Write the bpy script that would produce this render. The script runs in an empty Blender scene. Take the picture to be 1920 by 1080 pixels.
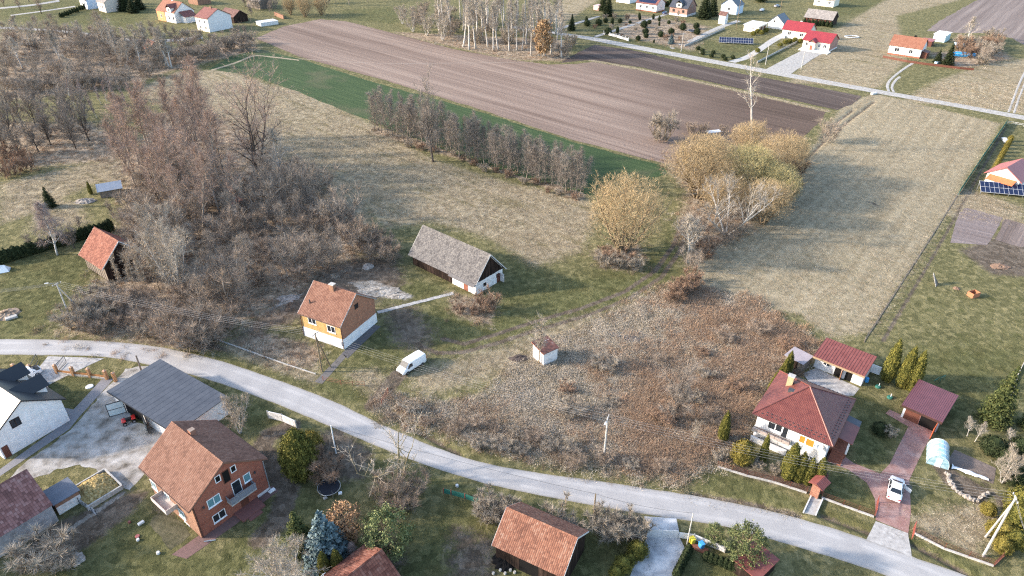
import bpy, bmesh, math, random
import numpy as np
from mathutils import Vector, Matrix
random.seed(7)
rng = np.random.default_rng(11)
S = bpy.context.scene
COL = S.collection

# ---------------------------------------------------------------- camera
FPX, PITCH, CAMH = 1300.0, math.radians(32.0), 72.0
cd = bpy.data.cameras.new('camera'); cam = bpy.data.objects.new('camera', cd); COL.objects.link(cam)
cam.location = (0, 0, CAMH); cam.rotation_euler = (math.radians(90) - PITCH, 0, 0)
cd.sensor_width = 36.0; cd.lens = FPX / 1920 * 36.0; cd.clip_start = 0.5; cd.clip_end = 9000
S.camera = cam

# ---------------------------------------------------------------- sky, sun, exposure
SUN_EL, SUN_AZ = math.radians(21), math.radians(181)     # the sun stands to the left, low
w = bpy.data.worlds.new('World'); S.world = w; w.use_nodes = True
wn = w.node_tree; bg = wn.nodes['Background']
sky = wn.nodes.new('ShaderNodeTexSky'); sky.sky_type = 'NISHITA'; sky.sun_disc = False
sky.sun_elevation = SUN_EL; sky.sun_rotation = math.radians(90) - SUN_AZ
sky.air_density = 1.0; sky.dust_density = 1.6; sky.ozone_density = 1.0
wn.links.new(sky.outputs[0], bg.inputs[0]); bg.inputs[1].default_value = 0.15
sd = bpy.data.lights.new('sun', 'SUN'); sd.energy = 2.4; sd.angle = math.radians(2.5); sd.color = (1.0, 0.875, 0.75)
sun = bpy.data.objects.new('sun', sd); COL.objects.link(sun)
sdir = Vector((math.cos(SUN_AZ) * math.cos(SUN_EL), math.sin(SUN_AZ) * math.cos(SUN_EL), math.sin(SUN_EL)))
sun.rotation_euler = sdir.to_track_quat('Z', 'Y').to_euler(); sun.location = (-200, 100, 150)
vs = S.view_settings; vs.view_transform = 'Standard'; vs.look = 'None'; vs.exposure = 1.86; vs.gamma = 1.0; vs.use_curve_mapping = False
S.cycles.use_denoising = False
S.cycles.max_bounces = 6; S.cycles.diffuse_bounces = 4; S.cycles.glossy_bounces = 2; S.cycles.transparent_max_bounces = 6; S.cycles.transmission_bounces = 3
S.cycles.use_adaptive_sampling = False; S.cycles.filter_width = 1.2; S.cycles.sample_clamp_indirect = 4

# ---------------------------------------------------------------- geometry of the place
_s, _c = math.sin(PITCH), math.cos(PITCH)
def G(px, py, z=0.0):
    """the point of the level plane z that a map reading (px,py) of the survey stands for"""
    x = (px - 960) / FPX; y = (540 - py) / FPX
    d = (x, _c + y * _s, -_s + y * _c)
    t = (z - CAMH) / d[2]
    return Vector((d[0] * t, d[1] * t, z))
def PJ(p):
    Z = p[2] - CAMH; zc = p[1] * _c - Z * _s; yc = p[1] * _s + Z * _c
    return 960 + FPX * p[0] / zc, 540 - FPX * yc / zc
def height_to(px, py, top):
    b = G(px, py); lo, hi = 0.0, 60.0
    for _ in range(30):
        m = (lo + hi) / 2
        if PJ((b.x, b.y, m))[1] > top: lo = m
        else: hi = m
    return lo

# ---------------------------------------------------------------- mesh builder
class MB:
    def __init__(s): s.v = []; s.f = []; s.m = []
    def add(s, vs, fs, mi=0):
        o = len(s.v); s.v += [tuple(p) for p in vs]
        for f in fs: s.f.append([i + o for i in f]); s.m.append(mi)
        return s
    def quad(s, a, b, c, d, mi=0): return s.add([a, b, c, d], [(0, 1, 2, 3)], mi)
    def box(s, x0, y0, z0, x1, y1, z1, mi=0):
        return s.add([(x0,y0,z0),(x1,y0,z0),(x1,y1,z0),(x0,y1,z0),(x0,y0,z1),(x1,y0,z1),(x1,y1,z1),(x0,y1,z1)],
            [(0,3,2,1),(4,5,6,7),(0,1,5,4),(1,2,6,5),(2,3,7,6),(3,0,4,7)], mi)
    def slab(s, a, b, c, d, t, mi=0):
        """a flat four-cornered plate a,b,c,d thickened by t against its normal"""
        a, b, c, d = map(Vector, (a, b, c, d)); n = (b - a).cross(d - a).normalized() * t
        return s.add([a, b, c, d, a - n, b - n, c - n, d - n], [(0,1,2,3),(7,6,5,4),(1,0,4,5),(2,1,5,6),(3,2,6,7),(0,3,7,4)], mi)
    def poly_prism(s, pts, z0, z1, mi=0):
        n = len(pts)
        return s.add([(p[0],p[1],z0) for p in pts] + [(p[0],p[1],z1) for p in pts],
            [tuple(range(n-1,-1,-1)), tuple(range(n,2*n))] + [(i,(i+1)%n,(i+1)%n+n,i+n) for i in range(n)], mi)
    def tube(s, pts, rad, sides=6, mi=0, cap=True):
        pts = [Vector(p) for p in pts]; n = len(pts); o = len(s.v)
        if not hasattr(rad, '__len__'): rad = [rad] * n
        for i, p in enumerate(pts):
            d = (pts[min(i+1,n-1)] - pts[max(i-1,0)]).normalized()
            u = d.cross(Vector((0,0,1)) if abs(d.z) < 0.9 else Vector((1,0,0))).normalized(); v = d.cross(u)
            for k in range(sides):
                a = 2*math.pi*k/sides; q = p + (u*math.cos(a) + v*math.sin(a)) * rad[i]; s.v.append((q.x,q.y,q.z))
        for i in range(n-1):
            for k in range(sides):
                k2 = (k+1)%sides
                s.f.append([o+i*sides+k, o+(i+1)*sides+k, o+(i+1)*sides+k2, o+i*sides+k2]); s.m.append(mi)
        if cap and sides > 2:
            s.f.append([o+k for k in range(sides)]); s.m.append(mi)
            s.f.append([o+(n-1)*sides+k for k in range(sides-1,-1,-1)]); s.m.append(mi)
        return s
    def lathe(s, prof, sides=12, mi=0, wob=0.0, seed=0):
        r_ = random.Random(seed); o = len(s.v)
        for (r, z) in prof:
            for k in range(sides):
                a = 2*math.pi*k/sides; rr = r*(1 + wob*(r_.random()-.5)); s.v.append((rr*math.cos(a), rr*math.sin(a), z + wob*.3*(r_.random()-.5)*(r>0)))
        for i in range(len(prof)-1):
            for k in range(sides):
                k2 = (k+1)%sides; s.f.append([o+i*sides+k, o+i*sides+k2, o+(i+1)*sides+k2, o+(i+1)*sides+k]); s.m.append(mi)
        return s
    def mesh(s, name, mats, smooth=False):
        me = bpy.data.meshes.new(name); me.from_pydata(s.v, [], s.f)
        for m in (mats if isinstance(mats, (list, tuple)) else [mats]): me.materials.append(m)
        if any(s.m): me.polygons.foreach_set('material_index', s.m)
        if smooth: me.polygons.foreach_set('use_smooth', [True]*len(s.f))
        me.update(); return me
    def build(s, name, mats, parent=None, smooth=False, bevel=0):
        o = bpy.data.objects.new(name, s.mesh(name, mats, smooth)); COL.objects.link(o); o.parent = parent
        if bevel:
            b = o.modifiers.new('bevel', 'BEVEL'); b.width = bevel; b.segments = 2; b.limit_method = 'ANGLE'
        return o
def tag(o, label, cat, group=None, kind=None):
    if label: o['label'] = label
    if cat: o['category'] = cat
    if group: o['group'] = group
    if kind: o['kind'] = kind
    return o
def thing(name, label, cat, loc=(0,0,0), rz=0.0, group=None):
    o = bpy.data.objects.new(name, None); COL.objects.link(o); o.location = loc; o.rotation_euler = (0,0,rz); o.empty_display_size = .3
    return tag(o, label, cat, group)
def inst(me, name, parent=None, loc=(0,0,0), rz=0.0, sc=None, rot=None):
    o = bpy.data.objects.new(name, me); COL.objects.link(o); o.parent = parent; o.location = loc
    o.rotation_euler = rot if rot else (0,0,rz)
    if sc is not None: o.scale = sc if hasattr(sc, '__len__') else (sc,sc,sc)
    return o

# ---------------------------------------------------------------- materials
class NB:
    def __init__(s, name, rough=0.85, spec=0.25, metal=0.0):
        s.mat = bpy.data.materials.new(name); s.mat.use_nodes = True; s.t = s.mat.node_tree; s.t.nodes.clear()
        s.out = s.t.nodes.new('ShaderNodeOutputMaterial'); s.b = s.t.nodes.new('ShaderNodeBsdfPrincipled')
        s.t.links.new(s.b.outputs[0], s.out.inputs[0])
        s.b.inputs['Roughness'].default_value = rough; s.b.inputs['Specular IOR Level'].default_value = spec; s.b.inputs['Metallic'].default_value = metal
    def n(s, typ, props=None, **inp):
        x = s.t.nodes.new(typ)
        for k, v in (props or {}).items(): setattr(x, k, v)
        for k, v in inp.items():
            k = k.replace('_', ' ') if k.replace('_', ' ') in [i.name for i in x.inputs] else k
            s.set(x.inputs[int(k[1:])] if k[0] == 'i' and k[1:].isdigit() else x.inputs[k], v)
        return x
    def set(s, sock, v):
        if hasattr(v, 'is_output'): s.t.links.new(v, sock)
        elif hasattr(v, 'outputs'): s.t.links.new(v.outputs[0], sock)
        else:
            if hasattr(v, '__len__') and sock.type == 'RGBA' and len(v) == 3: v = (*v, 1)
            sock.default_value = v
    def coord(s, kind='Object'):
        if kind == 'World': return s.n('ShaderNodeNewGeometry').outputs['Position']
        return s.n('ShaderNodeTexCoord').outputs[kind]
    def mapv(s, vec, scale=(1,1,1), rot=(0,0,0)): return s.n('ShaderNodeMapping', i0=vec, i3=scale, i2=rot).outputs[0]
    def noise(s, vec, scale, detail=3.0, rough=0.55): return s.n('ShaderNodeTexNoise', Vector=vec, Scale=scale, Detail=detail, Roughness=rough).outputs[0]
    def ramp(s, fac, stops):
        r = s.n('ShaderNodeValToRGB', i0=fac); e = r.color_ramp.elements
        while len(e) < len(stops): e.new(0.5)
        for q, (p, c) in zip(e, stops): q.position = p; q.color = (*c, 1) if len(c) == 3 else c
        return r.outputs[0]
    def mix(s, fac, a, b, mode='MIX'):
        m = s.n('ShaderNodeMix', {'data_type': 'RGBA', 'blend_type': mode}); s.set(m.inputs[0], fac); s.set(m.inputs[6], a); s.set(m.inputs[7], b); return m.outputs[2]
    def math(s, op, a, b=0.0, clamp=False):
        m = s.n('ShaderNodeMath', {'operation': op, 'use_clamp': clamp}); s.set(m.inputs[0], a); s.set(m.inputs[1], b); return m.outputs[0]
    def step(s, v, lo, hi): return s.n('ShaderNodeMapRange', {'interpolation_type': 'SMOOTHSTEP'}, i0=v, i1=lo, i2=hi).outputs[0]
    def attr(s, name): return s.n('ShaderNodeAttribute', {'attribute_name': name}).outputs['Fac']
    def bump(s, h, strength=0.5, dist=0.05): s.set(s.b.inputs['Normal'], s.n('ShaderNodeBump', Height=h, Strength=strength, Distance=dist)); return s
    def base(s, c): s.set(s.b.inputs['Base Color'], c); return s

def mat(name, stops, scale=2.0, detail=4, rough=0.85, spec=0.25, bump=0.0, bscale=None, bdist=0.03, coord='Object', island=0.0, objrand=0.0, metal=0.0, stretch=None):
    """colour ramp over noise, with optional per-piece and per-object tone and fine relief"""
    b = NB(name, rough, spec, metal)
    if isinstance(stops[0], (int, float)): stops = flat3(stops)
    v = b.coord(coord)
    vv = b.mapv(v, stretch) if stretch else v
    f = b.noise(vv, scale, detail)
    if island: f = b.math('ADD', f, b.math('MULTIPLY', b.math('SUBTRACT', b.n('ShaderNodeNewGeometry').outputs['Random Per Island'], 0.5), island))
    c = b.ramp(f, stops)
    if objrand:
        r = b.n('ShaderNodeObjectInfo').outputs['Random']
        c = b.mix(1.0, c, b.ramp(r, [(0, (1-objrand,)*3), (1, (1.0,)*3)]), 'MULTIPLY')
    b.base(c)
    if bump: b.bump(b.noise(vv, bscale or scale*3, 4), bump, bdist)
    return b.mat
def flat3(c): return [(0.25, tuple(x*0.86 for x in c)), (0.75, tuple(min(1, x*1.1) for x in c))]
# ================================================================ the ground
def vnoise(x, y, sc, seed=0, octaves=3):
    r_ = np.random.default_rng(seed); out = np.zeros_like(x); amp = 1.0; tot = 0
    for o in range(octaves):
        T = r_.random((256, 256)); u = x/sc*(2**o) + 37.3*o; v = y/sc*(2**o) + 11.7*o
        iu = np.floor(u).astype(int); iv = np.floor(v).astype(int); fu = u-iu; fv = v-iv
        fu = fu*fu*(3-2*fu); fv = fv*fv*(3-2*fv)
        g = lambda a, b: T[(iu+a) & 255, (iv+b) & 255]
        out += amp*((g(0,0)*(1-fu)+g(1,0)*fu)*(1-fv) + (g(0,1)*(1-fu)+g(1,1)*fu)*fv); tot += amp; amp *= .5
    return out/tot
def seg_dist(P, a, b):
    ab = b-a; t = np.clip(((P-a)@ab)/max(ab@ab, 1e-9), 0, 1); q = P - a - t[:,None]*ab; return np.hypot(q[:,0], q[:,1])
def to_xy(px): return np.array([[G(*p).x, G(*p).y] for p in px])
def poly_sd(P, poly):
    d = np.full(len(P), 1e9); ins = np.zeros(len(P), bool); n = len(poly)
    for i in range(n):
        a, b = poly[i], poly[(i+1) % n]; d = np.minimum(d, seg_dist(P, a, b))
        if a[1] != b[1]:
            c = ((a[1] > P[:,1]) != (b[1] > P[:,1])); ins ^= c & (P[:,0] < (b[0]-a[0])*(P[:,1]-a[1])/(b[1]-a[1]) + a[0])
    return np.where(ins, d, -d)
def line_sd(P, pts, hw):
    d = np.full(len(P), 1e9)
    for i in range(len(pts)-1): d = np.minimum(d, seg_dist(P, pts[i], pts[i+1]))
    return hw - d
def zone(P, items, feather):
    out = np.zeros(len(P))
    for it in items:
        kind, px = it[0], to_xy(it[1]); f = it[3] if len(it) > 3 else feather; hw = it[2] if len(it) > 2 and it[2] else 0
        lo = px.min(0)-f-hw-1; hi = px.max(0)+f+hw+1
        sel = np.where((P[:,0]>lo[0])&(P[:,0]<hi[0])&(P[:,1]>lo[1])&(P[:,1]<hi[1]))[0]
        if not len(sel): continue
        q = P[sel]; s_ = poly_sd(q, px) if kind == 'p' else line_sd(q, px, hw)
        out[sel] = np.maximum(out[sel], np.clip(.5 + s_/(2*f), 0, 1))
    return out

ys = np.concatenate([np.linspace(-60, 40, 12), 44*np.exp(np.linspace(0, math.log(430/44), 640)), 430*np.exp(np.linspace(0, math.log(16), 40))[1:]])
NX = 640; tx = np.linspace(-1, 1, NX)
half = .74*1.16*(40 + .848*np.maximum(ys, 0)) + 6
GX = (tx[None,:]*half[:,None]).ravel(); GY = np.repeat(ys, NX); GP = np.stack([GX, GY], 1)

Z_DRY = [  # dry tan meadow
 ('p', [(560,165),(700,235),(810,300),(960,345),(1100,370),(1120,400),(1090,470),(1000,500),(960,470),(900,440),(800,415),(720,430),(680,380),(610,330),(540,260),(480,190),(330,150)]),
 ('p', [(250,170),(330,135),(420,130),(520,165),(600,260),(680,330),(700,420),(600,420),(480,330),(420,250),(300,200)]),
 ('p', [(0,345),(60,330),(200,300),(260,300),(250,340),(170,345),(60,400),(0,420)]),
 ('p', [(1585,195),(1640,176),(1875,232),(1760,420),(1630,620),(1560,630),(1500,590),(1400,565),(1300,540),(1310,470),(1400,400),(1490,320)]),
 ('p', [(1680,30),(1800,0),(1900,-40),(1760,-60),(1660,0),(1560,60),(1500,130),(1480,155),(1650,165),(1700,110)]),
 ('p', [(1690,190),(1760,150),(1850,120),(1920,110),(2050,130),(2000,230),(1890,208)]),
 ('l', [(1108,113),(1200,130),(1360,165),(1550,208)], 1.3, 1.0),
 ('p', [(400,650),(440,640),(600,700),(590,720),(500,690)], 0, 1.5), ('p', [(540,640),(570,640),(600,690),(560,690)], 0, 2),
 ('p', [(1010,20),(1060,0),(1150,-20),(1050,50)], 0, 3), ('p', [(650,700),(700,690),(740,730),(700,745)], 0, 2), ('p', [(760,700),(960,640),(1060,600),(1180,580),(1000,690),(800,740)], 0, 4),
 ('p', [(1700,970),(1850,940),(1890,960),(1830,1040),(1720,1000)], 0, 2),  ('p', [(1750,330),(1920,390),(1920,420),(1720,400)], 0, 4),
 ('p', [(80,370),(150,380),(160,420),(60,430)], 0, 4), ('p', [(1290,925),(1500,960),(1500,975),(1300,940)], 0, 1)]
Z_LUSH = [
 ('p', [(0,500),(60,470),(160,480),(200,520),(120,620),(0,632)], 0, 3), ('p', [(740,520),(840,535),(850,555),(790,570),(735,545)], 0, 2.5), ('p', [(640,640),(760,600),(860,660),(760,690),(660,690)], 0, 5),
 ('p', [(100,990),(250,930),(330,1000),(400,1050),(560,900),(620,960),(500,1080),(100,1100)], 0, 2.5), ('p', [(700,1040),(830,940),(940,930),(1200,990),(1180,1090),(680,1100)], 0, 2.5),
 ('p', [(1560,870),(1650,940),(1640,970),(1540,930)], 0, 1), ('p', [(1600,730),(1700,780),(1650,880),(1600,870)], 0, 1.5), ('p', [(1270,1040),(1320,1030),(1400,1060),(1400,1100),(1260,1100)], 0, 1),
 ('p', [(85,710),(190,705),(140,770),(105,765)], 0, .5), ('p', [(1290,880),(1420,900),(1500,940),(1500,960),(1300,915)], 0, 1.2), ('p', [(1540,945),(1640,985),(1640,1000),(1530,960)], 0, .8), ('p', [(1705,1000),(1840,1060),(1850,1090),(1700,1010)], 0, .8),
 ('l', [(0,633),(200,638),(400,668),(470,692)], .5, .4), ('l', [(1180,520),(1270,470),(1280,420)], 3, 2), ('p', [(1180,490),(1260,470),(1265,540),(1100,605),(960,650),(800,680),(720,640),(740,590),(860,560),(960,530),(1060,520)], 0, 6), ('p', [(940,470),(1010,500),(1060,520),(960,540)], 0, 6),
 ('p', [(230,170),(400,130),(480,95),(330,125),(200,165)], 0, 5), ('p', [(0,10),(130,0),(300,10),(250,50),(100,45),(0,35)], 0, 8), ('p', [(640,20),(740,12),(760,30),(740,45),(640,36)], 0, 5),
 ('p', [(1090,40),(1270,60),(1380,90),(1330,110),(1120,68)], 0, 6), ('p', [(1300,90),(1420,80),(1480,110),(1420,125),(1300,102)], 0, 3), ('p', [(1500,45),(1640,20),(1680,0),(1560,0)], 0, 6), ('p', [(1590,130),(1690,120),(1660,160),(1520,140)], 0, 4),
 ('p', [(600,705),(700,740),(720,770),(480,695)], 0, 1.5), ('p', [(440,730),(560,790),(700,850),(830,900),(1000,940),(1200,985),(1120,1000),(900,935),(700,880),(560,830)], 0, 1), ('p', [(0,560),(100,560),(140,600),(100,625),(0,625)], 0, 2),
 ('p', [(1640,700),(1700,650),(1920,640),(1920,760),(1800,800)], 0, 7), ('p', [(60,440),(160,420),(220,440),(160,470)], 0, 3),*[('l', [(x-y*.1, y), (x+3-y*.1, y)], .55, .5) for y in (560,582,604,628,652) for x in (1745,1800,1858,1915,1968) if x-y*.1 > 1690],('p', [(330,700),(440,740),(520,790),(470,810),(430,790),(360,730)], 0, 1)]
Z_WEED = [  # tall withered weeds and the floor of the wood
 ('p', [(975,700),(1060,640),(1120,612),(1190,572),(1270,540),(1400,565),(1510,640),(1480,680),(1430,740),(1380,800),(1340,850),(1270,890),(1180,885),(1000,850),(860,808),(725,772),(735,750),(850,768),(925,750)], 0, 3),
 ('p', [(110,620),(180,540),(230,440),(230,300),(330,190),(440,240),(560,320),(640,400),(690,440),(680,480),(600,530),(560,560),(440,620),(400,640),(330,650),(200,635)], 0, 6),
 ('p', [(0,60),(130,60),(330,90),(480,70),(480,95),(330,130),(230,165),(0,190)], 0, 6), ('p', [(0,230),(170,230),(240,260),(220,300),(100,310),(0,320)], 0, 6), ('p', [(740,60),(1060,75),(1070,115),(960,112),(760,68)], 0, 4),
 ('p', [(700,235),(1100,360),(1090,375),(900,310),(700,250)], 0, 2), ('p', [(1240,300),(1400,240),(1490,260),(1480,330),(1400,430),(1290,500),(1270,420),(1290,360)], 0, 4), ('p', [(1110,470),(1200,460),(1200,510),(1130,500)], 0, 3),
 ('p', [(1740,100),(1870,90),(1900,110),(1800,130)], 0, 4), ('p', [(840,550),(930,560),(920,610),(850,590)], 0, 2.5), ('p', [(1180,25),(1330,50),(1300,95),(1150,65)], 0, 6), ('p', [(430,640),(480,620),(600,650),(590,690),(520,680)], 0, 2)]
Z_BARE = [
 ('p', [(600,500),(680,480),(740,480),(760,530),(700,570),(560,600),(440,640),(480,590),(570,540)], 0, 3.5), ('p', [(720,580),(770,570),(810,620),(800,670),(740,640)], 0, 4),
 ('l', [(700,760),(720,735),(750,700)], 1.4, .7), ('l', [(770,640),(820,662),(870,660),(930,644),(1010,618),(1100,592),(1180,560),(1240,520),(1275,470),(1290,425)], .5, .4), ('l', [(830,635),(870,645),(920,630),(1000,604),(1090,578),(1170,548),(1228,508),(1262,462),(1278,422)], .5, .4),
 ('l', [(545,800),(505,815),(490,840),(515,880),(540,920),(520,980),(490,1010)], 1.5, .7), ('p', [(60,1000),(240,925),(280,920),(250,960),(130,1050),(30,1080)], 0, 1), ('p', [(850,990),(930,1010),(930,1090),(840,1090)], 0, 3),
 ('p', [(700,1050),(760,1040),(740,1090),(690,1090)], 0, 2), ('p', [(550,830),(640,800),(700,850),(680,900),(600,900)], 0, 2), ('p', [(1380,870),(1540,905),(1530,930),(1370,885)], 0, 1), ('p', [(1630,380),(1640,380),(1650,390)], 0, 1),
 ('p', [(1800,470),(1900,430),(1930,470),(1930,520),(1860,515)], 0, 2), ('p', [(1840,900),(1900,950),(1880,960)], 0, 1), ('l', [(1655,640),(1750,480),(1885,240)], .3, .5), ('p', [(1740,860),(1770,870),(1860,920),(1840,950),(1770,905)], 0, .8), ('p', [(300,920),(330,950),(320,985),(290,960)], 0, 1), ('p', [(240,640),(400,640),(430,660),(330,650)], 0, 1)]
Z_PALE = [  # crushed stone, ash, old lime
 ('p', [(560,560),(570,548),(520,568),(505,580)], 0, .6), ('p', [(655,530),(700,525),(775,555),(760,562),(700,555)], 0, 1.0), ('p', [(1140,625),(1200,635),(1195,645),(1150,640)], 0, .8), ('l', [(230,925),(180,960),(110,1005)], .35, .4)]
ditch_lines = [[(726,770),(770,800),(860,850)], [(1540,965),(1580,980),(1635,1000)], [(1712,1020),(1780,1055),(1850,1100)], [(1300,925),(1400,940),(1500,965)], [(1640,190),(1560,250),(1500,310)], [(1600,205),(1575,225),(1540,262)]]
ROADS_FLAT = [('l', [(-500,650),(-150,650),(90,652),(250,662),(400,695),(560,755),(700,817),(860,880),(1000,908),(1200,935),(1400,965),(1600,1023),(1760,1100)], 5.5, 1.0),
 ('p', [(-60,700),(280,690),(500,800),(640,950),(400,1100),(-100,1100)], 0, 3), ('p', [(1380,640),(1700,620),(1920,700),(1920,1080),(1380,900)], 0, 3),
 ('p', [(480,60),(600,28),(860,85),(1050,100),(1300,100),(1640,175),(1560,240),(1470,290),(1260,335),(1130,378),(900,312),(640,212),(380,135)], 0, 3), ('p', [(1770,460),(1800,385),(1960,420),(1960,480)], 0, 2), ('p', [(960,40),(1920,205),(1920,235),(960,60)], 0, 2)]
def wn(sc, seed): return vnoise(GX, GY, sc, seed)
zd = zone(GP, Z_DRY, 3.5); zl = zone(GP, Z_LUSH, 3); zw = zone(GP, Z_WEED, 4); zb = zone(GP, Z_BARE, 3); zp = zone(GP, Z_PALE, 1); zf = zone(GP, [Z_DRY[3]], 2); zs = zone(GP, [('p', [(900,725),(960,690),(1010,655),(1120,612),(1190,572),(1280,545),(1360,560),(1330,600),(1260,640),(1230,690),(1130,720),(1040,770),(960,760),(900,750)], 0, 6), ('p', [(980,730),(1060,700),(1130,760),(1040,800)], 0, 6), ('p', [(990,790),(1080,800),(1060,830),(980,815)], 0, 4)], 7)*np.clip(zw*1.6, .35, 1)
flat = zone(GP, ROADS_FLAT, 1)
rough = np.clip(zw*1.0 + .22*zd + .06, 0, 1)*(1-flat)
GZ = rough*((wn(6, 1)-.5)*.55 + (wn(1.6, 2)-.5)*.34) * np.clip((420-GY)/100, 0, 1)
for dl in ditch_lines:
    s_ = zone(GP, [('l', dl, .35, .55)], 1); GZ -= .55*s_; zb = np.maximum(zb, s_*.9)
GZ = np.minimum(GZ, .35)
nr = len(ys)
idx = np.arange(nr*NX).reshape(nr, NX)
quads = np.stack([idx[:-1,:-1], idx[:-1,1:], idx[1:,1:], idx[1:,:-1]], -1).reshape(-1, 4)
gm = bpy.data.meshes.new('ground')
gm.vertices.add(nr*NX); gm.vertices.foreach_set('co', np.stack([GX, GY, GZ], 1).ravel().astype(np.float32))
gm.loops.add(len(quads)*4); gm.loops.foreach_set('vertex_index', quads.ravel().astype(np.int32))
gm.polygons.add(len(quads)); gm.polygons.foreach_set('loop_start', (np.arange(len(quads))*4).astype(np.int32))
gm.polygons.foreach_set('use_smooth', np.ones(len(quads), bool))
for nm, a in (('dry', zd), ('lush', zl), ('weed', zw), ('bare', zb), ('pale', zp), ('field', zf), ('straw', zs)):
    gm.attributes.new(nm, 'FLOAT', 'POINT').data.foreach_set('value', a.astype(np.float32))
gm.update(calc_edges=True); gm.validate()
def ground_z(x, y):
    i = int(np.clip(np.searchsorted(ys, y)-1, 0, nr-2)); h = half[i]; j = int(np.clip((x/h+1)/2*(NX-1), 0, NX-1)); return float(GZ[i*NX+j])

gb = NB('ground_soil_grass', .95, .08); P = gb.coord('World')
n0 = gb.noise(P, .035, 3); n1 = gb.noise(P, .16, 4); n2 = gb.noise(P, .8, 4, .65); n3 = gb.noise(P, 3.0, 3, .7); nf = gb.noise(gb.mapv(P, (1,.6,1)), .75, 8, .86)
vo = gb.n('ShaderNodeTexVoronoi', {}, Vector=P, Scale=1.15).outputs['Color']; vr = gb.n('ShaderNodeSeparateColor', i0=vo).outputs[0]
fine = gb.math('ADD', gb.math('ADD', gb.math('MULTIPLY', n3, .3), gb.math('MULTIPLY', gb.math('ADD', gb.math('MULTIPLY', gb.math('SUBTRACT', nf, .5), 1.5), .5), .5)), gb.math('MULTIPLY', vr, .2))
olive = gb.ramp(fine, [(.3, (.06,.06,.026)), (.5, (.135,.125,.058)), (.68, (.25,.215,.11))])
dryc = gb.ramp(fine, [(.26, (.14,.112,.07)), (.44, (.225,.183,.118)), (.58, (.315,.262,.175)), (.74, (.42,.36,.255))])
fad = math.atan2(G(1200,262).y-G(700,120).y, G(1200,262).x-G(700,120).x); ffd = math.atan2(G(1880,235).y-G(1620,630).y, G(1880,235).x-G(1620,630).x)
ns = gb.noise(gb.mapv(gb.mapv(P, (1,1,1), (0,0,-fad)), (.05,.32,1)), 1.0, 5, .65); nq = gb.noise(gb.mapv(gb.mapv(P, (1,1,1), (0,0,-ffd)), (.02,.55,1)), 1.0, 4, .6)
dryc = gb.mix(gb.step(gb.math('ADD', gb.math('MULTIPLY', ns, .8), gb.math('ADD', gb.math('MULTIPLY', n1, .3), gb.math('MULTIPLY', n2, .25))), .66, .86), dryc, gb.ramp(fine, [(.3, (.085,.075,.035)), (.6, (.2,.165,.09)), (.75, (.3,.25,.16))]))
dryc = gb.mix(gb.math('MULTIPLY', gb.step(n0, .5, .62), .3), dryc, (.2,.155,.1))
fieldc = gb.ramp(gb.math('ADD', gb.math('MULTIPLY', fine, .62), gb.math('MULTIPLY', nq, .38)), [(.3, (.16,.13,.08)), (.45, (.235,.195,.128)), (.58, (.31,.262,.178)), (.72, (.4,.345,.245))])
lushc = gb.ramp(fine, [(.28, (.045,.048,.02)), (.5, (.1,.1,.042)), (.7, (.18,.17,.08))])
lushc = gb.mix(gb.step(n1, .45, .7), lushc, gb.ramp(fine, [(.3, (.05,.05,.02)), (.7, (.17,.15,.065))]))
weedc = gb.ramp(fine, [(.28, (.075,.055,.038)), (.44, (.2,.152,.106)), (.58, (.33,.258,.185)), (.75, (.5,.42,.32))])
barec = gb.ramp(fine, [(.3, (.055,.042,.03)), (.5, (.115,.092,.07)), (.7, (.2,.165,.13))])
palec = gb.ramp(fine, [(.3, (.13,.115,.095)), (.55, (.3,.275,.24)), (.75, (.48,.445,.4))])
ed = gb.math('ADD', gb.math('MULTIPLY', gb.math('SUBTRACT', n2, .5), .9), gb.math('MULTIPLY', gb.math('SUBTRACT', n3, .5), .8))
col = olive
for nm, cc, wv in (('lush', lushc, .25), ('dry', dryc, .25), ('field', fieldc, .2), ('weed', weedc, .25), ('straw', gb.ramp(fine, [(.28, (.15,.11,.075)), (.42, (.33,.265,.195)), (.56, (.5,.425,.325)), (.72, (.68,.6,.49))]), .3), ('bare', barec, .25), ('pale', palec, .2)):
    mk = gb.step(gb.math('ADD', gb.attr(nm), ed), .5-wv, .5+wv)
    mk = gb.math('MULTIPLY', mk, gb.step(gb.attr(nm), 0.0, .25))
    col = gb.mix(mk, col, cc)
gb.base(col); gb.bump(gb.math('ADD', gb.math('MULTIPLY', n2, .5), fine), 1.0, .34)
ground = bpy.data.objects.new('ground', gm); COL.objects.link(ground); gm.materials.append(gb.mat); tag(ground, 'open ground of dry and green grass, bare soil and weeds', None, kind='structure')

# ---------------------------------------------------------------- sheets laid on the ground
def ragged(px, step=1.2, amp=.35, seed=0):
    pts = to_xy(px); out = []; r_ = np.random.default_rng(seed)
    for i in range(len(pts)):
        a, b = pts[i], pts[(i+1) % len(pts)]; L = math.hypot(*(b-a)); k = max(1, int(L/step)); n_ = np.array([-(b-a)[1], (b-a)[0]])/max(L, 1e-6)
        for j in range(k):
            q = a+(b-a)*j/k; out.append((q, n_))
    X = np.array([o[0] for o in out]); N = np.array([o[1] for o in out])
    off = (vnoise(X[:,0]+seed*13.1, X[:,1], 4.0, seed+5)-.5)*2*amp + (vnoise(X[:,0], X[:,1]+seed*7.7, .9, seed+9)-.5)*1.2*amp
    return X + N*off[:,None]
def sheet(name, px, z, m, step=1.2, amp=.35, seed=0, label=None, parent=None):
    X = ragged(px, step, amp, seed) if amp > 0 else to_xy(px)
    mb = MB(); mb.add([(p[0], p[1], z) for p in X], [tuple(range(len(X)))])
    o = mb.build(name, m, parent)
    if o.data.polygons[0].normal.z < 0: o.data.flip_normals()
    if parent is None: tag(o, label, None, kind='structure')
    return o
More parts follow.
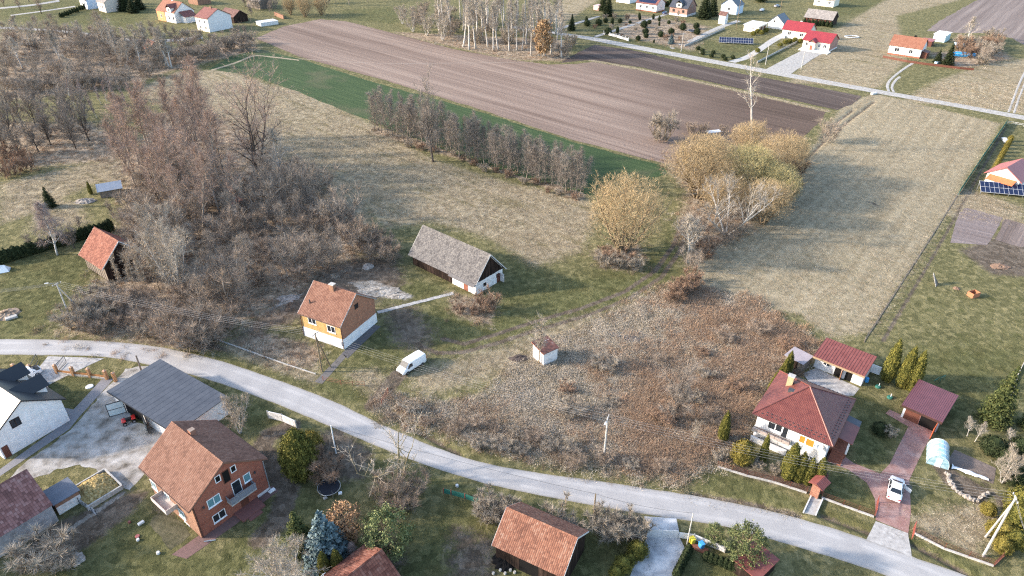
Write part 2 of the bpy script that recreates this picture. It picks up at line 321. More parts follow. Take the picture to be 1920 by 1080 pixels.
def smooth_line(px, n=8):
    P_ = [np.array([G(*p).x, G(*p).y]) for p in px]; P_ = [2*P_[0]-P_[1]] + P_ + [2*P_[-1]-P_[-2]]; out = []
    for i in range(1, len(P_)-2):
        for k in range(n):
            t = k/n; a, b, c, d = P_[i-1:i+3]
            out.append(.5*((2*b)+(-a+c)*t+(2*a-5*b+4*c-d)*t*t+(-a+3*b-3*c+d)*t**3))
    out.append(P_[-2]); return out
def band(name, left, right, z, m, amp=.2, seed=0, label=None, n=8):
    """a road as a cambered strip between its two edge lines, edges a little broken; 'acr' says how far across a point lies"""
    A = np.array(smooth_line(left, n)); B = np.array(smooth_line(right, n)); k = min(len(A), len(B)); A = A[:k]; B = B[:k]
    def jit(Q, sd_): return Q + (np.stack([vnoise(Q[:,0], Q[:,1], 1.6, sd_), vnoise(Q[:,1], Q[:,0], 1.6, sd_+1)], 1)-.5)*2*amp
    A = jit(A, seed); B = jit(B, seed+3); mb = MB(); NC = 7; acr = []
    for c in range(NC):
        t = c/(NC-1); Q = A*(1-t)+B*t; zz = z+.03*(1-(2*t-1)**2); mb.v += [(q[0], q[1], zz) for q in Q]; acr += [2*t-1]*k
    mb.f = [(c*k+i, (c+1)*k+i, (c+1)*k+i+1, c*k+i+1) for c in range(NC-1) for i in range(k-1)]; mb.m = [0]*len(mb.f)
    o = mb.build(name, m, None, True); o.data.attributes.new('acr', 'FLOAT', 'POINT').data.foreach_set('value', acr)
    if o.data.polygons[0].normal.z < 0: o.data.flip_normals()
    return tag(o, label, None, kind='structure')

# road surface: old pale asphalt with tar patches, dusty edges and wheel tracks
rb = NB('pale_worn_asphalt', .9, .15); P = rb.coord('World')
a1 = rb.noise(P, .25, 4); a2 = rb.noise(P, 2.5, 4, .7); a3 = rb.noise(P, 14, 2)
c = rb.ramp(rb.math('ADD', rb.math('MULTIPLY', a1, .6), rb.math('MULTIPLY', a2, .4)), [(.32, (.28,.272,.27)), (.5, (.325,.317,.312)), (.68, (.37,.36,.352))])
c = rb.mix(rb.math('MULTIPLY', rb.step(rb.noise(rb.mapv(P, (.6,.25,1), (0,0,.5)), .5, 3), .58, .68), .22), c, (.23,.228,.232))
c = rb.mix(rb.math('MULTIPLY', rb.step(a3, .6, .75), .3), c, (.18,.175,.17))
ac = rb.math('ABSOLUTE', rb.attr('acr')); tr = rb.math('MULTIPLY', rb.step(rb.math('ABSOLUTE', rb.math('SUBTRACT', ac, .48)), .2, .05), rb.math('MULTIPLY', rb.step(a1, .3, .6), .35)); c = rb.mix(tr, c, (.47,.455,.44))
eg = rb.step(rb.math('ADD', ac, rb.math('MULTIPLY', rb.math('SUBTRACT', a2, .5), .55)), .82, 1.0); c = rb.mix(rb.math('MULTIPLY', eg, .5), c, (.19,.165,.13))
rb.base(c); rb.bump(a3, .2, .02)
ROAD = band('road', [(-600,650),(-300,640),(-100,636),(0,636),(100,637),(200,640),(300,651),(400,673),(466,694),(560,727),(640,759),(700,789),(760,815),(820,840),(900,866),(1000,885),(1140,905),(1286,927),(1348,938),(1450,960),(1540,984),(1625,1012),(1708,1043),(1812,1080),(1960,1140),(2150,1230)],
  [(-600,680),(-300,670),(-100,666),(0,665),(90,666),(180,668),(250,678),(340,698),(400,715),(500,750),(580,783),(660,817),(720,842),(790,869),(860,892),(950,916),(1130,951),(1255,971),(1348,985),(1421,1004),(1500,1027),(1590,1055),(1662,1080),(1760,1120),(1900,1185),(2050,1260)], .012, rb.mat, .09, 1, 'pale worn asphalt road curving between the farmsteads')
fr_ = mat('pale_gravel_road', [(.3, (.24,.225,.205)), (.5, (.34,.325,.3)), (.7, (.44,.42,.395))], 1.2, 4, .95, .1, .3, 8, .03, 'World')
FAR = band('gravel_road', [(960,48),(1050,61),(1113,70),(1200,86),(1280,101),(1350,114),(1493,140),(1663,171),(1800,195),(1920,217),(2200,268)], [(955,52),(1048,65),(1110,76),(1195,93),(1276,108),(1346,121),(1488,147),(1660,178),(1798,202),(1920,225),(2200,278)], .03, fr_, .15, 4, 'pale gravel road along the dark ploughed field')
band('gravel_lane', [(-200,44),(0,50),(120,57),(175,63),(240,72),(300,74),(380,68)], [(-200,48),(0,54),(120,61),(175,67),(240,77),(300,79),(380,73)], .03, fr_, .1, 6, 'narrow pale lane behind the thicket')
band('field_track', [(1889,210),(1900,180),(1912,150),(1925,125)], [(1893,211),(1904,181),(1916,151),(1930,125)], .03, fr_, .1, 7, 'left wheel rut of the field track off the gravel road')
band('field_track', [(1899,212),(1909,182),(1920,155),(1935,125)], [(1903,213),(1913,183),(1924,156),(1940,125)], .03, fr_, .1, 8, 'right wheel rut of the field track off the gravel road')
band('house_track', [(1664,171),(1661,160),(1668,148),(1690,130),(1710,117)], [(1669,172),(1667,161),(1673,149),(1694,132),(1714,119)], .03, fr_, .1, 9, 'curving pale wheel rut to the orange-roofed house, outer one')
band('house_track', [(1673,172),(1670,162),(1677,150),(1686,143)], [(1678,173),(1675,163),(1681,152),(1690,145)], .03, fr_, .1, 10, 'curving pale wheel rut to the orange-roofed house, inner one')
band('driveway', [(1436,130),(1470,112),(1508,93),(1530,90)], [(1478,142),(1500,127),(1535,104),(1556,99)], .034, fr_, .2, 11, 'pale stone drive up to the red-roofed brick bungalow')
band('driveway', [(1365,115),(1400,103),(1445,73),(1470,60)], [(1378,118),(1412,106),(1462,74),(1490,66)], .034, mat('concrete_drive', (.4,.385,.36), 1, 4, .9, .15, coord='World'), .08, 12, 'straight concrete drive to the white red-roofed bungalow')
band('garden_lane', [(1255,90),(1290,76),(1340,52),(1380,38)], [(1262,92),(1298,78),(1348,55),(1390,40)], .034, fr_, .1, 13, 'pale lane beside the low wall of the garden')
band('garden_path', [(1113,68),(1150,56),(1200,40),(1250,25)], [(1119,70),(1156,58),(1206,42),(1256,26)], .034, fr_, .1, 14, 'concrete garden path to the brick house with grey roof')
band('garden_path', [(1040,54),(1080,42),(1120,30)], [(1046,57),(1086,44),(1126,31)], .034, fr_, .1, 15, 'pale garden path running beside the clipped hedge')
band('lawn_path', [(0,14),(60,8),(110,0)], [(0,17),(60,11),(112,3)], .034, fr_, .1, 16, 'pale path over the lawn near the bare park trees')
band('lawn_path', [(20,28),(80,20),(140,11)], [(20,30),(80,22),(142,13)], .034, fr_, .1, 17, 'thin path over the lawn to the white house')

# ploughed fields: wheel-wide furrows, dry crust on the crests, moist soil further on
def soil(name, cols, ang, wet, fscale=.8):
    b = NB(name, .97, .06); P = b.coord('World'); R = b.mapv(P, (1,1,1), (0,0,ang))
    st = b.noise(b.mapv(R, (.012,fscale,1)), 1.0, 4, .6); st2 = b.noise(b.mapv(R, (.05,2.6,1)), 1.0, 3, .6); big = b.noise(P, .02, 3); cl = b.noise(P, 1.4, 4, .7)
    f = b.math('ADD', b.math('ADD', b.math('MULTIPLY', st, .45), b.math('MULTIPLY', st2, .25)), b.math('MULTIPLY', cl, .3))
    bs = b.noise(b.mapv(R, (.006,.16,1)), 1.0, 3, .6); f = b.math('ADD', f, b.math('MULTIPLY', b.math('SUBTRACT', bs, .5), .55)); c = b.ramp(f, [(.3, cols[0]), (.5, cols[1]), (.68, cols[2])])
    if wet:
        x = b.n('ShaderNodeSeparateXYZ', i0=P).outputs
        t = b.math('ADD', b.math('MULTIPLY', x[0], wet[0]), b.math('ADD', b.math('MULTIPLY', x[1], wet[1]), b.math('ADD', wet[2], b.math('MULTIPLY', b.math('SUBTRACT', big, .5), 1.1))))
        c = b.mix(b.step(b.math('ADD', t, b.math('MULTIPLY', b.math('SUBTRACT', f, .5), 1.0)), 0, 1), c, b.ramp(f, [(.3, cols[3]), (.68, cols[4])]))
    c = b.mix(b.math('MULTIPLY', b.step(cl, .66, .76), .35), c, (.07,.055,.05))
    b.base(c); b.bump(b.math('ADD', b.math('MULTIPLY', b.math('ADD', st, st2), .6), cl), .8, .18); return b.mat
def wdir(a, b):
    A, B = G(*a), G(*b); return math.atan2(B.y-A.y, B.x-A.x)
fa = wdir((700,120), (1200,262))
S1 = soil('brown_ploughed_soil', [(.125,.088,.07), (.215,.16,.13), (.31,.24,.195), (.06,.043,.034), (.145,.105,.085)], -fa, (.016, 0.0, -.35))
sheet('ploughed_field', [(480,72),(530,50),(600,36),(650,40),(760,68),(850,92),(960,112),(1030,121),(1080,120),(1112,116),(1200,132),(1360,167),(1548,210),(1545,222),(1500,262),(1440,288),(1330,290),(1250,308),(1080,264),(900,205),(720,150),(560,106)], .018, S1, 2, .5, 21, 'large brown ploughed field with long furrows')
S2 = soil('dark_ploughed_soil', [(.045,.034,.03), (.085,.066,.058), (.15,.12,.105)], -wdir((1150,95), (1560,195)), None)
sheet('ploughed_field', [(1050,118),(1080,100),(1115,84),(1180,93),(1280,116),(1400,140),(1500,158),(1615,180),(1600,195),(1570,206),(1450,180),(1360,160),(1200,126),(1108,112)], .022, S2, 2, .5, 22, 'dark moist ploughed field beside the gravel road')
S3 = soil('upper_ploughed_soil', [(.12,.095,.085), (.19,.155,.14), (.27,.225,.2)], -wdir((1760,70), (1850,0)), None, .35)
sheet('ploughed_field', [(1738,58),(1760,40),(1800,18),(1850,-10),(2000,-60),(2100,0),(1960,110),(1900,72),(1850,62),(1800,62)], .018, S3, 2.5, .7, 23, 'purplish ploughed field with coarse ridges behind the pool')
cb = NB('winter_crop', .9, .15); P = cb.coord('World'); R = cb.mapv(P, (1,1,1), (0,0,-fa))
k1 = cb.noise(cb.mapv(R, (.05,1.3,1)), 1.2, 4, .6); k2 = cb.noise(P, 1.8, 4, .75); k3 = cb.noise(P, .05, 3)
c = cb.ramp(cb.math('ADD', cb.math('MULTIPLY', k1, .6), cb.math('MULTIPLY', k2, .4)), [(.3, (.02,.038,.015)), (.5, (.042,.07,.027)), (.7, (.09,.12,.05))])
c = cb.mix(cb.step(k3, .55, .7), c, cb.ramp(k2, [(.3, (.05,.06,.03)), (.7, (.11,.115,.06))])); cb.base(c); cb.bump(k2, .9, .2)
sheet('crop_field', [(392,130),(430,106),(490,93),(560,110),(700,154),(900,209),(1080,268),(1250,313),(1250,326),(1200,342),(1140,370),(1090,364),(1000,338),(880,300),(760,252),(640,206),(560,172),(470,142)], .022, cb.mat, 1.5, .6, 24, 'green strip of young winter crop beside the ploughed field')
tr_ = mat('pale_dry_rut', [(.3, (.22,.18,.12)), (.7, (.38,.32,.23))], 3, 3, .95, .1, coord='World')
band('field_path', [(395,131),(440,117),(475,104),(510,106),(560,112)], [(397,133),(442,119),(477,106),(511,108),(561,114)], .03, tr_, .15, 18, 'faint pale footpath crossing the green crop')
band('field_path', [(560,110),(700,118),(860,118),(1000,116)], [(560,110.8),(700,118.7),(860,118.7),(1000,116.6)], .03, mat('trodden_soil', (.29,.235,.195), 3, 3, .95, .1, coord='World'), .12, 19, 'thin pale footpath trodden across the brown field')
grav = mat('yard_gravel', [(.3, (.12,.105,.088)), (.42, (.235,.215,.19)), (.54, (.33,.31,.285)), (.72, (.45,.43,.405))], .55, 12, .95, .1, .6, 14, .04, 'World')
sheet('gravel_yard', [(10,902),(70,850),(132,806),(152,780),(215,712),(235,690),(300,685),(322,700),(275,718),(240,745),(240,790),(310,800),(300,850),(268,890),(242,925),(225,910),(182,878),(150,870),(100,880),(55,900)], .014, grav, .5, .6, 25, 'pale crushed stone yard between white house and grey garage')
pav = NB('red_paver', .85, .2); P = pav.coord('World'); R = pav.mapv(P, (1,1,1), (0,0,-wdir((1680,1000), (1745,800))))
bt = pav.n('ShaderNodeTexBrick', {}, Vector=R, i1=(.25,.13,.115,1), i2=(.33,.19,.165,1), i3=(.16,.10,.09,1)); bt.inputs['Scale'].default_value = 2.6; bt.inputs['Mortar Size'].default_value = .02
pav.base(pav.mix(pav.step(pav.noise(P, .6, 4), .4, .75), bt.outputs[0], (.34,.235,.215))); pav.bump(bt.outputs[1], .3, -.01)
sheet('paved_drive', [(1642,975),(1640,935),(1625,905),(1590,880),(1550,865),(1556,835),(1600,868),(1650,888),(1668,870),(1703,800),(1660,775),(1668,768),(1700,782),(1755,805),(1738,830),(1705,900),(1708,960),(1703,1000)], .016, pav.mat, .5, .04, 26, 'red block paved drive leading to the maroon garage')
conc = mat('old_concrete', [(.3, (.25,.24,.23)), (.5, (.35,.335,.32)), (.7, (.44,.43,.41))], 1.6, 6, .9, .15, .25, 10, .02, 'World')
sheet('drive_apron', [(1642,977),(1703,1000),(1710,1048),(1690,1036),(1625,1012)], .02, conc, .5, .06, 27, 'grey concrete apron joining the paved drive to the road')
sheet('concrete_yard', [(1505,700),(1530,690),(1612,728),(1600,742),(1575,742),(1520,722)], .016, conc, .5, .05, 28, 'grey concrete yard behind the hipped red-roofed house')
sheet('concrete_drive', [(90,668),(150,670),(195,672),(135,700),(85,725),(40,735),(60,705)], .02, conc, .5, .05, 29, 'concrete drive through the brick pillar fence')
sheet('concrete_drive', [(1208,968),(1268,972),(1275,1010),(1285,1030),(1262,1085),(1180,1085),(1190,1050),(1212,1010)], .02, mat('stained_concrete', [(.25, (.17,.175,.19)), (.45, (.36,.36,.365)), (.6, (.5,.5,.5)), (.75, (.58,.57,.56))], .5, 6, .8, .2, coord='World'), .5, .08, 30, 'stained pale concrete drive behind the white gate')
sheet('side_path', [(640,663),(700,608),(714,612),(652,672)], .02, mat('dark_slab', (.11,.105,.11), 2, 4, .9, .15, coord='World'), .5, .05, 31, 'dark slab strip along the white plinth of the brick house')
sheet('side_path', [(590,716),(640,664),(650,668),(604,720)], .02, mat('dark_slab_b', (.14,.13,.125), 2, 4, .9, .15, coord='World'), .5, .06, 32, 'dark slab walk from the yellow front down to the road')
sheet('stone_kerb_path', [(0,880),(118,795),(130,778),(100,770),(96,760),(138,768),(190,712),(214,710),(150,780),(130,805),(0,893)], .02, mat('grey_setts', (.2,.195,.205), 3, 4, .85, .2, coord='World'), .5, .03, 33, 'grey paved strip edging the lawn of the white house')
sheet('garden_bed', [(1782,455),(1800,392),(1815,390),(1880,408),(1860,448),(1850,460)], .016, soil('garden_soil', [(.13,.10,.09), (.19,.155,.145), (.26,.22,.21)], .6, None, 1.5), .7, .2, 34, 'smooth purplish dug garden plot on the right lawn')
sheet('garden_bed', [(1866,450),(1884,410),(1960,430),(1960,470),(1910,462)], .016, soil('ridged_soil', [(.08,.06,.05), (.17,.135,.12), (.26,.21,.185)], -wdir((1880,440), (1895,415)), None, .9), .7, .2, 35, 'ridged vegetable plot next to the dug garden plot')
sheet('garden_bed', [(1775,868),(1790,843),(1868,878),(1862,908)], .016, soil('bed_soil', [(.12,.095,.08), (.16,.13,.115), (.2,.165,.15)], .3, None, 2), .6, .12, 36, 'bare brown bed beside the plastic tunnel')
sheet('garden_bed', [(272,985),(308,945),(345,985),(360,1003),(340,1020),(318,1033),(298,1012)], .012, soil('kitchen_soil', [(.035,.04,.02), (.08,.075,.045), (.14,.125,.08)], .3, None, 2), .35, .5, 37, 'dark kitchen garden bed beside the balcony wall')
sheet('brick_terrace', [(322,1040),(372,1005),(470,940),(510,910),(522,920),(440,985),(350,1048)], .02, mat('terrace_brick', (.17,.105,.095), 3, 5, .9, .15, coord='World'), .6, .04, 38, 'reddish paved strip along the brick gable')
# ================================================================ building kit
class Bld:
    """a building standing on corner B with its right wall (S) running to C and its left wall (W) running back; local x along S, y along W"""
    def __init__(s, name, label, cat, B, ang, L, D, group=None, z=0.0, px=True):
        o = G(B[0], B[1], z) if px else Vector((B[0], B[1], 0)); s.o = Vector((o.x, o.y, 0)); s.a = math.radians(ang); s.L = L; s.D = D
        s.e = thing(name, label, cat, s.o, s.a, group)
        s.u = Vector((math.cos(s.a), math.sin(s.a), 0)); s.v = Vector((-s.u.y, s.u.x, 0))
    def wpx(s, wall, px, py):
        """where a map reading falls on a wall: (along, up)"""
        p0 = {'S': s.o, 'W': s.o, 'E': s.o + s.u*s.L, 'N': s.o + s.v*s.D}[wall]; n = s.v if wall in 'SN' else s.u; d = s.u if wall in 'SN' else s.v
        C = Vector((0, 0, CAMH)); r = Vector(((px-960)/FPX, _c + (540-py)/FPX*_s, -_s + (540-py)/FPX*_c))
        t = (p0 - C).dot(n)/r.dot(n); q = C + r*t; return (q - s.o).dot(d), q.z
    def P3(s, wall, a, z, out=0.0):
        return {'S': Vector((a, -out, z)), 'N': Vector((a, s.D+out, z)), 'W': Vector((-out, a, z)), 'E': Vector((s.L+out, a, z))}[wall]
    def wbox(s, mb, wall, a0, a1, z0, z1, o0, o1, mi=0):
        p = s.P3(wall, a0, z0, o0); q = s.P3(wall, a1, z1, o1)
        return mb.box(min(p.x,q.x), min(p.y,q.y), min(p.z,q.z), max(p.x,q.x), max(p.y,q.y), max(p.z,q.z), mi)
    def walls(s, he, hr, axis, mats, z0=-0.3, name='wall'):
        """walls with gables under a ridge along axis; mats: one material or dict per side"""
        L, D = s.L, s.D; md = mats if isinstance(mats, dict) else {k: mats for k in 'SWEN'}
        ml = list(dict.fromkeys(md.values())); mi = {k: ml.index(md[k]) for k in md}; mb = MB()
        def face(k, pts): mb.add(pts, [tuple(range(len(pts)))], mi[k])
        gx = axis == 'y'
        S_ = [(0,0,z0),(L,0,z0),(L,0,he)] + ([(L/2,0,hr)] if gx else []) + [(0,0,he)]
        N_ = [(L,D,z0),(0,D,z0),(0,D,he)] + ([(L/2,D,hr)] if gx else []) + [(L,D,he)]
        W_ = [(0,D,z0),(0,0,z0),(0,0,he)] + ([(0,D/2,hr)] if axis == 'x' else []) + [(0,D,he)]
        E_ = [(L,0,z0),(L,D,z0),(L,D,he)] + ([(L,D/2,hr)] if axis == 'x' else []) + [(L,0,he)]
        for k, p in zip('SNWE', (S_, N_, W_, E_)): face(k, p)
        s.he, s.hr, s.axis = he, hr, axis
        return mb.build(name, ml, s.e)
    def roof(s, m, over=.45, gover=.35, t=.14, tiles=None, tmat=None, trim=None, name='roof', he=None, cap=True, gut=None, seed=0):
        """two pitched slabs, tiles laid on them as real pieces, boards along the gables, ridge cap"""
        L, D = s.L, s.D; hr = s.hr; he = s.he; ax = s.axis; W = L if ax == 'y' else D; Ln = D if ax == 'y' else L
        k = (hr-he)/(W/2); ze = he - k*over; up = .06
        tr = (lambda a, l, z: (a, l, z)) if ax == 'y' else (lambda a, l, z: (l, a, z))
        mb = MB(); planes = []
        for sg in (0, 1):
            a0 = -over if sg == 0 else W+over
            p = [tr(a0, -gover, ze+up), tr(a0, Ln+gover, ze+up), tr(W/2, Ln+gover, hr+up), tr(W/2, -gover, hr+up)]
            n = (Vector(p[1])-Vector(p[0])).cross(Vector(p[3])-Vector(p[0]))
            if n.z < 0: p = [p[1], p[0], p[3], p[2]]
            mb.slab(*[Vector(q)+Vector((0,0,t)) for q in p], t); planes.append([Vector(q)+Vector((0,0,t)) for q in p])
        R = mb.build(name, m, s.e); s.rt = t+up
        if tiles:
            for i, p in enumerate(planes):
                tile_field('roof_tiles', p[0], p[1], p[3], tiles[0], tiles[1], tmat or m, R, seed+i)
        if cap:
            c = MB(); n = max(2, int((Ln+2*gover)/.4))
            for j in range(n):
                a = -gover + (Ln+2*gover)*j/n; b = a + (Ln+2*gover)/n*.93; zz = hr+up+t
                A = [tr(W/2-.16, a, zz-.05), tr(W/2, a, zz+.10), tr(W/2+.16, a, zz-.05), tr(W/2-.16, b, zz-.05), tr(W/2, b, zz+.08), tr(W/2+.16, b, zz-.05)]
                c.add(A, [(0,1,4,3),(1,2,5,4),(0,2,1),(3,4,5)])
            q = c.build('ridge_cap', tmat or m, R); q['kind'] = 'stuff'
        if trim:
            for l in (-gover-.03, Ln+gover):
                for sg in (0, 1):
                    a0 = -over if sg == 0 else W+over; b = MB()
                    lo, hi = Vector(tr(a0, l, ze+up+t+.03)), Vector(tr(W/2, l, hr+up+t+.03)); th = Vector(tr(0, .03, 0)); dz = Vector((0,0,-.24))
                    vv = [lo, hi, hi+dz, lo+dz]; b.add(vv+[x+th for x in vv], [(0,1,2,3),(7,6,5,4),(0,4,5,1),(1,5,6,2),(2,6,7,3),(3,7,4,0)]); b.build('bargeboard', trim, R)
        if gut:
            for a0 in (-over-.07, W+over+.07):
                b = MB(); b.tube([tr(a0, -gover, ze+up+.05), tr(a0, Ln+gover, ze+up+.03)], .07, 6); b.build('gutter', gut, R)
        return R
    def window(s, wall, a, z, wd, h, frame, pane, n=2, sill=None, name='window', cross=False):
        """a framed window centred at (a,z) of a wall with n panes"""
        fw = .09; mb = MB()
        s.wbox(mb, wall, a-wd/2, a+wd/2, z+h/2-fw, z+h/2, -.02, .05); s.wbox(mb, wall, a-wd/2, a+wd/2, z-h/2, z-h/2+fw, -.02, .05)
        for i in range(n+1):
            x = a-wd/2+fw/2 + (wd-fw)*i/n; s.wbox(mb, wall, x-fw/2, x+fw/2, z-h/2+fw, z+h/2-fw, -.02, .049)
        w_ = mb.build(name, frame, s.e)
        for i in range(n):
            x0 = a-wd/2+fw + (wd-fw)*i/n; x1 = a-wd/2 + (wd-fw)*(i+1)/n
            s.wbox(MB(), wall, x0, x1, z-h/2+fw, z+h/2-fw, -.02, .012).build('pane', pane, w_) if False else s.wbox2('pane', wall, x0, x1, z-h/2+fw, z+h/2-fw, -.02, .012, pane, w_)
        if sill: s.wbox2('sill', wall, a-wd/2-.06, a+wd/2+.06, z-h/2-.07, z-h/2-.001, -.02, .14, sill, w_)
        return w_
    def wbox2(s, name, wall, a0, a1, z0, z1, o0, o1, m, parent=None):
        mb = MB(); s.wbox(mb, wall, a0, a1, z0, z1, o0, o1); return mb.build(name, m, parent or s.e)
    def win_px(s, wall, px, py, wd, h, frame, pane, n=2, sill=None, name='window'):
        a, z = s.wpx(wall, px, py); return s.window(wall, a, z, wd, h, frame, pane, n, sill, name)
    def chimney(s, x, y, z0, h, wd, m, capm=None, parent=None):
        mb = MB(); mb.box(x-wd/2, y-wd/2*1.2, z0, x+wd/2, y+wd/2*1.2, z0+h); c = mb.build('chimney', m, parent or s.e)
        k = MB(); k.box(x-wd/2-.07, y-wd*.6-.07, z0+h, x+wd/2+.07, y+wd*.6+.07, z0+h+.1); k.build('chimney_cap', capm or m, c if not parent else parent); return c

def tile_field(name, p0, p1, p3, tw, tl, m, parent, seed=0, tri=False):
    """rows of overlapping roof tiles from eave p0-p1 up to p3's line; one joined part because single tiles are tiny"""
    p0, p1, p3 = Vector(p0), Vector(p1), Vector(p3); ux = p1-p0; W = ux.length; ux /= W
    us = p3-p0
    if not tri: us = us - ux*us.dot(ux)
    Lh = us - ux*us.dot(ux); H_ = Lh.length; uh = Lh/H_; n = ux.cross(uh)
    if n.z < 0: n = -n
    r_ = np.random.default_rng(seed+99); rows = int(H_/tl); V = []; Fc = []
    apex = us.dot(ux)
    for i in range(rows):
        h0 = i*tl; a0, a1 = 0.0, W
        if tri: f = (h0+tl*.5)/H_; a0 = apex*f; a1 = W + (apex-W)*f
        k = int((a1-a0)/tw)
        if k < 1: continue
        w_ = (a1-a0)/k; sh = (i % 2)*.0
        for j in range(k):
            x0 = a0+j*w_+.008; x1 = a0+(j+1)*w_-.008; lift = .035+r_.random()*.02; hb = h0-.02+r_.normal()*.008; ht = h0+tl*1.1
            o = len(V); b = p0
            zz = lambda q: (q.x, q.y, q.z)
            V += [zz(b+ux*x0+uh*hb+n*lift), zz(b+ux*((x0+x1)/2)+uh*hb+n*(lift+.025)), zz(b+ux*x1+uh*hb+n*lift), zz(b+ux*x1+uh*ht+n*.012), zz(b+ux*((x0+x1)/2)+uh*ht+n*.02), zz(b+ux*x0+uh*ht+n*.012), zz(b+ux*x0+uh*hb+n*.001), zz(b+ux*x1+uh*hb+n*.001)]
            Fc += [(o,o+1,o+4,o+5),(o+1,o+2,o+3,o+4),(o+6,o+7,o+2,o+1,o)]
    me = bpy.data.meshes.new(name); me.from_pydata(V, [], Fc); me.materials.append(m); me.update()
    ob = bpy.data.objects.new(name, me); COL.objects.link(ob); ob.parent = parent; ob['kind'] = 'stuff'; return ob

# ---------------------------------------------------------------- shared materials
def brickmat(name, c1, c2, mortar, scale=4.2, rot='x'):
    b = NB(name, .9, .15); v = b.coord('Object'); sp = b.n('ShaderNodeSeparateXYZ', i0=v).outputs
    h = b.math('ADD', sp[0], sp[1]); vec = b.n('ShaderNodeCombineXYZ', i0=h, i1=sp[2], i2=0.0).outputs[0]
    t = b.n('ShaderNodeTexBrick', {}, Vector=vec, i1=(*c1,1), i2=(*c2,1), i3=(*mortar,1)); t.inputs['Scale'].default_value = scale; t.inputs['Mortar Size'].default_value = .022; t.inputs['Bias'].default_value = -.1
    nn = b.noise(v, 1.3, 4); c = b.mix(b.math('MULTIPLY', b.step(nn, .45, .75), .45), t.outputs[0], tuple(x*.55 for x in c1))
    c = b.mix(b.math('MULTIPLY', b.step(b.noise(v, 5.5, 3), .6, .72), .4), c, tuple(min(1, x*1.5) for x in c2))
    b.base(c); b.bump(t.outputs[1], .4, -.012); return b.mat
M_brick = brickmat('red_brick', (0.216,0.083,0.054), (0.299,0.130,0.081), (0.253,0.204,0.172))
M_brick2 = brickmat('orange_brick', (0.242,0.116,0.073), (0.310,0.162,0.101), (0.238,0.201,0.164))
M_ybrick = brickmat('yellow_brick', (0.443,0.265,0.095), (0.520,0.335,0.135), (0.460,0.327,0.164))
M_brick3 = brickmat('rough_red_brick', (.27,.115,.07), (.36,.17,.105), (.3,.2,.14))
M_white = mat('white_render', [(.3, (0.589,0.580,0.570)), (.6, (0.703,0.698,0.694)), (.75, (0.760,0.760,0.760))], 1.2, 5, .85, .2)
M_dirtywhite = mat('stained_whitewash', [(.28, (.36,.34,.32)), (.42, (.6,.585,.57)), (.65, (.74,.73,.72))], 1.6, 6, .9, .15, .2, 6, .02)
M_cream = mat('cream_render', (.66,.62,.52), .8, 4, .85, .2)
M_frame = mat('white_window_frame', (.78,.79,.8), 3, 2, .4, .4)
M_glass = NB('window_glass', .08, .7).base((.02,.024,.03)).mat
M_glassb = NB('blue_window_glass', .12, .6).base((.12,.24,.27)).mat
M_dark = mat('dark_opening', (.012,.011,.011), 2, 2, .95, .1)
M_wood = mat('dark_weathered_boards', [(.3, (.016,.011,.009)), (.5, (.035,.022,.017)), (.72, (.075,.048,.038))], 2.2, 5, .9, .15, .5, 8, .02, objrand=.55, stretch=(1,1,.15))
M_wood_lt = mat('grey_boards', [(.3, (.13,.11,.095)), (.7, (.26,.22,.18))], 3, 5, .9, .15, .3, 10, .02, objrand=.3, stretch=(1,1,.2))
M_brown = mat('brown_paint', (.12,.045,.03), 2, 3, .6, .3)
M_rust = mat('rust_painted', [(.3, (.19,.07,.045)), (.7, (.32,.125,.08))], 3, 4, .8, .2)
M_graph = mat('graphite_sheet', [(.3, (.040,.044,.055)), (.7, (.062,.067,.080))], .8, 3, .42, .5, .05, 4, .01)
M_graph_edge = mat('graphite_flashing', (.022,.024,.028), 2, 2, .4, .5)
M_metal = mat('galvanised', (.42,.43,.45), 3, 3, .4, .5, metal=.6)
M_steel = mat('dark_steel', (.05,.055,.06), 3, 3, .45, .5)
M_gut = mat('brown_gutter', (.06,.03,.025), 3, 2, .5, .4)
M_gutw = mat('pale_gutter', (.55,.55,.55), 3, 2, .5, .4)
M_conc = mat('concrete_post', [(.3, (.3,.29,.27)), (.7, (.47,.455,.43))], 3, 5, .9, .15)
def tilemat(name, stops, isl=.5):
    b = NB(name, .85, .2); v = b.coord('Object'); f = b.math('ADD', .5, b.math('MULTIPLY', b.math('SUBTRACT', b.noise(v, .55, 6, .7), .5), .55))
    f = b.math('ADD', f, b.math('MULTIPLY', b.math('SUBTRACT', b.n('ShaderNodeNewGeometry').outputs['Random Per Island'], .5), isl*.75)); b.base(b.mix(1.0, b.ramp(f, stops), (.92,.84,.78), 'MULTIPLY')); b.bump(b.noise(v, 20, 3), .3, .01); return b.mat
T_orange = tilemat('orange_clay_tiles', [(.2, (0.129,0.067,0.053)), (.42, (0.191,0.104,0.078)), (.58, (0.229,0.130,0.098)), (.8, (0.262,0.165,0.131))], .42)
T_orange2 = tilemat('weathered_orange_tiles', [(.2, (0.092,0.052,0.043)), (.4, (0.161,0.091,0.070)), (.6, (0.200,0.117,0.092)), (.85, (0.232,0.166,0.137))], .42)
T_red = tilemat('red_clay_tiles', [(.2, (0.084,0.035,0.028)), (.45, (0.168,0.071,0.054)), (.6, (0.222,0.103,0.078)), (.85, (0.294,0.179,0.150))])
T_maroon = tilemat('maroon_tiles', [(.2, (.075,.022,.02)), (.45, (.14,.042,.035)), (.6, (.19,.065,.052)), (.85, (.28,.15,.13))])
T_grey = tilemat('lichened_grey_tiles', [(.2, (.06,.061,.064)), (.4, (.115,.117,.122)), (.55, (.16,.163,.167)), (.7, (.205,.208,.205)), (.88, (.21,.18,.17))], .45)
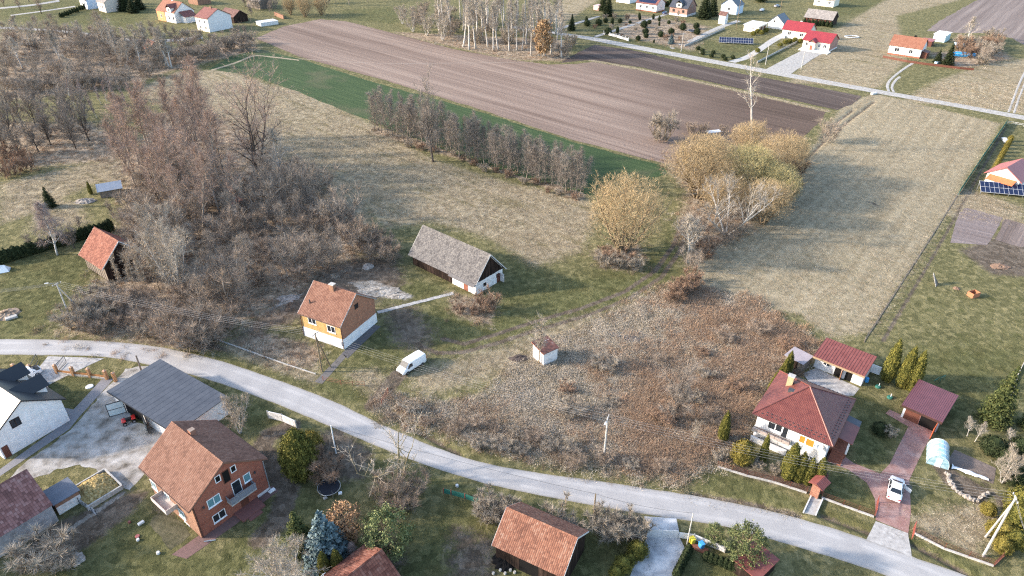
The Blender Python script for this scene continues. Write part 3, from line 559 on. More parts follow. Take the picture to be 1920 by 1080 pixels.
T_metal = mat('red_brown_metal_tiles', [(.3, (0.117,0.035,0.029)), (.7, (0.164,0.054,0.042))], .9, 3, .38, .5, island=.12)
T_redm = mat('red_sheet', [(.3, (0.161,0.047,0.040)), (.7, (0.220,0.074,0.063))], 1.2, 4, .6, .35)
T_brightred = mat('bright_red_sheet', (0.246,0.034,0.040), .6, 3, .45, .4)
T_pinkred = mat('faded_red_sheet', (0.299,0.090,0.083), .6, 3, .5, .4)
T_orangef = mat('orange_roof_far', [(.3, (0.185,0.077,0.050)), (.7, (0.260,0.125,0.084))], 1.0, 5, .8, .2)
T_redf = mat('maroon_roof_far', [(.3, (0.143,0.056,0.049)), (.7, (0.223,0.102,0.088))], 1.0, 5, .8, .2)
T_brownf = mat('brown_roof_far', [(.3, (.1,.05,.04)), (.7, (.19,.11,.095))], 1.0, 5, .85, .2)
T_asb = mat('grey_sheet_far', [(.3, (.16,.145,.135)), (.7, (.29,.265,.245))], 1.0, 5, .85, .2)
M_pinkbrick = brickmat('pink_brick_far', (0.323,0.165,0.129), (0.386,0.220,0.170), (0.393,0.321,0.278))

# ================================================================ the near houses
# --- small brick house with the yellow front
b = Bld('brick_house', 'small brick house with yellow front, white plinth and orange tile roof', 'house', (646,655), 62.7, 9.2, 8.9)
b.walls(5.05, 8.6, 'y', {'S': M_brick3, 'W': M_ybrick, 'E': M_brick3, 'N': M_brick3})
pl = MB(); pl.box(-.05, -.05, -.2, b.L+.05, b.D+.05, 2.0); pl.build('plinth', M_white, b.e)
R = b.roof(T_orange, .42, .2, .12, (.3, .36), T_orange, M_metal, gut=M_gut, seed=1)
for px, py in ((585,601),(621,617)): b.win_px('W', px, py, 1.75, 1.35, M_frame, M_glass, 2, M_frame)
for px, py in ((589,626),(626,641)): b.win_px('W', px, py, 1.35, .7, M_frame, M_glass, 2)
b.win_px('S', 668, 574, .95, .95, M_wood, M_glass, 2)
b.chimney(b.L/2-.35, 4.6, 7.6, 1.9, .75, M_brick2, M_conc, R)
v_ = MB(); v_.tube([(1.4,7.6,6.2),(1.4,7.6,7.1)], .12, 8); v_.build('vent_pipe', M_steel, R)
for a in (0.0, b.D): b.wbox2('downpipe', 'W', a-.06, a+.06, .1, 4.9, .06, .16, M_gut)
mb = MB(); b.wbox(mb, 'W', .3, .75, .7, 1.5, .04, .2); mb.build('meter_box', M_gutw, b.e)

# --- long barn with the lichened roof
b = Bld('barn', 'long dark timber barn with lichened grey tile roof and whitewashed end', 'barn', (893,553), 49.0, 7.6, 18.0)
b.walls(3.0, 7.3, 'y', {'S': M_dirtywhite, 'W': M_wood, 'E': M_wood, 'N': M_wood})
R = b.roof(T_grey, .75, .45, .14, (.26, .30), T_grey, M_gutw, seed=5)
mb = MB(); b.wbox(mb, 'W', -.02, 6.4, -.2, 2.35, -.1, .06); mb.build('whitewashed_wall', M_dirtywhite, b.e)
for i in range(36):                                     # boards of the long side
    a = 6.45 + i*(11.5/36); b.wbox2('plank', 'W', a, a+.29, .05+random.random()*.1, 2.95, .005, .035+random.random()*.02, M_wood)
for i in range(26):                                     # boards of the gable
    a = .02 + i*(7.56/26); zt = 3.0 + (7.3-3.0)*(1-abs(a+.14-3.8)/3.8) - .25
    if zt > 2.6: b.wbox2('plank', 'S', a, a+.27, 2.55+random.random()*.08, zt, .005, .05+random.random()*.02, M_wood)
for px, py in ((858,528),(884,540)): b.win_px('W', px, py, 1.0, .85, M_wood, M_glass, 2)
a, z = b.wpx('W', 874, 541); d = b.wbox2('door', 'W', a-.55, a+.55, 0, 1.95, .062, .10, M_rust); b.wbox2('door_frame', 'W', a-.65, a+.65, 1.95, 2.06, .062, .14, M_wood, d)
for px, py in ((909,533),(933,516)): b.win_px('S', px, py, .8, .75, M_wood, M_glass, 2)
b.wbox2('doorway', 'S', 5.9, 6.9, 0, 1.9, -.05, .02, M_brown)
mb = MB(); mb.box(6.9, -1.0, .05, 6.98, -.02, 1.9); mb.build('door', M_dirtywhite, b.e)
mb = MB(); mb.slab((-1.25,6.4,2.42), (-1.25,-.4,2.42), (-.6,-.4,2.74), (-.6,6.4,2.74), .08); mb.build('eave_extension', T_grey, R)

# --- white utility shed
b = Bld('shed', 'tiny white block shed with rusty red sloping roof among weeds', 'shed', (1019,688), 36, 2.9, 2.9)
b.walls(2.75, 2.75, 'n', M_dirtywhite)
mb = MB(); mb.slab((-.2,-.22,2.78), (b.L+.2,-.22,2.78), (b.L+.2,b.D+.22,3.35), (-.2,b.D+.22,3.35), .1); R = mb.build('roof', mat('peeling_red_roof', [(.3, (.05,.04,.04)), (.45, (.1,.05,.043)), (.62, (.165,.075,.06)), (.78, (.26,.22,.2))], 1.3, 5, .8, .2), b.e)
for (x0,x1,y) in ((-.04,b.L+.04,b.D),):
    mb = MB(); mb.box(0, 2.2, 2.75, b.L, b.D, 3.2); mb.build('wall_upper', M_dirtywhite, b.e)
mb = MB(); mb.slab((-.25,b.D+.2,3.40), (-.25,-.24,2.80), (-.2,-.24,2.80), (-.2,b.D+.2,3.40), .14); mb.build('fascia', M_rust, R)

# --- house with the pyramid roof of metal tiles
b = Bld('hip_house', 'white house under a red-brown pyramid roof of metal tiles', 'house', tuple(PJ(G(1562,838,4.4)-Vector((0,0,4.4)))), 53.6, 11.9, 11.1)
OV = .65; L, D = b.L-2*OV, b.D-2*OV
b.o = b.o + b.u*OV + b.v*OV; b.e.location = b.o; b.L, b.D = L, D
b.walls(4.4, 4.4, 'n', M_white)
apx = Vector((L/2+.1, D/2+.1, 8.0)); cr = [Vector((-OV,-OV,4.42)), Vector((L+OV,-OV,4.42)), Vector((L+OV,D+OV,4.42)), Vector((-OV,D+OV,4.42))]
mb = MB(); mb.add(cr+[apx], [(0,1,4),(1,2,4),(2,3,4),(3,0,4),(3,2,1,0)]); R = mb.build('roof', T_metal, b.e)
for i in range(4): tile_field('roof_tiles', cr[i], cr[(i+1)%4], apx, .22, .35, T_metal, R, 30+i, True)
for i in range(4):
    mb = MB(); mb.tube([cr[i]+Vector((0,0,.06)), apx+Vector((0,0,.08))], .11, 6); mb.build('hip_cap', T_metal, R)
    mb = MB(); mb.tube([cr[i]+(cr[i]-apx).normalized()*.02+Vector((0,0,-.05)), cr[(i+1)%4]+Vector((0,0,-.05))], .08, 6); mb.build('gutter', M_gut, R)
sg = MB(); sg.box(-.09, -.05, 0, .09, .05, .10); sgm = sg.mesh('snow_guard', M_steel)
for i in (0, 3, 1):
    A, B_ = cr[i], cr[(i+1)%4]
    for row in (.07, .13):
        n = 14
        for k in range(n):
            f = (k+.5+(.5 if row > .1 else 0))/n; p = A.lerp(B_, .05+.88*f); q = p.lerp(apx, row); inst(sgm, 'snow_guard', R, q+Vector((0,0,.05)), 0 if i == 0 else math.pi/2)
b.chimney(L*.62, D*.80, 5.6, 2.2, .7, mat('ochre_chimney', (.38,.3,.18), 2, 4), M_conc, R)
mb = MB(); mb.box(L*.40, D*.68, 6.5, L*.40+.7, D*.68+.8, 6.95); mb.build('roof_hatch', M_steel, R)
for px in (1447,1461): b.win_px('W', px, 798 if px < 1450 else 803, 1.1, 1.3, M_frame, M_glass, 1)
a, z = b.wpx('W', 1471, 811); b.window('W', a, z, .95, 2.1, M_frame, M_glass, 1, name='balcony_door')
shut = mat('orange_blind', (.75,.21,.03), 3, 2, .6, .3)
for px, py, w_ in ((1505,824,1.0),(1518,830,1.3)): b.win_px('W', px, py, w_, 1.35, M_frame, shut, 1, M_frame)
for px, py in ((1452,838),(1518,858)): b.win_px('W', px, py, 1.0, .6, M_frame, M_glass, 2)
bal = MB(); b.wbox(bal, 'W', 4.6, D+.1, 1.9, 2.05, 0, 1.25); bal = bal.build('balcony', M_conc, b.e)
b.wbox2('balcony_rail', 'W', 4.6, D+.1, 2.75, 2.83, 1.16, 1.23, M_gut, bal); b.wbox2('parapet', 'W', 4.6, D+.1, 2.05, 2.5, 1.15, 1.22, mat('balcony_panel', (.36,.3,.27), 3, 3), bal)
for k in range(6): b.wbox2('baluster', 'W', 4.6+k*(D-4.6)/5-.03, 4.6+k*(D-4.6)/5+.03, 2.05, 2.75, 1.16, 1.22, M_gut, bal)
b.wbox2('terrace_wall', 'W', 4.7, D, -.1, .9, 1.0, 1.3, M_dirtywhite); b.wbox2('garage_door', 'W', 6.3, 8.6, .0, 1.7, 0, .05, M_gutw)
mb = MB(); mb.lathe([(0.001,0),(.2,.03),(.36,.1),(.42,.17)], 14); o = mb.build('satellite_dish', mat('dish_white', (.7,.69,.66), 2, 2, .5), b.e, True); o.location = b.P3('W', .9, 3.2, .3); o.rotation_euler = (0, -1.1, .2)
# porch with stairs on the right wall
po = MB(); po.box(3.0, -2.2, 0, 6.0, 0, 1.1); po = po.build('porch', M_rust, b.e)
for k in range(6): mb = MB(); mb.box(1.3+k*.29, -2.1, 0, 1.3+(k+1)*.29, -.4, (k+1)*.18); mb.build('step', M_rust, po)
mb = MB(); mb.slab((2.6,-2.6,3.35), (6.8,-2.6,3.35), (6.8,0,3.75), (2.6,0,3.75), .12); mb.build('porch_roof', T_metal, po)
mb = MB(); mb.slab((6.8,-2.5,3.2), (8.4,-2.5,3.2), (8.4,0,3.55), (6.8,0,3.55), .1); mb.build('side_roof', M_graph, po)
for x in (2.9, 6.0): mb = MB(); mb.box(x-.12, -2.3, 1.1, x+.12, -2.06, 3.3); mb.build('porch_pillar', M_white, po)
mb = MB(); mb.box(3.2, -.05, 1.1, 4.2, .02, 3.1); mb.build('door', M_brown, b.e)
mb = MB(); mb.box(6.3, -2.1, 0, 8.2, 0, 3.1); mb.build('porch_annex', M_white, b.e)
HIP = b
# --- white outbuilding with red roof
b = Bld('outbuilding', 'white outbuilding with flat red sheet roof and open doors', 'outbuilding', (1614,724), 49.5, 4.3, 7.6)
b.walls(2.5, 2.5, 'n', M_dirtywhite)
mb = MB(); mb.slab((-1.0,-.25,2.75), (b.L+.3,-.25,3.35), (b.L+.3,b.D+.25,3.35), (-1.0,b.D+.25,2.75), .1); R = mb.build('roof', T_redm, b.e)
for k in range(19):
    y = -.2+k*(b.D+.4)/18; mb = MB(); mb.slab((-.98,y,2.80), (b.L+.28,y,3.385), (b.L+.28,y+.05,3.385), (-.98,y+.05,2.80), .03); mb.build('roof_rib', T_redm, R)
mb = MB(); mb.box(0,0,2.5,b.L,b.D,2.8); mb.build('wall_head', M_dirtywhite, b.e)
mb = MB(); mb.box(-1.03,-.25,2.35,-.96,b.D+.25,2.68); mb.build('fascia', mat('ochre_board', (.3,.22,.14), 2, 4), R)
for k in range(9): mb = MB(); mb.box(-1.0, k*b.D/8-.05, 2.4, -.1, k*b.D/8+.05, 2.55); mb.build('rafter', M_wood_lt, R)
b.win_px('W', 1550, 683, 1.2, .6, M_frame, M_glass, 2)
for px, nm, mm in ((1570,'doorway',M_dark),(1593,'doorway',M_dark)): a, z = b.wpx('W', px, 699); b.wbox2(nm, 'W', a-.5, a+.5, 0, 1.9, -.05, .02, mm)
a, z = b.wpx('W', 1573, 699); mb = MB(); mb.box(-.75, a-.5, 0, -.03, a-.44, 1.85); mb.build('door', mat('orange_brown_door', (.33,.13,.06), 2, 3, .6), b.e)
# --- lean-to shed
b = Bld('garden_shed', 'little garden shed with plain grey-mauve sheet roof by the hedge', 'shed', (1500,700), 40, 2.6, 3.0)
b.walls(2.0, 2.0, 'n', M_wood_lt); mb = MB(); mb.slab((-.25,-.25,2.05), (b.L+.2,-.25,2.3), (b.L+.2,b.D+.2,2.3), (-.25,b.D+.2,2.05), .08); mb.build('roof', mat('mauve_sheet', (.30,.265,.28), 1, 3, .6), b.e)
b.wbox2('door', 'W', .8, 1.7, 0, 1.8, 0, .04, M_wood)
# --- maroon garage
c0 = PJ(G(1768,788,2.75)-Vector((0,0,2.75)))
b = Bld('garage', 'double garage with ribbed maroon metal roof, one door open', 'garage', c0, 46.3, 7.1, 5.4); b.o = b.o+b.u*.3+b.v*.25; b.e.location = b.o; b.L -= .6; b.D -= .5
b.walls(2.3, 2.3, 'n', {'S': M_brick, 'W': M_white, 'E': M_brick, 'N': M_brick})
mb = MB(); mb.slab((-.5,-.35,2.5), (b.L+.35,-.35,3.0), (b.L+.35,b.D+.35,3.0), (-.5,b.D+.35,2.5), .08); R = mb.build('roof', mat('maroon_sheet', (.14,.055,.065), .8, 3, .5, .45), b.e)
for k in range(22):
    y = -.3+k*(b.D+.6)/21; mb = MB(); mb.slab((-.48,y,2.53), (b.L+.33,y,3.027), (b.L+.33,y+.06,3.027), (-.48,y+.06,2.53), .03); mb.build('roof_rib', bpy.data.materials['maroon_sheet'], R)
mb = MB(); mb.box(0,0,2.3,b.L,b.D,2.46); mb.build('wall_head', M_brick, b.e)
mb = MB(); mb.box(-.54,-.35,2.12,-.48,b.D+.35,2.47); mb.build('fascia', M_gut, R)
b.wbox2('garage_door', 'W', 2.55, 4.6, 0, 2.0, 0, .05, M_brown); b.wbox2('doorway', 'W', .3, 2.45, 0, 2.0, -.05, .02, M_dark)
mb = MB(); mb.box(-2.0,.16,0,-.03,.24,2.0); o = mb.build('open_door', mat('orange_door', (.62,.13,.05), 2, 3, .6), b.e); mb = MB(); mb.box(-.05,2.47,0,.1,2.53,2.1); mb.build('door_post', M_rust, b.e)

# --- tall brick house
b = Bld('brick_house', 'tall two-storey brick house with faded orange tile roof and balconies', 'house', (379,1009), 52.0, 10.0, 11.2)
b.walls(5.6, 9.0, 'y', {'S': brickmat('strong_red_brick', (.27,.075,.048), (.35,.115,.072), (.27,.17,.13)), 'W': M_brick2, 'E': M_brick, 'N': M_brick})
R = b.roof(T_orange2, .5, .3, .14, (.3, .36), T_orange2, T_orange2, gut=M_gut, seed=9)
b.win_px('S', 401, 939, 1.75, 1.35, M_frame, M_glassb, 2, M_frame); b.win_px('S', 411, 967, 1.75, 1.3, M_frame, M_glass, 2, M_frame); b.win_px('S', 463, 895, 1.0, 1.35, M_frame, M_glassb, 1, M_frame)
b.win_px('S', 408, 898, .75, 1.05, M_frame, M_dark, 1); b.win_px('S', 437, 879, .75, 1.05, M_frame, M_dark, 1); b.win_px('S', 424, 893, 1.0, 2.0, M_brown, M_dark, 1, name='loft_door')
a, z = b.wpx('S', 444, 913); b.window('S', a, z, 1.25, 2.2, M_frame, M_glass, 1, name='balcony_door')
bz = z-1.15; bl = MB(); bl.box(a-1.7, -1.15, bz-.16, a+1.9, 0, bz); bl = bl.build('balcony', M_conc, b.e)
mb = MB()
for k in range(13): x = a-1.66+k*.295; mb.box(x, -1.13, bz, x+.03, -1.1, bz+.95)
mb.build('balusters', M_metal, bl)['kind'] = 'stuff'
mb = MB(); mb.box(a-1.7, -1.12, bz+.15, a+1.9, -1.09, bz+.85); mb.build('balcony_panel', mat('grey_blue_panel', (.2,.215,.25), 3, 3, .6), bl); mb = MB(); mb.box(a-1.72, -1.16, bz+.93, a+1.92, -1.06, bz+1.0); mb.build('handrail', M_metal, bl)
for x in (a-1.69, a+1.87): mb = MB(); mb.box(x, -1.06, bz+.1, x+.03, 0, bz+.95); mb.build('side_panel', bpy.data.materials['grey_blue_panel'], bl)
b.wbox2('door', 'S', a-.1, a+1.0, .3, 2.4, -.02, .05, M_brown); mb = MB(); mb.box(a-1.3, -2.0, -.1, a+2.0, 0, .3); mb.build('doorstep', mat('red_step', (.19,.085,.075), 3, 4), b.e)
mb = MB(); mb.box(a-.6, -2.6, -.1, a+1.2, -2.0, .15); mb.build('step', bpy.data.materials['red_step'], b.e)
b.wbox2('plinth', 'S', a+2.2, 10.03, -.1, .45, 0, .05, M_white)
for x in (.12, 9.9): b.wbox2('downpipe', 'S', x-.06, x+.06, .1, 5.4, .03, .14, M_gut if x < 1 else M_metal)
for px, py, w_, h_ in ((289,910,1.5,1.4),(316,936,1.3,2.0),(341,963,1.5,1.4)): b.win_px('W', px, py, w_, h_, M_frame, M_glassb, 2, M_frame)
for px, py in ((352,985),(322,965)): b.win_px('W', px, py, 1.2, .9, M_frame, M_glass, 2)
bl = MB(); bl.box(-1.5, 4.4, 2.35, 0, 8.0, 2.5); bl = bl.build('balcony', mat('pale_balcony', (.5,.44,.4), 2, 3), b.e)
mb = MB(); mb.box(-1.52, 4.38, 2.5, -1.44, 8.02, 3.1); mb.build('parapet', bpy.data.materials['pale_balcony'], bl)
for y in (4.38, 7.94): mb = MB(); mb.box(-1.44, y, 2.5, 0, y+.08, 3.1); mb.build('parapet', bpy.data.materials['pale_balcony'], bl)
mb = MB(); mb.box(b.L/2+.2, 7.2, 8.2, b.L/2+.9, 7.9, 9.7); mb.build('chimney', M_brick, R)
mb = MB(); mb.slab((3.4,1.1,7.98),(3.4,.5,7.98),(3.9,.5,8.32),(3.9,1.1,8.32),.08); mb.build('skylight', M_steel, R)
for k in range(2): b.wbox2('wall_lamp', 'S', 1.2+k*7.2, 1.4+k*7.2, 4.3, 4.6, 0, .2, M_steel)

# --- grey sheet garage
c0 = PJ(G(330,806,3.2)-Vector((0,0,3.2)))
b = Bld('garage', 'long garage with sloping graphite seam roof and one door swung open', 'garage', c0, 57.0, 8.2, 16.0); 
b.walls(2.7, 2.7, 'n', M_white); L, D = b.L, b.D
R = MB(); R.slab((-.5,-.4,3.05), (L+.3,-.4,3.35), (L+.3,D+.4,3.35), (-.5,D+.4,3.05), .06); R = R.build('roof', M_graph_edge, b.e)
for k in range(16):
    y0 = -.38+k*(D+.76)/16; y1 = y0+(D+.76)/16
    mb = MB(); mb.slab((-.48,y0+.015,3.064), (L+.28,y0+.015,3.364), (L+.28,y1-.015,3.364), (-.48,y1-.015,3.064), .01); mb.slab((-.48,y0-.01,3.078), (L+.28,y0-.01,3.378), (L+.28,y0+.01,3.378), (-.48,y0+.01,3.078), .03); mb.build('roof_panel', M_graph, R)
mb = MB(); mb.box(0,0,2.7,L,D,2.98); mb.build('wall_head', M_white, b.e)
mb = MB(); mb.box(-.56,-.4,2.82,-.49,D+.4,3.05); mb.build('fascia', M_graph_edge, R)
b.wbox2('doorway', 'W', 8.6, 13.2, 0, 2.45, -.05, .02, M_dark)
def gate_leaf(parent, M44, nm='door_leaf'):
    mb = MB(); mb.box(0, -.03, 0, 2.4, .03, 2.4); o = mb.build(nm, mat('pale_door_sheet', (.55,.62,.62), 2, 3, .6), parent); o.matrix_local = M44
    mb = MB()
    for q in ((0,0,2.4,.1),(0,2.3,2.4,2.4),(0,.1,.1,2.3),(2.3,.1,2.4,2.3),(.1,1.15,2.3,1.25)): mb.box(q[0], -.06, q[1], q[2], .06, q[3])
    for s_ in ((.1,.1,.5,.6),(2.3,.1,1.9,.6),(.1,2.3,.5,1.8),(2.3,2.3,1.9,1.8)): mb.tube([(s_[0],-.05,s_[1]-.0),(s_[0],-.05,s_[3])],.03,4); mb.slab((s_[0],-.061,s_[3]),(s_[2],-.061,s_[1]),(s_[2]+(.12 if s_[2]<1 else -.12),-.061,s_[1]),(s_[0],-.061,s_[3]+(.12 if s_[3]<1 else -.12)),.02)
    mb.build('door_frame', M_steel, o); return o
gate_leaf(b.e, Matrix.Translation((-.1, 13.3, .05)) @ Matrix.Rotation(math.radians(150), 4, 'Z'))
gate_leaf(b.e, Matrix.Translation((-.1, 8.5, .05)) @ Matrix.Rotation(math.radians(-115), 4, 'Z'))
GAR = b
# --- white house at the left edge
b = Bld('white_house', 'white rendered house with dark roof and two dormers', 'house', (9,861), 58, 9.3, 12.5)
b.walls(4.2, 7.3, 'y', M_white); R = b.roof(M_graph_edge, .55, .35, .14, cap=False, trim=M_graph_edge)
a, z = b.wpx('S', 29, 792); b.window('S', a, z, 1.3, 1.4, M_wood, M_glass, 2); b.wbox2('door', 'S', .2, 1.0, 0, 2.0, 0, .05, M_brown)
for y in (2.6, 7.8):
    dm = MB(); dm.box(5.4, y, 4.6, 9.0, y+2.6, 6.0); dm = dm.build('dormer', M_white, b.e)
    mb = MB(); mb.slab((9.5,y-.4,5.8),(9.5,y+1.3,7.25),(4.9,y+1.3,7.25),(6.4,y-.4,5.8),.1); mb.slab((9.5,y+1.3,7.25),(9.5,y+3.0,5.8),(6.4,y+3.0,5.8),(4.9,y+1.3,7.25),.1); mb.build('dormer_roof', M_graph_edge, dm)
# --- tiled farm building, lower left
b = Bld('farm_building', 'old farm building with mauve red tile roof and grey plaster wall', 'barn', (-75,1093), 53.5, (G(106,972)-G(-75,1093)).length, 8.0)
b.walls(3.0, 6.4, 'x', mat('grey_plaster', [(.3, (.2,.195,.2)), (.5, (.33,.325,.335)), (.7, (.42,.41,.42))], 1.0, 6, .9, .15, .3, 5, .02))
R = b.roof(T_red, .25, .15, .14, (.30, .42), tilemat('mauve_tiles', [(.2, (.10,.055,.055)), (.45, (.2,.105,.1)), (.6, (.27,.15,.145)), (.85, (.34,.24,.24))]), None, seed=20)
# --- lean-to beside it
b = Bld('lean_to', 'small brick lean-to with flat blue-grey roof beside the straw heap', 'shed', (112,966), 52, 2.9, 3.0)
b.walls(2.0, 2.0, 'n', {'S': M_dirtywhite, 'W': M_brick2, 'E': M_brick2, 'N': M_brick2}); b.wbox2('brick_band', 'S', 0, b.L, 1.35, 2.0, 0, .03, M_brick2)
mb = MB(); mb.slab((-.2,-.2,2.1), (b.L+.2,-.2,2.1), (b.L+.2,b.D+.2,2.25), (-.2,b.D+.2,2.25), .1); mb.build('roof', mat('blue_felt', (.13,.145,.175), 1.2, 4, .8), b.e)
# --- barn by the road, bottom middle
c0 = PJ(G(1056,1082,3.2)-Vector((0,0,3.2)))
b = Bld('barn', 'dark timber barn with patchy orange tile roof close to the road', 'barn', c0, 61.6, 6.2, 9.3); b.o = b.o+b.u*.5+b.v*.2; b.e.location = b.o; b.L = 6.2; b.D = 8.8
b.walls(3.3, 5.7, 'y', M_wood); R = b.roof(T_orange2, .55, .25, .12, (.24, .30), tilemat('patchy_orange_tiles', [(.2, (.11,.055,.042)), (.42, (.21,.105,.075)), (.58, (.26,.13,.09)), (.74, (.3,.19,.145)), (.9, (.38,.31,.27))], .5), M_gutw, seed=24)
for i in range(22):
    a = .02+i*(6.16/22); zt = 3.3+2.4*(1-abs(a+.14-3.1)/3.1)-.2
    b.wbox2('plank', 'S', a, a+.26, .05, zt, .004, .035+random.random()*.02, M_wood)
for i in range(14):
    if i in (5,6,7,8): continue
    a = .02+i*(8.76/14); b.wbox2('plank', 'W', a, a+.6, .05, 3.2, .004, .035+random.random()*.02, M_wood)
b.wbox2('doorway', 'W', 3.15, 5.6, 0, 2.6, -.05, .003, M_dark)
# --- roof corner at the bottom edge
b = Bld('outbuilding', 'outbuilding with dark red tile roof and an antenna, between evergreens', 'outbuilding', (660,1192), 47, 7.0, 6.4)
b.walls(2.6, 4.6, 'x', M_brick); R = b.roof(T_red, .35, .2, .12, (.3, .36), T_red, None, seed=27)
mb = MB(); mb.tube([(.4,4.6,4.0),(.4,4.6,5.9)], .04, 6); mb.tube([(.1,4.6,5.8),(.7,4.6,5.8)], .03, 5); mb.build('antenna', M_gutw, R)
b = Bld('garden_shed', 'low shed with maroon roof below the small thuja hedge', 'shed', (1415,1105), 40, 4.0, 3.0)
b.walls(1.9, 1.9, 'n', M_wood); mb = MB(); mb.slab((-.2,-.2,1.95), (b.L+.2,-.2,1.95), (b.L+.2,b.D+.2,2.2), (-.2,b.D+.2,2.2), .1); mb.build('roof', T_redm, b.e)
# --- barn at the left wood's edge
b = Bld('barn', 'open timber barn with red tile roof at the edge of the thicket', 'barn', (205,528), 52, 7.8, 9.2)
b.walls(3.6, 7.4, 'y', M_wood); R = b.roof(T_orange, .7, .4, .14, (.3, .36), tilemat('orange_red_tiles', [(.2, (.11,.045,.035)), (.45, (.2,.082,.062)), (.6, (.25,.11,.082)), (.85, (.3,.17,.135))]), M_gutw, seed=40)
for i in range(24):
    a = .02+i*(7.76/24); zt = 3.6+3.8*(1-abs(a+.14-3.9)/3.9)-.25; b.wbox2('plank', 'S', a, a+.28, .1, zt, .004, .04+random.random()*.02, M_wood)
for i in range(10): b.wbox2('plank', 'W', i*.92, i*.92+.7, .1, 3.5, .004, .04+random.random()*.02, M_wood_lt)
# --- ruin and tin shed in the wood
b = Bld('hut', 'tiny abandoned white hut with brown roof inside the thicket', 'hut', (450,404), 50, 3.0, 2.8)
b.walls(2.4, 3.6, 'y', {'S': M_wood_lt, 'W': M_dirtywhite, 'E': M_wood, 'N': M_wood}); b.roof(T_brownf, .25, .15, .1, cap=False)
b = Bld('tin_shed', 'tin shed with patched blue-grey sheet roof and timber underneath', 'shed', (190,372), 28, 4.8, 3.6)
b.walls(2.0, 3.0, 'x', M_wood_lt); b.roof(mat('blue_grey_tin', (.3,.34,.40), 1, 3, .5, .4), .5, .4, .08, cap=False, trim=M_gutw)
# ================================================================ vegetation kit
def twigs(bases, dirs, n, length, width, spread, up, droop, r_):
    """n thin two-piece ribbons starting at random given points"""
    k = r_.integers(0, len(bases), n); B = bases[k]; Dd = dirs[k]
    d = Dd*(1-spread) + r_.normal(size=(n,3))*spread; d[:,2] += up; d /= np.linalg.norm(d, axis=1, keepdims=True)+1e-9
    L = length*(.45+.8*r_.random(n))[:,None]; m = B + d*L*.5; d2 = d.copy(); d2[:,2] -= droop; d2 += r_.normal(size=(n,3))*.18; d2 /= np.linalg.norm(d2, axis=1, keepdims=True)+1e-9
    e = m + d2*L*.5; s = np.cross(d, r_.normal(size=(n,3))); s /= np.linalg.norm(s, axis=1, keepdims=True)+1e-9; s *= width*(.6+.7*r_.random(n))[:,None]
    V = np.stack([B-s*.6, B+s*.6, m-s*.4, m+s*.4, e], 1).reshape(-1,3); o = np.arange(n)[:,None]*5
    F = [tuple(x) for x in np.concatenate([o+[0], o+[1], o+[3], o+[2]], 1)] + [tuple(x) for x in np.concatenate([o+[2], o+[3], o+[4]], 1)]
    return V, F
def leaves(P_, size, r_, nrm=None, jitter=.6):
    """small leaf quads at points P_"""
    n = len(P_); a = r_.normal(size=(n,3)); 
    if nrm is not None: a = nrm + a*jitter
    a /= np.linalg.norm(a, axis=1, keepdims=True)+1e-9
    u = np.cross(a, r_.normal(size=(n,3))); u /= np.linalg.norm(u, axis=1, keepdims=True)+1e-9; v = np.cross(a, u); s = (size*(.6+.8*r_.random(n)))[:,None]
    V = np.stack([P_-u*s, P_+v*s*.55, P_+u*s, P_-v*s*.55], 1).reshape(-1,3); o = np.arange(n)[:,None]*4
    return V, [tuple(x) for x in np.concatenate([o, o+1, o+2, o+3], 1)]
def raw_mesh(name, V, F, m, smooth=False):
    me = bpy.data.meshes.new(name); me.from_pydata([tuple(map(float, v)) for v in V] if not isinstance(V, np.ndarray) else V.tolist(), [], F); me.materials.append(m); me.update(); return me
def path(p, d, L, n, r_, wob=.12, up=0.0):
    pts = [np.array(p, float)]; d = np.array(d, float); d /= np.linalg.norm(d)
    for i in range(n):
        d = d + r_.normal(size=3)*wob; d[2] += up; d /= np.linalg.norm(d); pts.append(pts[-1]+d*L/n)
    return pts
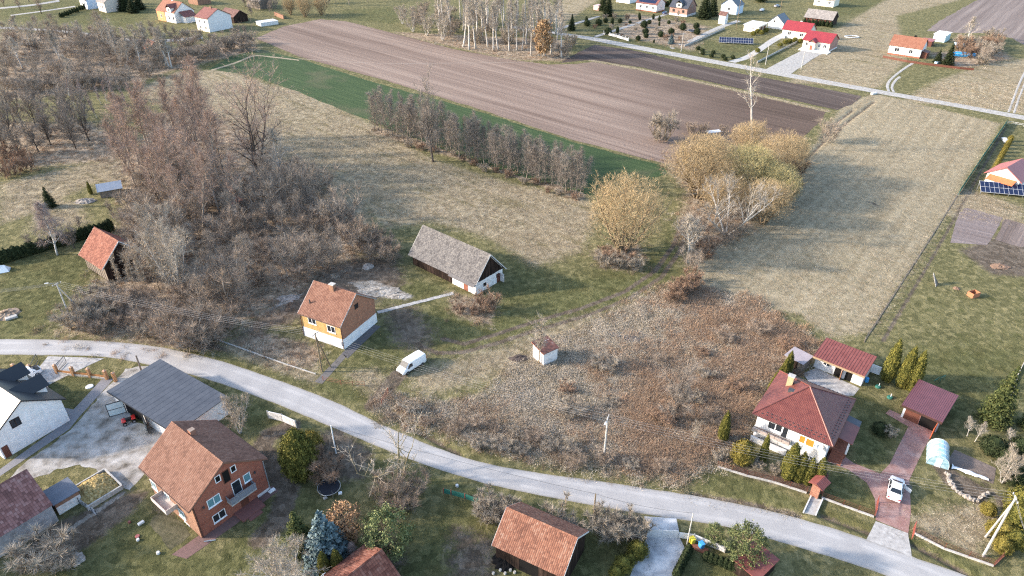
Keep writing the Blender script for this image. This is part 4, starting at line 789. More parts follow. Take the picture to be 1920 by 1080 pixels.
def bare_tree(name, seed, h, r0, bark, twigm, stems=1, lean=.06, clear=.3, limbs=14, llen=.34, elev=.7, lup=.12, subs=5, shape='round', tw=3500, tlen=.8, twid=.022, tspread=.45, tup=.12, droop=.1, fork=.0, stem_spread=.25, topfade=.8, fill=None):
    """trunk with limbs, branches on them and a haze of twigs; returns (trunk mesh, crown mesh) for a tree of height h"""
    r_ = np.random.default_rng(seed); T = MB(); Cb = MB(); bases = []; dirs = []
    for s_ in range(stems):
        az = 2*math.pi*(s_+r_.random()*.6)/stems; sp = (stem_spread if stems > 1 else lean)*(.5+r_.random())
        hh = h*topfade*(1 if stems == 1 else .75+.3*r_.random()); P_ = path((.12*stems**.5*math.cos(az)*(stems>1), .12*stems**.5*math.sin(az)*(stems>1), -.3), (math.cos(az)*sp, math.sin(az)*sp, 1), hh, 9, r_, .05, .02)
        rs = r0*(1 if stems == 1 else .6); rad = [max(.03, rs*(1-.86*i/9)) for i in range(10)]; rad[0] *= 1.35
        T.tube(P_, rad, 6)
        P_ = np.array(P_)
        for k in range(max(3, limbs//stems)):
            t = clear + (1-clear)*(k+r_.random())/max(3, limbs//stems); t = min(t, .985); f = t*9; i = min(int(f), 8); p = P_[i]*(1-(f-i)) + P_[i+1]*(f-i)
            a = k*2.4 + r_.random()*1.2 + az; q = (t-clear)/(1-clear)
            prof = {'round': math.sin(math.pi*min(1, .18+.75*q))**.7, 'cone': 1.02-.86*q, 'vase': .4+.6*q, 'column': .75-.35*q, 'umbrella': .55+.5*q}[shape]
            el = elev*(.75+.5*r_.random()) + .5*q; d = (math.cos(a)*math.cos(el), math.sin(a)*math.cos(el), math.sin(el)); LL = h*llen*prof*(.75+.5*r_.random())
            lp = path(p, d, LL, 5, r_, .16, lup); lr = max(.022, rs*(1-.8*t)*.5); T.tube(lp, [lr*(1-.8*j/5)+.008 for j in range(6)], 4, cap=False); lp = np.array(lp)
            for j in range(2, 6): bases.append(lp[j]); dirs.append(lp[j]-lp[j-1])
            for m in range(subs):
                u = .25+.72*(m+r_.random())/subs; g = u*5; ii = min(int(g), 4); pp = lp[ii]*(1-(g-ii)) + lp[ii+1]*(g-ii); dd = lp[ii+1]-lp[ii]; dd /= np.linalg.norm(dd)
                sd_ = dd*.7 + r_.normal(size=3)*.62; sd_[2] += lup*1.3; sp_ = path(pp, sd_, LL*(.62-.25*u)*(.6+.7*r_.random()), 3, r_, .2, lup*.5-droop*.3)
                Cb.tube(sp_, [max(.012, lr*.45), .014, .011, .007], 3, cap=False)
                sp_ = np.array(sp_)
                for j in range(1, 4):
                    for w_ in (.0, .5): bases.append(sp_[j]*(1-w_)+sp_[j-1]*w_); dirs.append((sp_[j]-sp_[j-1])/ (np.linalg.norm(sp_[j]-sp_[j-1])+1e-9))
    if fill:                                                   # outer sprays: rounded lobes of fine shoots that close the crown
        rx, zc, rz_, nl, n_ = fill
        for q in range(nl):
            a = 2.4*q; f = (q+.5)/nl; th = math.acos(1-1.75*f); c_ = np.array((rx*.62*math.sin(th)*math.cos(a), rx*.62*math.sin(th)*math.sin(a), zc+rz_*.6*math.cos(th))); R_ = rx*(.42+.16*r_.random())
            d_ = r_.normal(size=(n_//nl,3)); d_ /= np.linalg.norm(d_, axis=1, keepdims=True); d_[:,2] = np.where(d_[:,2] < -.35, -d_[:,2], d_[:,2]); pp = c_ + d_*R_*(.35+.6*r_.random((n_//nl,1))**.5)
            bases += list(pp); dirs += list(d_*.6+np.array((0,0,.55)))
    bases = np.array(bases); dirs = np.array(dirs); dirs /= np.linalg.norm(dirs, axis=1, keepdims=True)+1e-9
    V, F = twigs(bases, dirs, tw, tlen, twid, tspread, tup, droop, r_); o = len(Cb.v)
    Cb.v += V.tolist(); Cb.f += [tuple(i+o for i in f) for f in F]; Cb.m += [0]*len(F)
    return T.mesh('trunk_'+name, bark, True), Cb.mesh('crown_'+name, twigm)
def barkm(n, a, b_, objr=.25): return mat(n, [(.3, a), (.7, b_)], 3.0, 5, .9, .15, .4, 10, .02, objrand=objr, stretch=(1,1,.35))
K_grey = barkm('grey_bark', (0.112,0.090,0.075), (0.255,0.210,0.180)); K_dark = barkm('dark_bark', (0.053,0.042,0.036), (0.135,0.108,0.090)); K_pale = barkm('pale_poplar_bark', (.38,.35,.315), (.64,.6,.55)); K_birch = barkm('birch_bark', (0.345,0.322,0.299), (0.700,0.690,0.655)); K_tan = barkm('willow_bark', (0.150,0.112,0.075), (0.330,0.255,0.165))
K_mid = barkm('mid_grey_bark', (.2,.165,.135), (.36,.31,.26))
def twm(n, a, b_, objr=.22): return mat(n, [(.3, a), (.7, b_)], .7, 3, .9, .12, objrand=objr)
W_grey = twm('grey_brown_twigs', (0.234,0.189,0.149), (0.403,0.339,0.278)); W_dark = twm('dark_twigs', (0.174,0.147,0.122), (0.319,0.274,0.235)); W_tan = twm('golden_willow_twigs', (0.329,0.241,0.135), (0.505,0.393,0.237)); W_yel = twm('yellow_green_willow_twigs', (.33,.28,.13), (.5,.43,.22)); W_pale = twm('pale_twigs', (.3,.26,.215), (.48,.43,.365)); W_pink = twm('birch_twigs', (0.243,0.188,0.167), (0.409,0.332,0.303)); W_orange = twm('orange_brown_twigs', (0.265,0.190,0.154), (0.424,0.323,0.264)); W_rust = twm('rusty_twigs', (.24,.155,.105), (.38,.265,.19)); W_brown = twm('brown_thicket_twigs', (0.233,0.178,0.132), (0.403,0.323,0.255)); W_beige = twm('beige_twigs', (0.285,0.243,0.192), (0.461,0.402,0.330))
KINDS = {}
def kind(key, name, cat, nvar, bark, twigm, h, **kw):
    KINDS[key] = dict(name=name, cat=cat, h=h, var=[bare_tree('%s%d' % (key, i), hash(key) % 1000 if False else sum(map(ord, key))*7+i, h, kw.get('r0', .2), bark, twigm, **{k: v for k, v in kw.items() if k != 'r0'}) for i in range(nvar)], n=0)
kind('willow', 'willow_tree', 'tree', 3, K_tan, W_tan, 14, r0=.42, stems=7, stem_spread=.5, clear=.1, limbs=77, llen=.34, elev=.5, subs=5, shape='round', tw=21000, tlen=.85, twid=.022, tspread=.42, tup=.2, lup=.16, topfade=.8, fill=(6.0,6.6,6.3,26,9000))
kind('ywillow', 'willow_tree', 'tree', 1, K_tan, W_yel, 12, r0=.35, stems=6, stem_spread=.45, clear=.1, limbs=66, llen=.34, elev=.5, subs=5, tw=18000, tlen=.8, twid=.022, tspread=.42, tup=.2, fill=(5.0,5.6,5.2,22,8000))
kind('poplar', 'poplar_tree', 'tree', 3, K_pale, W_pale, 26, r0=.42, clear=.42, limbs=26, llen=.18, elev=.95, lup=.14, subs=4, shape='column', tw=3600, tlen=1.5, twid=.024, tspread=.36, tup=.25)
kind('paletree', 'poplar_tree', 'tree', 2, K_pale, W_pale, 15, r0=.26, clear=.28, limbs=24, llen=.34, elev=.8, lup=.16, subs=6, shape='cone', tw=3600, tlen=1.1, twid=.028, tspread=.3, tup=.2)
kind('fan', 'poplar_tree', 'tree', 1, K_pale, W_pale, 13, r0=.4, stems=5, stem_spread=.7, clear=.3, limbs=34, llen=.36, elev=.85, lup=.14, subs=6, tw=4200, tlen=1.2, twid=.03, tspread=.28, tup=.2)
kind('birch', 'birch_tree', 'tree', 2, K_birch, W_pink, 14, r0=.19, clear=.2, limbs=30, llen=.27, elev=.8, lup=.03, subs=6, shape='cone', tw=7000, tlen=1.3, twid=.017, tspread=.4, tup=-.15, droop=.8)
kind('sapling', 'birch_sapling', 'tree', 2, K_birch, W_pink, 9, r0=.1, clear=.3, limbs=14, llen=.13, elev=1.0, lup=.1, subs=4, shape='column', tw=1500, tlen=.8, twid=.02, tspread=.4, tup=.1)
kind('alder', 'alder_tree', 'tree', 4, K_mid, W_dark, 12, r0=.1, clear=.14, limbs=30, llen=.13, elev=.6, lup=.1, subs=6, shape='round', tw=2300, tlen=.9, twid=.014, tspread=.5, tup=.1)
kind('oak', 'poplar_tree', 'tree', 1, K_dark, W_orange, 28, r0=.62, stems=3, stem_spread=.16, clear=.22, limbs=46, llen=.34, elev=.5, lup=.12, subs=7, shape='umbrella', tw=10000, tlen=1.5, twid=.022, tspread=.4, tup=.35)
kind('upright', 'aspen_tree', 'tree', 3, K_mid, W_orange, 20, r0=.22, clear=.3, limbs=26, llen=.23, elev=.85, lup=.13, subs=5, shape='round', tw=3600, tlen=1.2, twid=.022, tspread=.4, tup=.3)
kind('wood', 'bare_tree', 'tree', 4, K_mid, W_grey, 13, r0=.2, clear=.2, limbs=24, llen=.3, elev=.75, lup=.12, subs=5, shape='round', tw=3000, tlen=1.1, twid=.019, tspread=.42, tup=.2)
kind('beige', 'bare_tree', 'tree', 2, K_pale, W_beige, 14, r0=.3, stems=4, stem_spread=.35, clear=.18, limbs=36, llen=.3, elev=.7, subs=6, tw=8500, tlen=1.1, twid=.026, tspread=.42, tup=.1)
kind('fruit', 'fruit_tree', 'tree', 2, K_dark, W_dark, 6.5, r0=.18, clear=.28, limbs=18, llen=.48, elev=.55, lup=.12, subs=6, shape='umbrella', tw=3600, tlen=.8, twid=.022, tspread=.5, tup=.2)
kind('walnut', 'walnut_tree', 'tree', 1, barkm('lichen_bark', (.16,.13,.075), (.34,.29,.17)), W_beige, 10, r0=.3, stems=3, stem_spread=.55, clear=.25, limbs=20, llen=.42, elev=.55, lup=.1, subs=5, shape='umbrella', tw=900, tlen=.6, twid=.03, tspread=.5, tup=.2)
kind('sparse', 'dead_tree', 'tree', 1, K_pale, W_pale, 26, r0=.3, lean=.13, clear=.45, limbs=13, llen=.2, elev=.75, lup=.1, subs=4, shape='column', tw=700, tlen=1.3, twid=.025, tspread=.4)
kind('slender', 'young_tree', 'tree', 1, K_tan, W_beige, 8, r0=.09, clear=.42, limbs=16, llen=.25, elev=.9, lup=.08, subs=4, shape='vase', tw=1500, tlen=.6, twid=.02, tspread=.4)
kind('bush', 'bare_shrub', 'shrub', 4, K_mid, W_brown, 4.5, r0=.07, stems=9, stem_spread=.55, clear=.12, limbs=36, llen=.28, elev=.85, subs=3, tw=2900, tlen=.9, twid=.02, tspread=.38, tup=.25)
kind('gbush', 'bare_shrub', 'shrub', 3, K_mid, W_grey, 5.5, r0=.07, stems=9, stem_spread=.5, clear=.12, limbs=36, llen=.28, elev=.9, subs=3, tw=2800, tlen=1.0, twid=.02, tspread=.36, tup=.3)
kind('rbush', 'rusty_shrub', 'shrub', 2, K_dark, W_rust, 3.2, r0=.05, stems=10, stem_spread=.6, clear=.1, limbs=36, llen=.3, elev=.8, subs=3, tw=3600, tlen=.6, twid=.022, tspread=.42, tup=.2)
kind('tbush', 'dry_shrub', 'shrub', 2, K_tan, W_beige, 3.0, r0=.05, stems=10, stem_spread=.5, clear=.1, limbs=36, llen=.28, elev=.9, subs=3, tw=3600, tlen=.6, twid=.02, tspread=.38, tup=.3)
TREES = []
MARKS = [('near the tiny white hut', (450,404)), ('at the foot of the mighty dark tree', (490,340)), ('behind the small brick house', (600,545)), ('beside the red-tiled barn', (225,520)), ('near the tin shed', (215,375)), ('near the lamp-bearing pole', (136,606)), ('at the road bend', (380,640)), ('facing the long barn', (690,460)), ('around the broad beige tree', (335,545)), ('in the heart of the thicket', (520,470)),
 ('by the white shed', (1019,688)), ('by the lattice pole', (1132,860)), ('near the hipped house hedge', (1430,740)), ('by the puddles', (1180,638)), ('at the end of the ditch willows', (1290,540)), ('near the van', (790,740)), ('opposite the roadside barn', (1010,850)), ('along the dry field', (1480,640)), ('next to the bare spreading tree', (1265,790)), ('opposite the footbridge', (1300,880)), ('by the ruined hut', (280,105)), ('by the crop corner', (430,100)), ('below the cream farmhouse', (395,75)), ('beside the narrow lane', (120,70)), ('at the orchard side', (60,185)), ('next to the birch saplings', (190,180)), ('by the tawny tree', (1017,108)), ('by the brown field corner', (560,35)), ('above the small meadow', (700,20)), ('at the bushy beige trees', (800,62)), ('by the far garden path', (1130,62)), ('by the far brick house', (1270,40)), ('near the far trampoline', (1297,60)), ('at the tall sparse tree', (1412,290)), ('under the fan-shaped tree', (1362,440)), ('by the single white trunk', (1290,495)), ('at the far end of the alders', (705,238)), ('at the crop end of the alders', (1090,362)), ('by the big spreading tree', (812,303)), ('midway along the alders', (950,325))]
def near(px, py):
    p = G(px, py); return min(MARKS, key=lambda m: (G(*m[1])-p).length)[0]
def plant(key, px, py, top, label, group=None, rz=None, wide=1.0, name=None, h=None):
    if '*' in label: label = label.replace('*', near(px, py))
    K = KINDS[key]; p = G(px, py); hh = h or height_to(px, py, top); s_ = hh/K['h']; v = K['var'][K['n'] % len(K['var'])]; K['n'] += 1
    p.z = ground_z(p.x, p.y)
    e = thing(name or K['name'], label, K['cat'], p, random.uniform(0, 6.28) if rz is None else rz, group); e.scale = (s_*wide, s_*wide, s_)
    if K['cat'] == 'tree' and key not in ('spruce', 'darkspruce', 'bluespruce'): e.rotation_euler.x = random.gauss(0, .035); e.rotation_euler.y = random.gauss(0, .035)
    inst(v[0], 'trunk', e); inst(v[1], 'crown', e); return e
def rowpx(a, b, n, jx=0, jy=0, seed=0):
    r_ = random.Random(seed); return [(a[0]+(b[0]-a[0])*(i+.5)/n + r_.uniform(-jx,jx), a[1]+(b[1]-a[1])*(i+.5)/n + r_.uniform(-jy,jy)) for i in range(n)]
def inpoly(pts, n, seed):
    """n survey points spread evenly over a patch of ground"""
    r_ = np.random.default_rng(seed); X = to_xy(pts); lo, hi = X.min(0), X.max(0); out = []; tries = 0
    area = (hi-lo).prod(); dmin = .62*math.sqrt(area/n*.7)
    while len(out) < n and tries < 40000:
        q = lo + (hi-lo)*r_.random(2); tries += 1
        if tries % 4000 == 0: dmin *= .85
        if poly_sd(q[None], X)[0] > 0 and all((q[0]-o[0])**2+(q[1]-o[1])**2 > dmin*dmin for o in out): out.append(q)
    return [PJ((q[0], q[1], 0)) for q in out]

# ---------------------------------------------------------------- evergreens
def greenm(n, a, b_, c_): return mat(n, [(.3, a), (.5, b_), (.72, c_)], 2.2, 4, .85, .15, island=.25, objrand=.2)
E_thuja = greenm('thuja_green', (.045,.052,.013), (.115,.112,.026), (.23,.2,.045)); E_yel = greenm('golden_thuja', (.09,.075,.016), (.19,.155,.034), (.3,.25,.07)); E_spr = greenm('spruce_green', (.03,.045,.016), (.07,.085,.028), (.14,.145,.05)); E_blue = greenm('blue_spruce', (.05,.085,.09), (.12,.17,.18), (.24,.3,.3)); E_pine = greenm('pine_green', (.045,.065,.025), (.12,.145,.06), (.26,.27,.12)); E_drk = greenm('dark_hedge_green', (.012,.02,.008), (.028,.04,.016), (.06,.07,.03)); E_tawny = greenm('withered_leaves', (.2,.12,.06), (.34,.22,.12), (.48,.34,.2))
def evergreen(name, prof, h, n, lsize, m, seed, lumps=7, lump=.16):
    """a dense bush: solid dark core and thousands of leaf scales standing off it in clumps"""
    r_ = np.random.default_rng(seed); zs = np.array([q[1] for q in prof]); rs = np.array([q[0] for q in prof])
    core = MB(); core.lathe([(r*.8+.001, z) for r, z in prof], 12, 0, .18, seed)
    t = r_.random(n*3)*zs.max(); rr = np.interp(t, zs, rs); keep = r_.random(n*3) < (rr+.06)/(rs.max()+.06); t = t[keep][:n]; rr = rr[keep][:n]; a = r_.random(len(t))*2*math.pi
    lum = 1 + lump*np.sin(a*lumps + t/h*9 + seed)*np.cos(a*3-t/h*14) + r_.normal(size=len(t))*.07; R_ = rr*lum
    P_ = np.stack([R_*np.cos(a), R_*np.sin(a), t + r_.normal(size=len(t))*.03*h], 1); P_[:,2] = np.maximum(P_[:,2], .05); N_ = np.stack([np.cos(a), np.sin(a), np.full(len(a), .35)], 1)
    V, F = leaves(P_, lsize, r_, N_, .75); o = len(core.v); core.v += V.tolist(); core.f += [tuple(i+o for i in f) for f in F]; core.m += [0]*len(F)
    tr = MB(); tr.tube([(0,0,-.2),(0,0,h*.3)], [.07*h**.5, .04], 6)
    return tr.mesh('trunk_'+name, K_dark), core.mesh('crown_'+name, m)
def spruce(name, h, rad, m, seed, n=30, per=120, nl=.14, low=.05):
    """whorls of drooping branches covered in needle sprays"""
    r_ = np.random.default_rng(seed); C_ = MB(); P_ = []; N_ = []
    for i in range(n):
        t = low + (1-low)*i/n; z = h*t; k = max(4, int(9*(1-t)+3)); R_ = rad*(1-t)**.85
        for j in range(k):
            a = 2*math.pi*(j+r_.random()*.8)/k + i; L_ = R_*(.75+.4*r_.random()); q = np.linspace(0, 1, max(3, int(per*L_/rad/6)))[1:]
            for u in q:
                for s_ in range(5):
                    wd = L_*.26*(1-u*.6)*r_.normal(); P_.append((math.cos(a)*L_*u - math.sin(a)*wd, math.sin(a)*L_*u + math.cos(a)*wd, z - .28*L_*u + .18*L_*u*u*1.4 + r_.normal()*.05)); N_.append((math.cos(a)*.3, math.sin(a)*.3, 1))
    P_ = np.array(P_); V, F = leaves(P_, nl*h/8, r_, np.array(N_), .5); core = MB(); core.lathe([(rad*.35,h*low+.1),(rad*.3,h*.3),(rad*.16,h*.65),(.02,h*.97)], 8, 0, .3, seed); o = len(core.v); core.v += V.tolist(); core.f += [tuple(i+o for i in f) for f in F]; core.m += [0]*len(F)
    tr = MB(); tr.tube([(0,0,-.3),(0,0,h*.95)], [.03*h**.9+.04, .02], 6); return tr.mesh('trunk_'+name, K_dark), core.mesh('crown_'+name, m)
def clumpy(name, h, rad, m, bark, seed, nclump=40, per=70, csz=.5, lsz=.12, z0=.3, thick=.1):
    """a tree whose foliage sits in separate tufts at the branch ends"""
    r_ = np.random.default_rng(seed); T = MB(); T.tube(path((0,0,-.3), (.05,.02,1), h*.85, 6, r_, .05), [thick*(1-.12*i) for i in range(7)], 6); P_ = []
    for i in range(nclump):
        t = z0+(1-z0)*((i+r_.random())/nclump); a = i*2.4+r_.random(); R_ = rad*math.sin(math.pi*min(1, .12+.8*(t-z0)/(1-z0)))**.8*(.45+.55*r_.random()); c_ = np.array((R_*math.cos(a), R_*math.sin(a), h*t))
        T.tube([(0,0,h*max(.15, t-.18)), tuple(c_)], [.05, .015], 3, cap=False); q = r_.normal(size=(per,3))*csz*np.array((.55,.55,.38)); P_.append(c_+q)
    P_ = np.concatenate(P_); V, F = leaves(P_, lsz, r_); return T.mesh('trunk_'+name, bark, True), raw_mesh('crown_'+name, V, F, m)
def reg(key, name, cat, h, var): KINDS[key] = dict(name=name, cat=cat, h=h, var=var, n=0)
colp = lambda h, r: [(r*.55,0.02),(r*.9,h*.12),(r,h*.35),(r*.86,h*.6),(r*.55,h*.83),(r*.2,h*.96),(.01,h)]
ballp = lambda h, r: [(r*.5,0.02),(r*.95,h*.25),(r,h*.5),(r*.8,h*.78),(r*.35,h*.95),(.01,h)]
reg('thuja', 'thuja', 'thuja', 6, [evergreen('thuja%d' % i, [(.5,.02),(.82,.7),(.86,2.0),(.7,3.6),(.42,5.0),(.16,5.7),(.01,6)], 6, 7500, .075, E_thuja, 60+i) for i in range(3)])
colp2 = None
reg('wthuja', 'thuja', 'thuja', 5, [evergreen('wthuja', [(1.0,.02),(1.5,.8),(1.65,2),(1.35,3.3),(.8,4.3),(.3,4.8),(.01,5)], 5, 10000, .085, E_thuja, 66)])
reg('smallthuja', 'small_thuja', 'thuja', 1.6, [evergreen('sthuja%d' % i, colp(1.6,.42), 1.6, 900, .07, E_drk, 70+i) for i in range(2)])
reg('ball', 'clipped_shrub', 'shrub', 1.6, [evergreen('ball%d' % i, ballp(1.6,.95), 1.6, 4200, .055, E_thuja, 74+i, 5, .22) for i in range(2)])
reg('gold', 'golden_shrub', 'shrub', 2.0, [evergreen('gold%d' % i, ballp(2,1.0), 2, 5000, .06, E_yel, 78+i, 5, .25) for i in range(2)])
reg('darkball', 'evergreen_shrub', 'shrub', 1.4, [evergreen('dball%d' % i, ballp(1.4,.8), 1.4, 2600, .055, E_drk, 84+i, 5, .25) for i in range(2)])
reg('spruce', 'spruce_tree', 'tree', 8, [spruce('spruce%d' % i, 8, 2.5, E_spr, 90+i) for i in range(2)])
reg('bluespruce', 'blue_spruce', 'tree', 6, [spruce('bspruce', 6, 2.1, E_blue, 93, 26, 130, .2)])
reg('darkspruce', 'spruce_tree', 'tree', 8, [spruce('dspruce', 8, 2.4, E_drk, 95, 22, 80, .2)])
reg('pine', 'pine_tree', 'tree', 5, [clumpy('pine%d' % i, 5, 2.0, E_pine, K_tan, 97+i, 70, 90, .36, .085, .12) for i in range(2)])
reg('tawny', 'withered_tree', 'tree', 16, [clumpy('tawny', 16, 4.2, E_tawny, K_pale, 101, 70, 60, 1.3, .36, .15, .25)])
reg('orangebush', 'orange_shrub', 'shrub', 3, [clumpy('orangebush', 3, 1.5, greenm('orange_leaves', (.2,.12,.07), (.34,.21,.12), (.46,.3,.18)), K_dark, 103, 46, 60, .4, .08, .1, .05)])
MARKS += [('nearest the tin shed slope', (150,285)), ('beside the reddish bushes', (30,300)), ('under the thicket belt', (40,215)), ('close to the birch saplings', (165,232))]
# ================================================================ planting
R_ = random.Random(5)
# willows and pale trees along the ditch
gw = 'willows along the ditch'
plant('willow', 1168, 472, 322, 'broad golden bare willow standing apart beside the grassy track', gw, wide=1.05)
plant('willow', 1308, 372, 240, 'golden-brown bare willow nearest the ploughed field at the ditch', gw, wide=1.1)
plant('ywillow', 1392, 372, 262, 'yellow-green bare willow in the middle of the ditch clump', gw, wide=1.15)
plant('willow', 1455, 345, 238, 'golden willow at the field end of the ditch clump', gw, wide=1.05)
plant('willow', 1400, 300, 222, 'golden willow behind the yellow-green one', gw, wide=1.1)
plant('willow', 1352, 408, 322, 'golden willow behind the white fan-shaped tree', gw, wide=1.15)
plant('ywillow', 1445, 385, 300, 'low olive willow beside the open dry field', gw, wide=1.15)
plant('willow', 1335, 330, 246, 'golden willow between the field corner and the yellow-green one', gw, wide=1.1)
plant('willow', 1430, 420, 330, 'golden-brown willow at the front edge facing the dry field', gw, wide=1.1)
plant('willow', 1480, 318, 250, 'golden willow at the very end of the clump by the pollard bush', gw, wide=1.0)
plant('fan', 1362, 438, 318, 'pale grey fan-shaped tree with many stems before the willows')
plant('paletree', 1288, 492, 362, 'single white-trunked tree at the grassy track, slender crown')
plant('paletree', 1437, 318, 250, 'small white-barked tree among the far willows')
plant('sparse', 1412, 285, 62, 'very tall sparse pale tree rising over the willows', rz=0.2)
plant('tbush', 1240, 265, 200, 'lone pale cone-shaped tree at the corner of the ploughed field', wide=.8, name='young_tree')
plant('gbush', 1552, 266, 218, 'round pollard bush on the ditch beside the ploughed field', wide=1.1)
for i, (x, y) in enumerate(inpoly([(1275,500),(1290,430),(1340,420),(1480,330),(1500,300),(1480,380),(1400,430),(1340,480),(1300,510)], 16, 3)): plant(['bush','gbush','rbush'][i%3], x, y, y-R_.uniform(30,48), 'brown bare shrub under the willows *', 'shrubs under the ditch willows')
for i, (x, y) in enumerate(rowpx((1120,490),(1195,505),5,6,8,2)): plant('rbush' if i%2 else 'tbush', x, y, y-30, 'low rusty shrub at the foot of the broad willow', 'shrubs at the foot of the broad willow')
for x, y, t in ((1296,250,224),(1318,252,226),(1356,250,230)): plant('bush', x, y, t, 'rusty bush at the end of the dark ploughed field', 'rusty bushes by the dark field')
for i, (x, y) in enumerate(rowpx((1262,575),(1300,530),5,5,5,4)): plant('rbush', x, y, y-34, 'rusty shrub at the upper end of the weedy plot', 'rusty shrubs of the weedy plot')
# alders between meadow and crop
for i, (x, y) in enumerate(rowpx((696,240),(1092,368),44,3,3,6)): plant('alder', x, y, y-R_.uniform(80,104), 'slim dark bare alder of the dense row, *', 'row of alders', wide=R_.uniform(1.0,1.5))
for i, (x, y) in enumerate(rowpx((715,234),(1097,356),36,3,3,7)): plant('alder', x, y, y-R_.uniform(74,98), 'slim dark bare alder of the dense row, *', 'row of alders', wide=R_.uniform(.8,1.1))
plant('fruit', 812, 303, 182, 'big dark spreading tree at the meadow side of the alder row', name='bare_tree', wide=.62)
for i, (x, y) in enumerate(rowpx((760,268),(1090,376),14,8,5,8)): plant('rbush' if i%3 else 'tbush', x, y, y-R_.uniform(10,18), 'low dry shrub under the alders, *', 'undergrowth of the alder row')
# poplars at the top of the brown field
for i, (x, y) in enumerate(rowpx((862,88),(1058,106),14,5,5,9)): plant('poplar', x, y, y-R_.uniform(100,122), 'tall white-trunked poplar above the brown field, *', 'poplars above the brown field', wide=R_.uniform(.85,1.15))
for i, (x, y) in enumerate(inpoly([(800,55),(900,25),(1040,30),(1060,90),(870,75)], 40, 10)): plant('poplar', x, y, y-R_.uniform(95,115), 'tall white-trunked poplar above the brown field, *', 'poplars above the brown field', wide=R_.uniform(.85,1.15))
plant('tawny', 1017, 108, 40, 'withered tawny tree still holding dry leaves before the poplars')
for i, (x, y) in enumerate(inpoly([(740,45),(860,75),(1060,108),(1075,85),(900,45),(780,25)], 18, 11)): plant(['gbush','bush','tbush'][i%3], x, y, y-R_.uniform(25,42), 'bare shrub among the poplars, *', 'shrubs among the poplars')
for x, y, t in ((775,60,5),(800,66,12),(830,75,15),(755,45,2)): plant('beige', x, y, t, 'bushy beige tree at the left end of the poplars', 'beige trees left of the poplars')
for x, y, t in ((572,32,-12),(603,28,-10),(545,28,-8)): plant('willow', x, y, t, 'round bare willow at the upper corner of the brown field', 'willows at the field corner')
for x, y, t in ((655,10,-30),(690,4,-30),(720,2,-30),(630,4,-25),(680,-10,-50)): plant('wood', x, y, t, 'bare tree behind the small green meadow', 'trees behind the small meadow')
# belt of trees, upper left
for i, (x, y) in enumerate(inpoly([(0,75),(120,70),(240,85),(330,95),(480,80),(470,98),(330,128),(235,163),(100,175),(0,185)], 52, 12)): plant(['gbush','bush','gbush','wood'][i%4], x, y, y-R_.uniform(26,46), ['grey shrub of the thicket belt *', 'brown shrub of the thicket belt *', 'grey shrub of the thicket belt *', 'small bare tree of the thicket belt *'][i%4], 'thicket belt', wide=1.25)
for i, (x, y) in enumerate(inpoly([(0,70),(130,68),(330,90),(320,130),(200,165),(0,180)], 26, 13)): plant(['wood','paletree','wood','beige'][i%4], x, y, y-R_.uniform(48,78), ['dark bare tree rising from the thicket belt *', 'pale-barked tree rising from the thicket belt *', 'dark bare tree rising from the thicket belt *', 'bushy beige tree rising from the thicket belt *'][i%4], 'trees of the thicket belt', wide=1.0)
for x, y, t in ((318,127,40),(322,128,52),(310,124,48),(240,122,40),(265,128,52),(105,100,48),(60,95,40)): plant('poplar', x, y, t, 'tall pale-stemmed tree beside the ruined red-roofed hut', 'pale stems in the thicket belt', wide=1.3)
for i, (x, y) in enumerate(rowpx((330,118),(480,80),12,6,4,14)): plant('gbush', x, y, y-R_.uniform(24,34), 'dark shrub of the hedge beside the crop corner', 'hedge beside the crop corner', wide=1.25)
for i, (x, y) in enumerate(rowpx((0,172),(235,164),16,5,5,15)): plant('gbush', x, y, y-R_.uniform(22,32), 'dark low shrub fronting the thicket belt, *', 'front of the thicket belt', wide=1.3)
for x, y, t in ((38,18,-14),(78,26,-20),(8,12,-20),(55,4,-30)): plant('oak', x, y, t, 'dark bare park tree on the bright lawn', 'park trees on the lawn', wide=.8)
# orchard and birch saplings
for i, (x, y) in enumerate(inpoly([(0,240),(60,215),(170,225),(200,250),(140,280),(60,292),(0,300)], 17, 16)): e = plant('fruit', x, y, y-R_.uniform(48,72), 'dark bare orchard tree with whitewashed foot, *', 'old orchard', wide=.95)
for i, (x, y) in enumerate([(120,195),(140,203),(160,196),(176,210),(190,196),(200,190),(214,186),(228,216),(238,200),(262,214),(182,222),(250,190),(150,185),(130,180)]): plant('sapling', x, y, y-R_.uniform(40,52), 'thin white birch sapling on the meadow by the orchard', 'birch saplings', wide=1.1)
for x, y, t in ((20,330,290),(50,320,285),(5,300,262),(38,305,270)): plant('rbush', x, y, t, 'reddish bush at the corner of the old orchard', 'reddish bushes by the orchard')
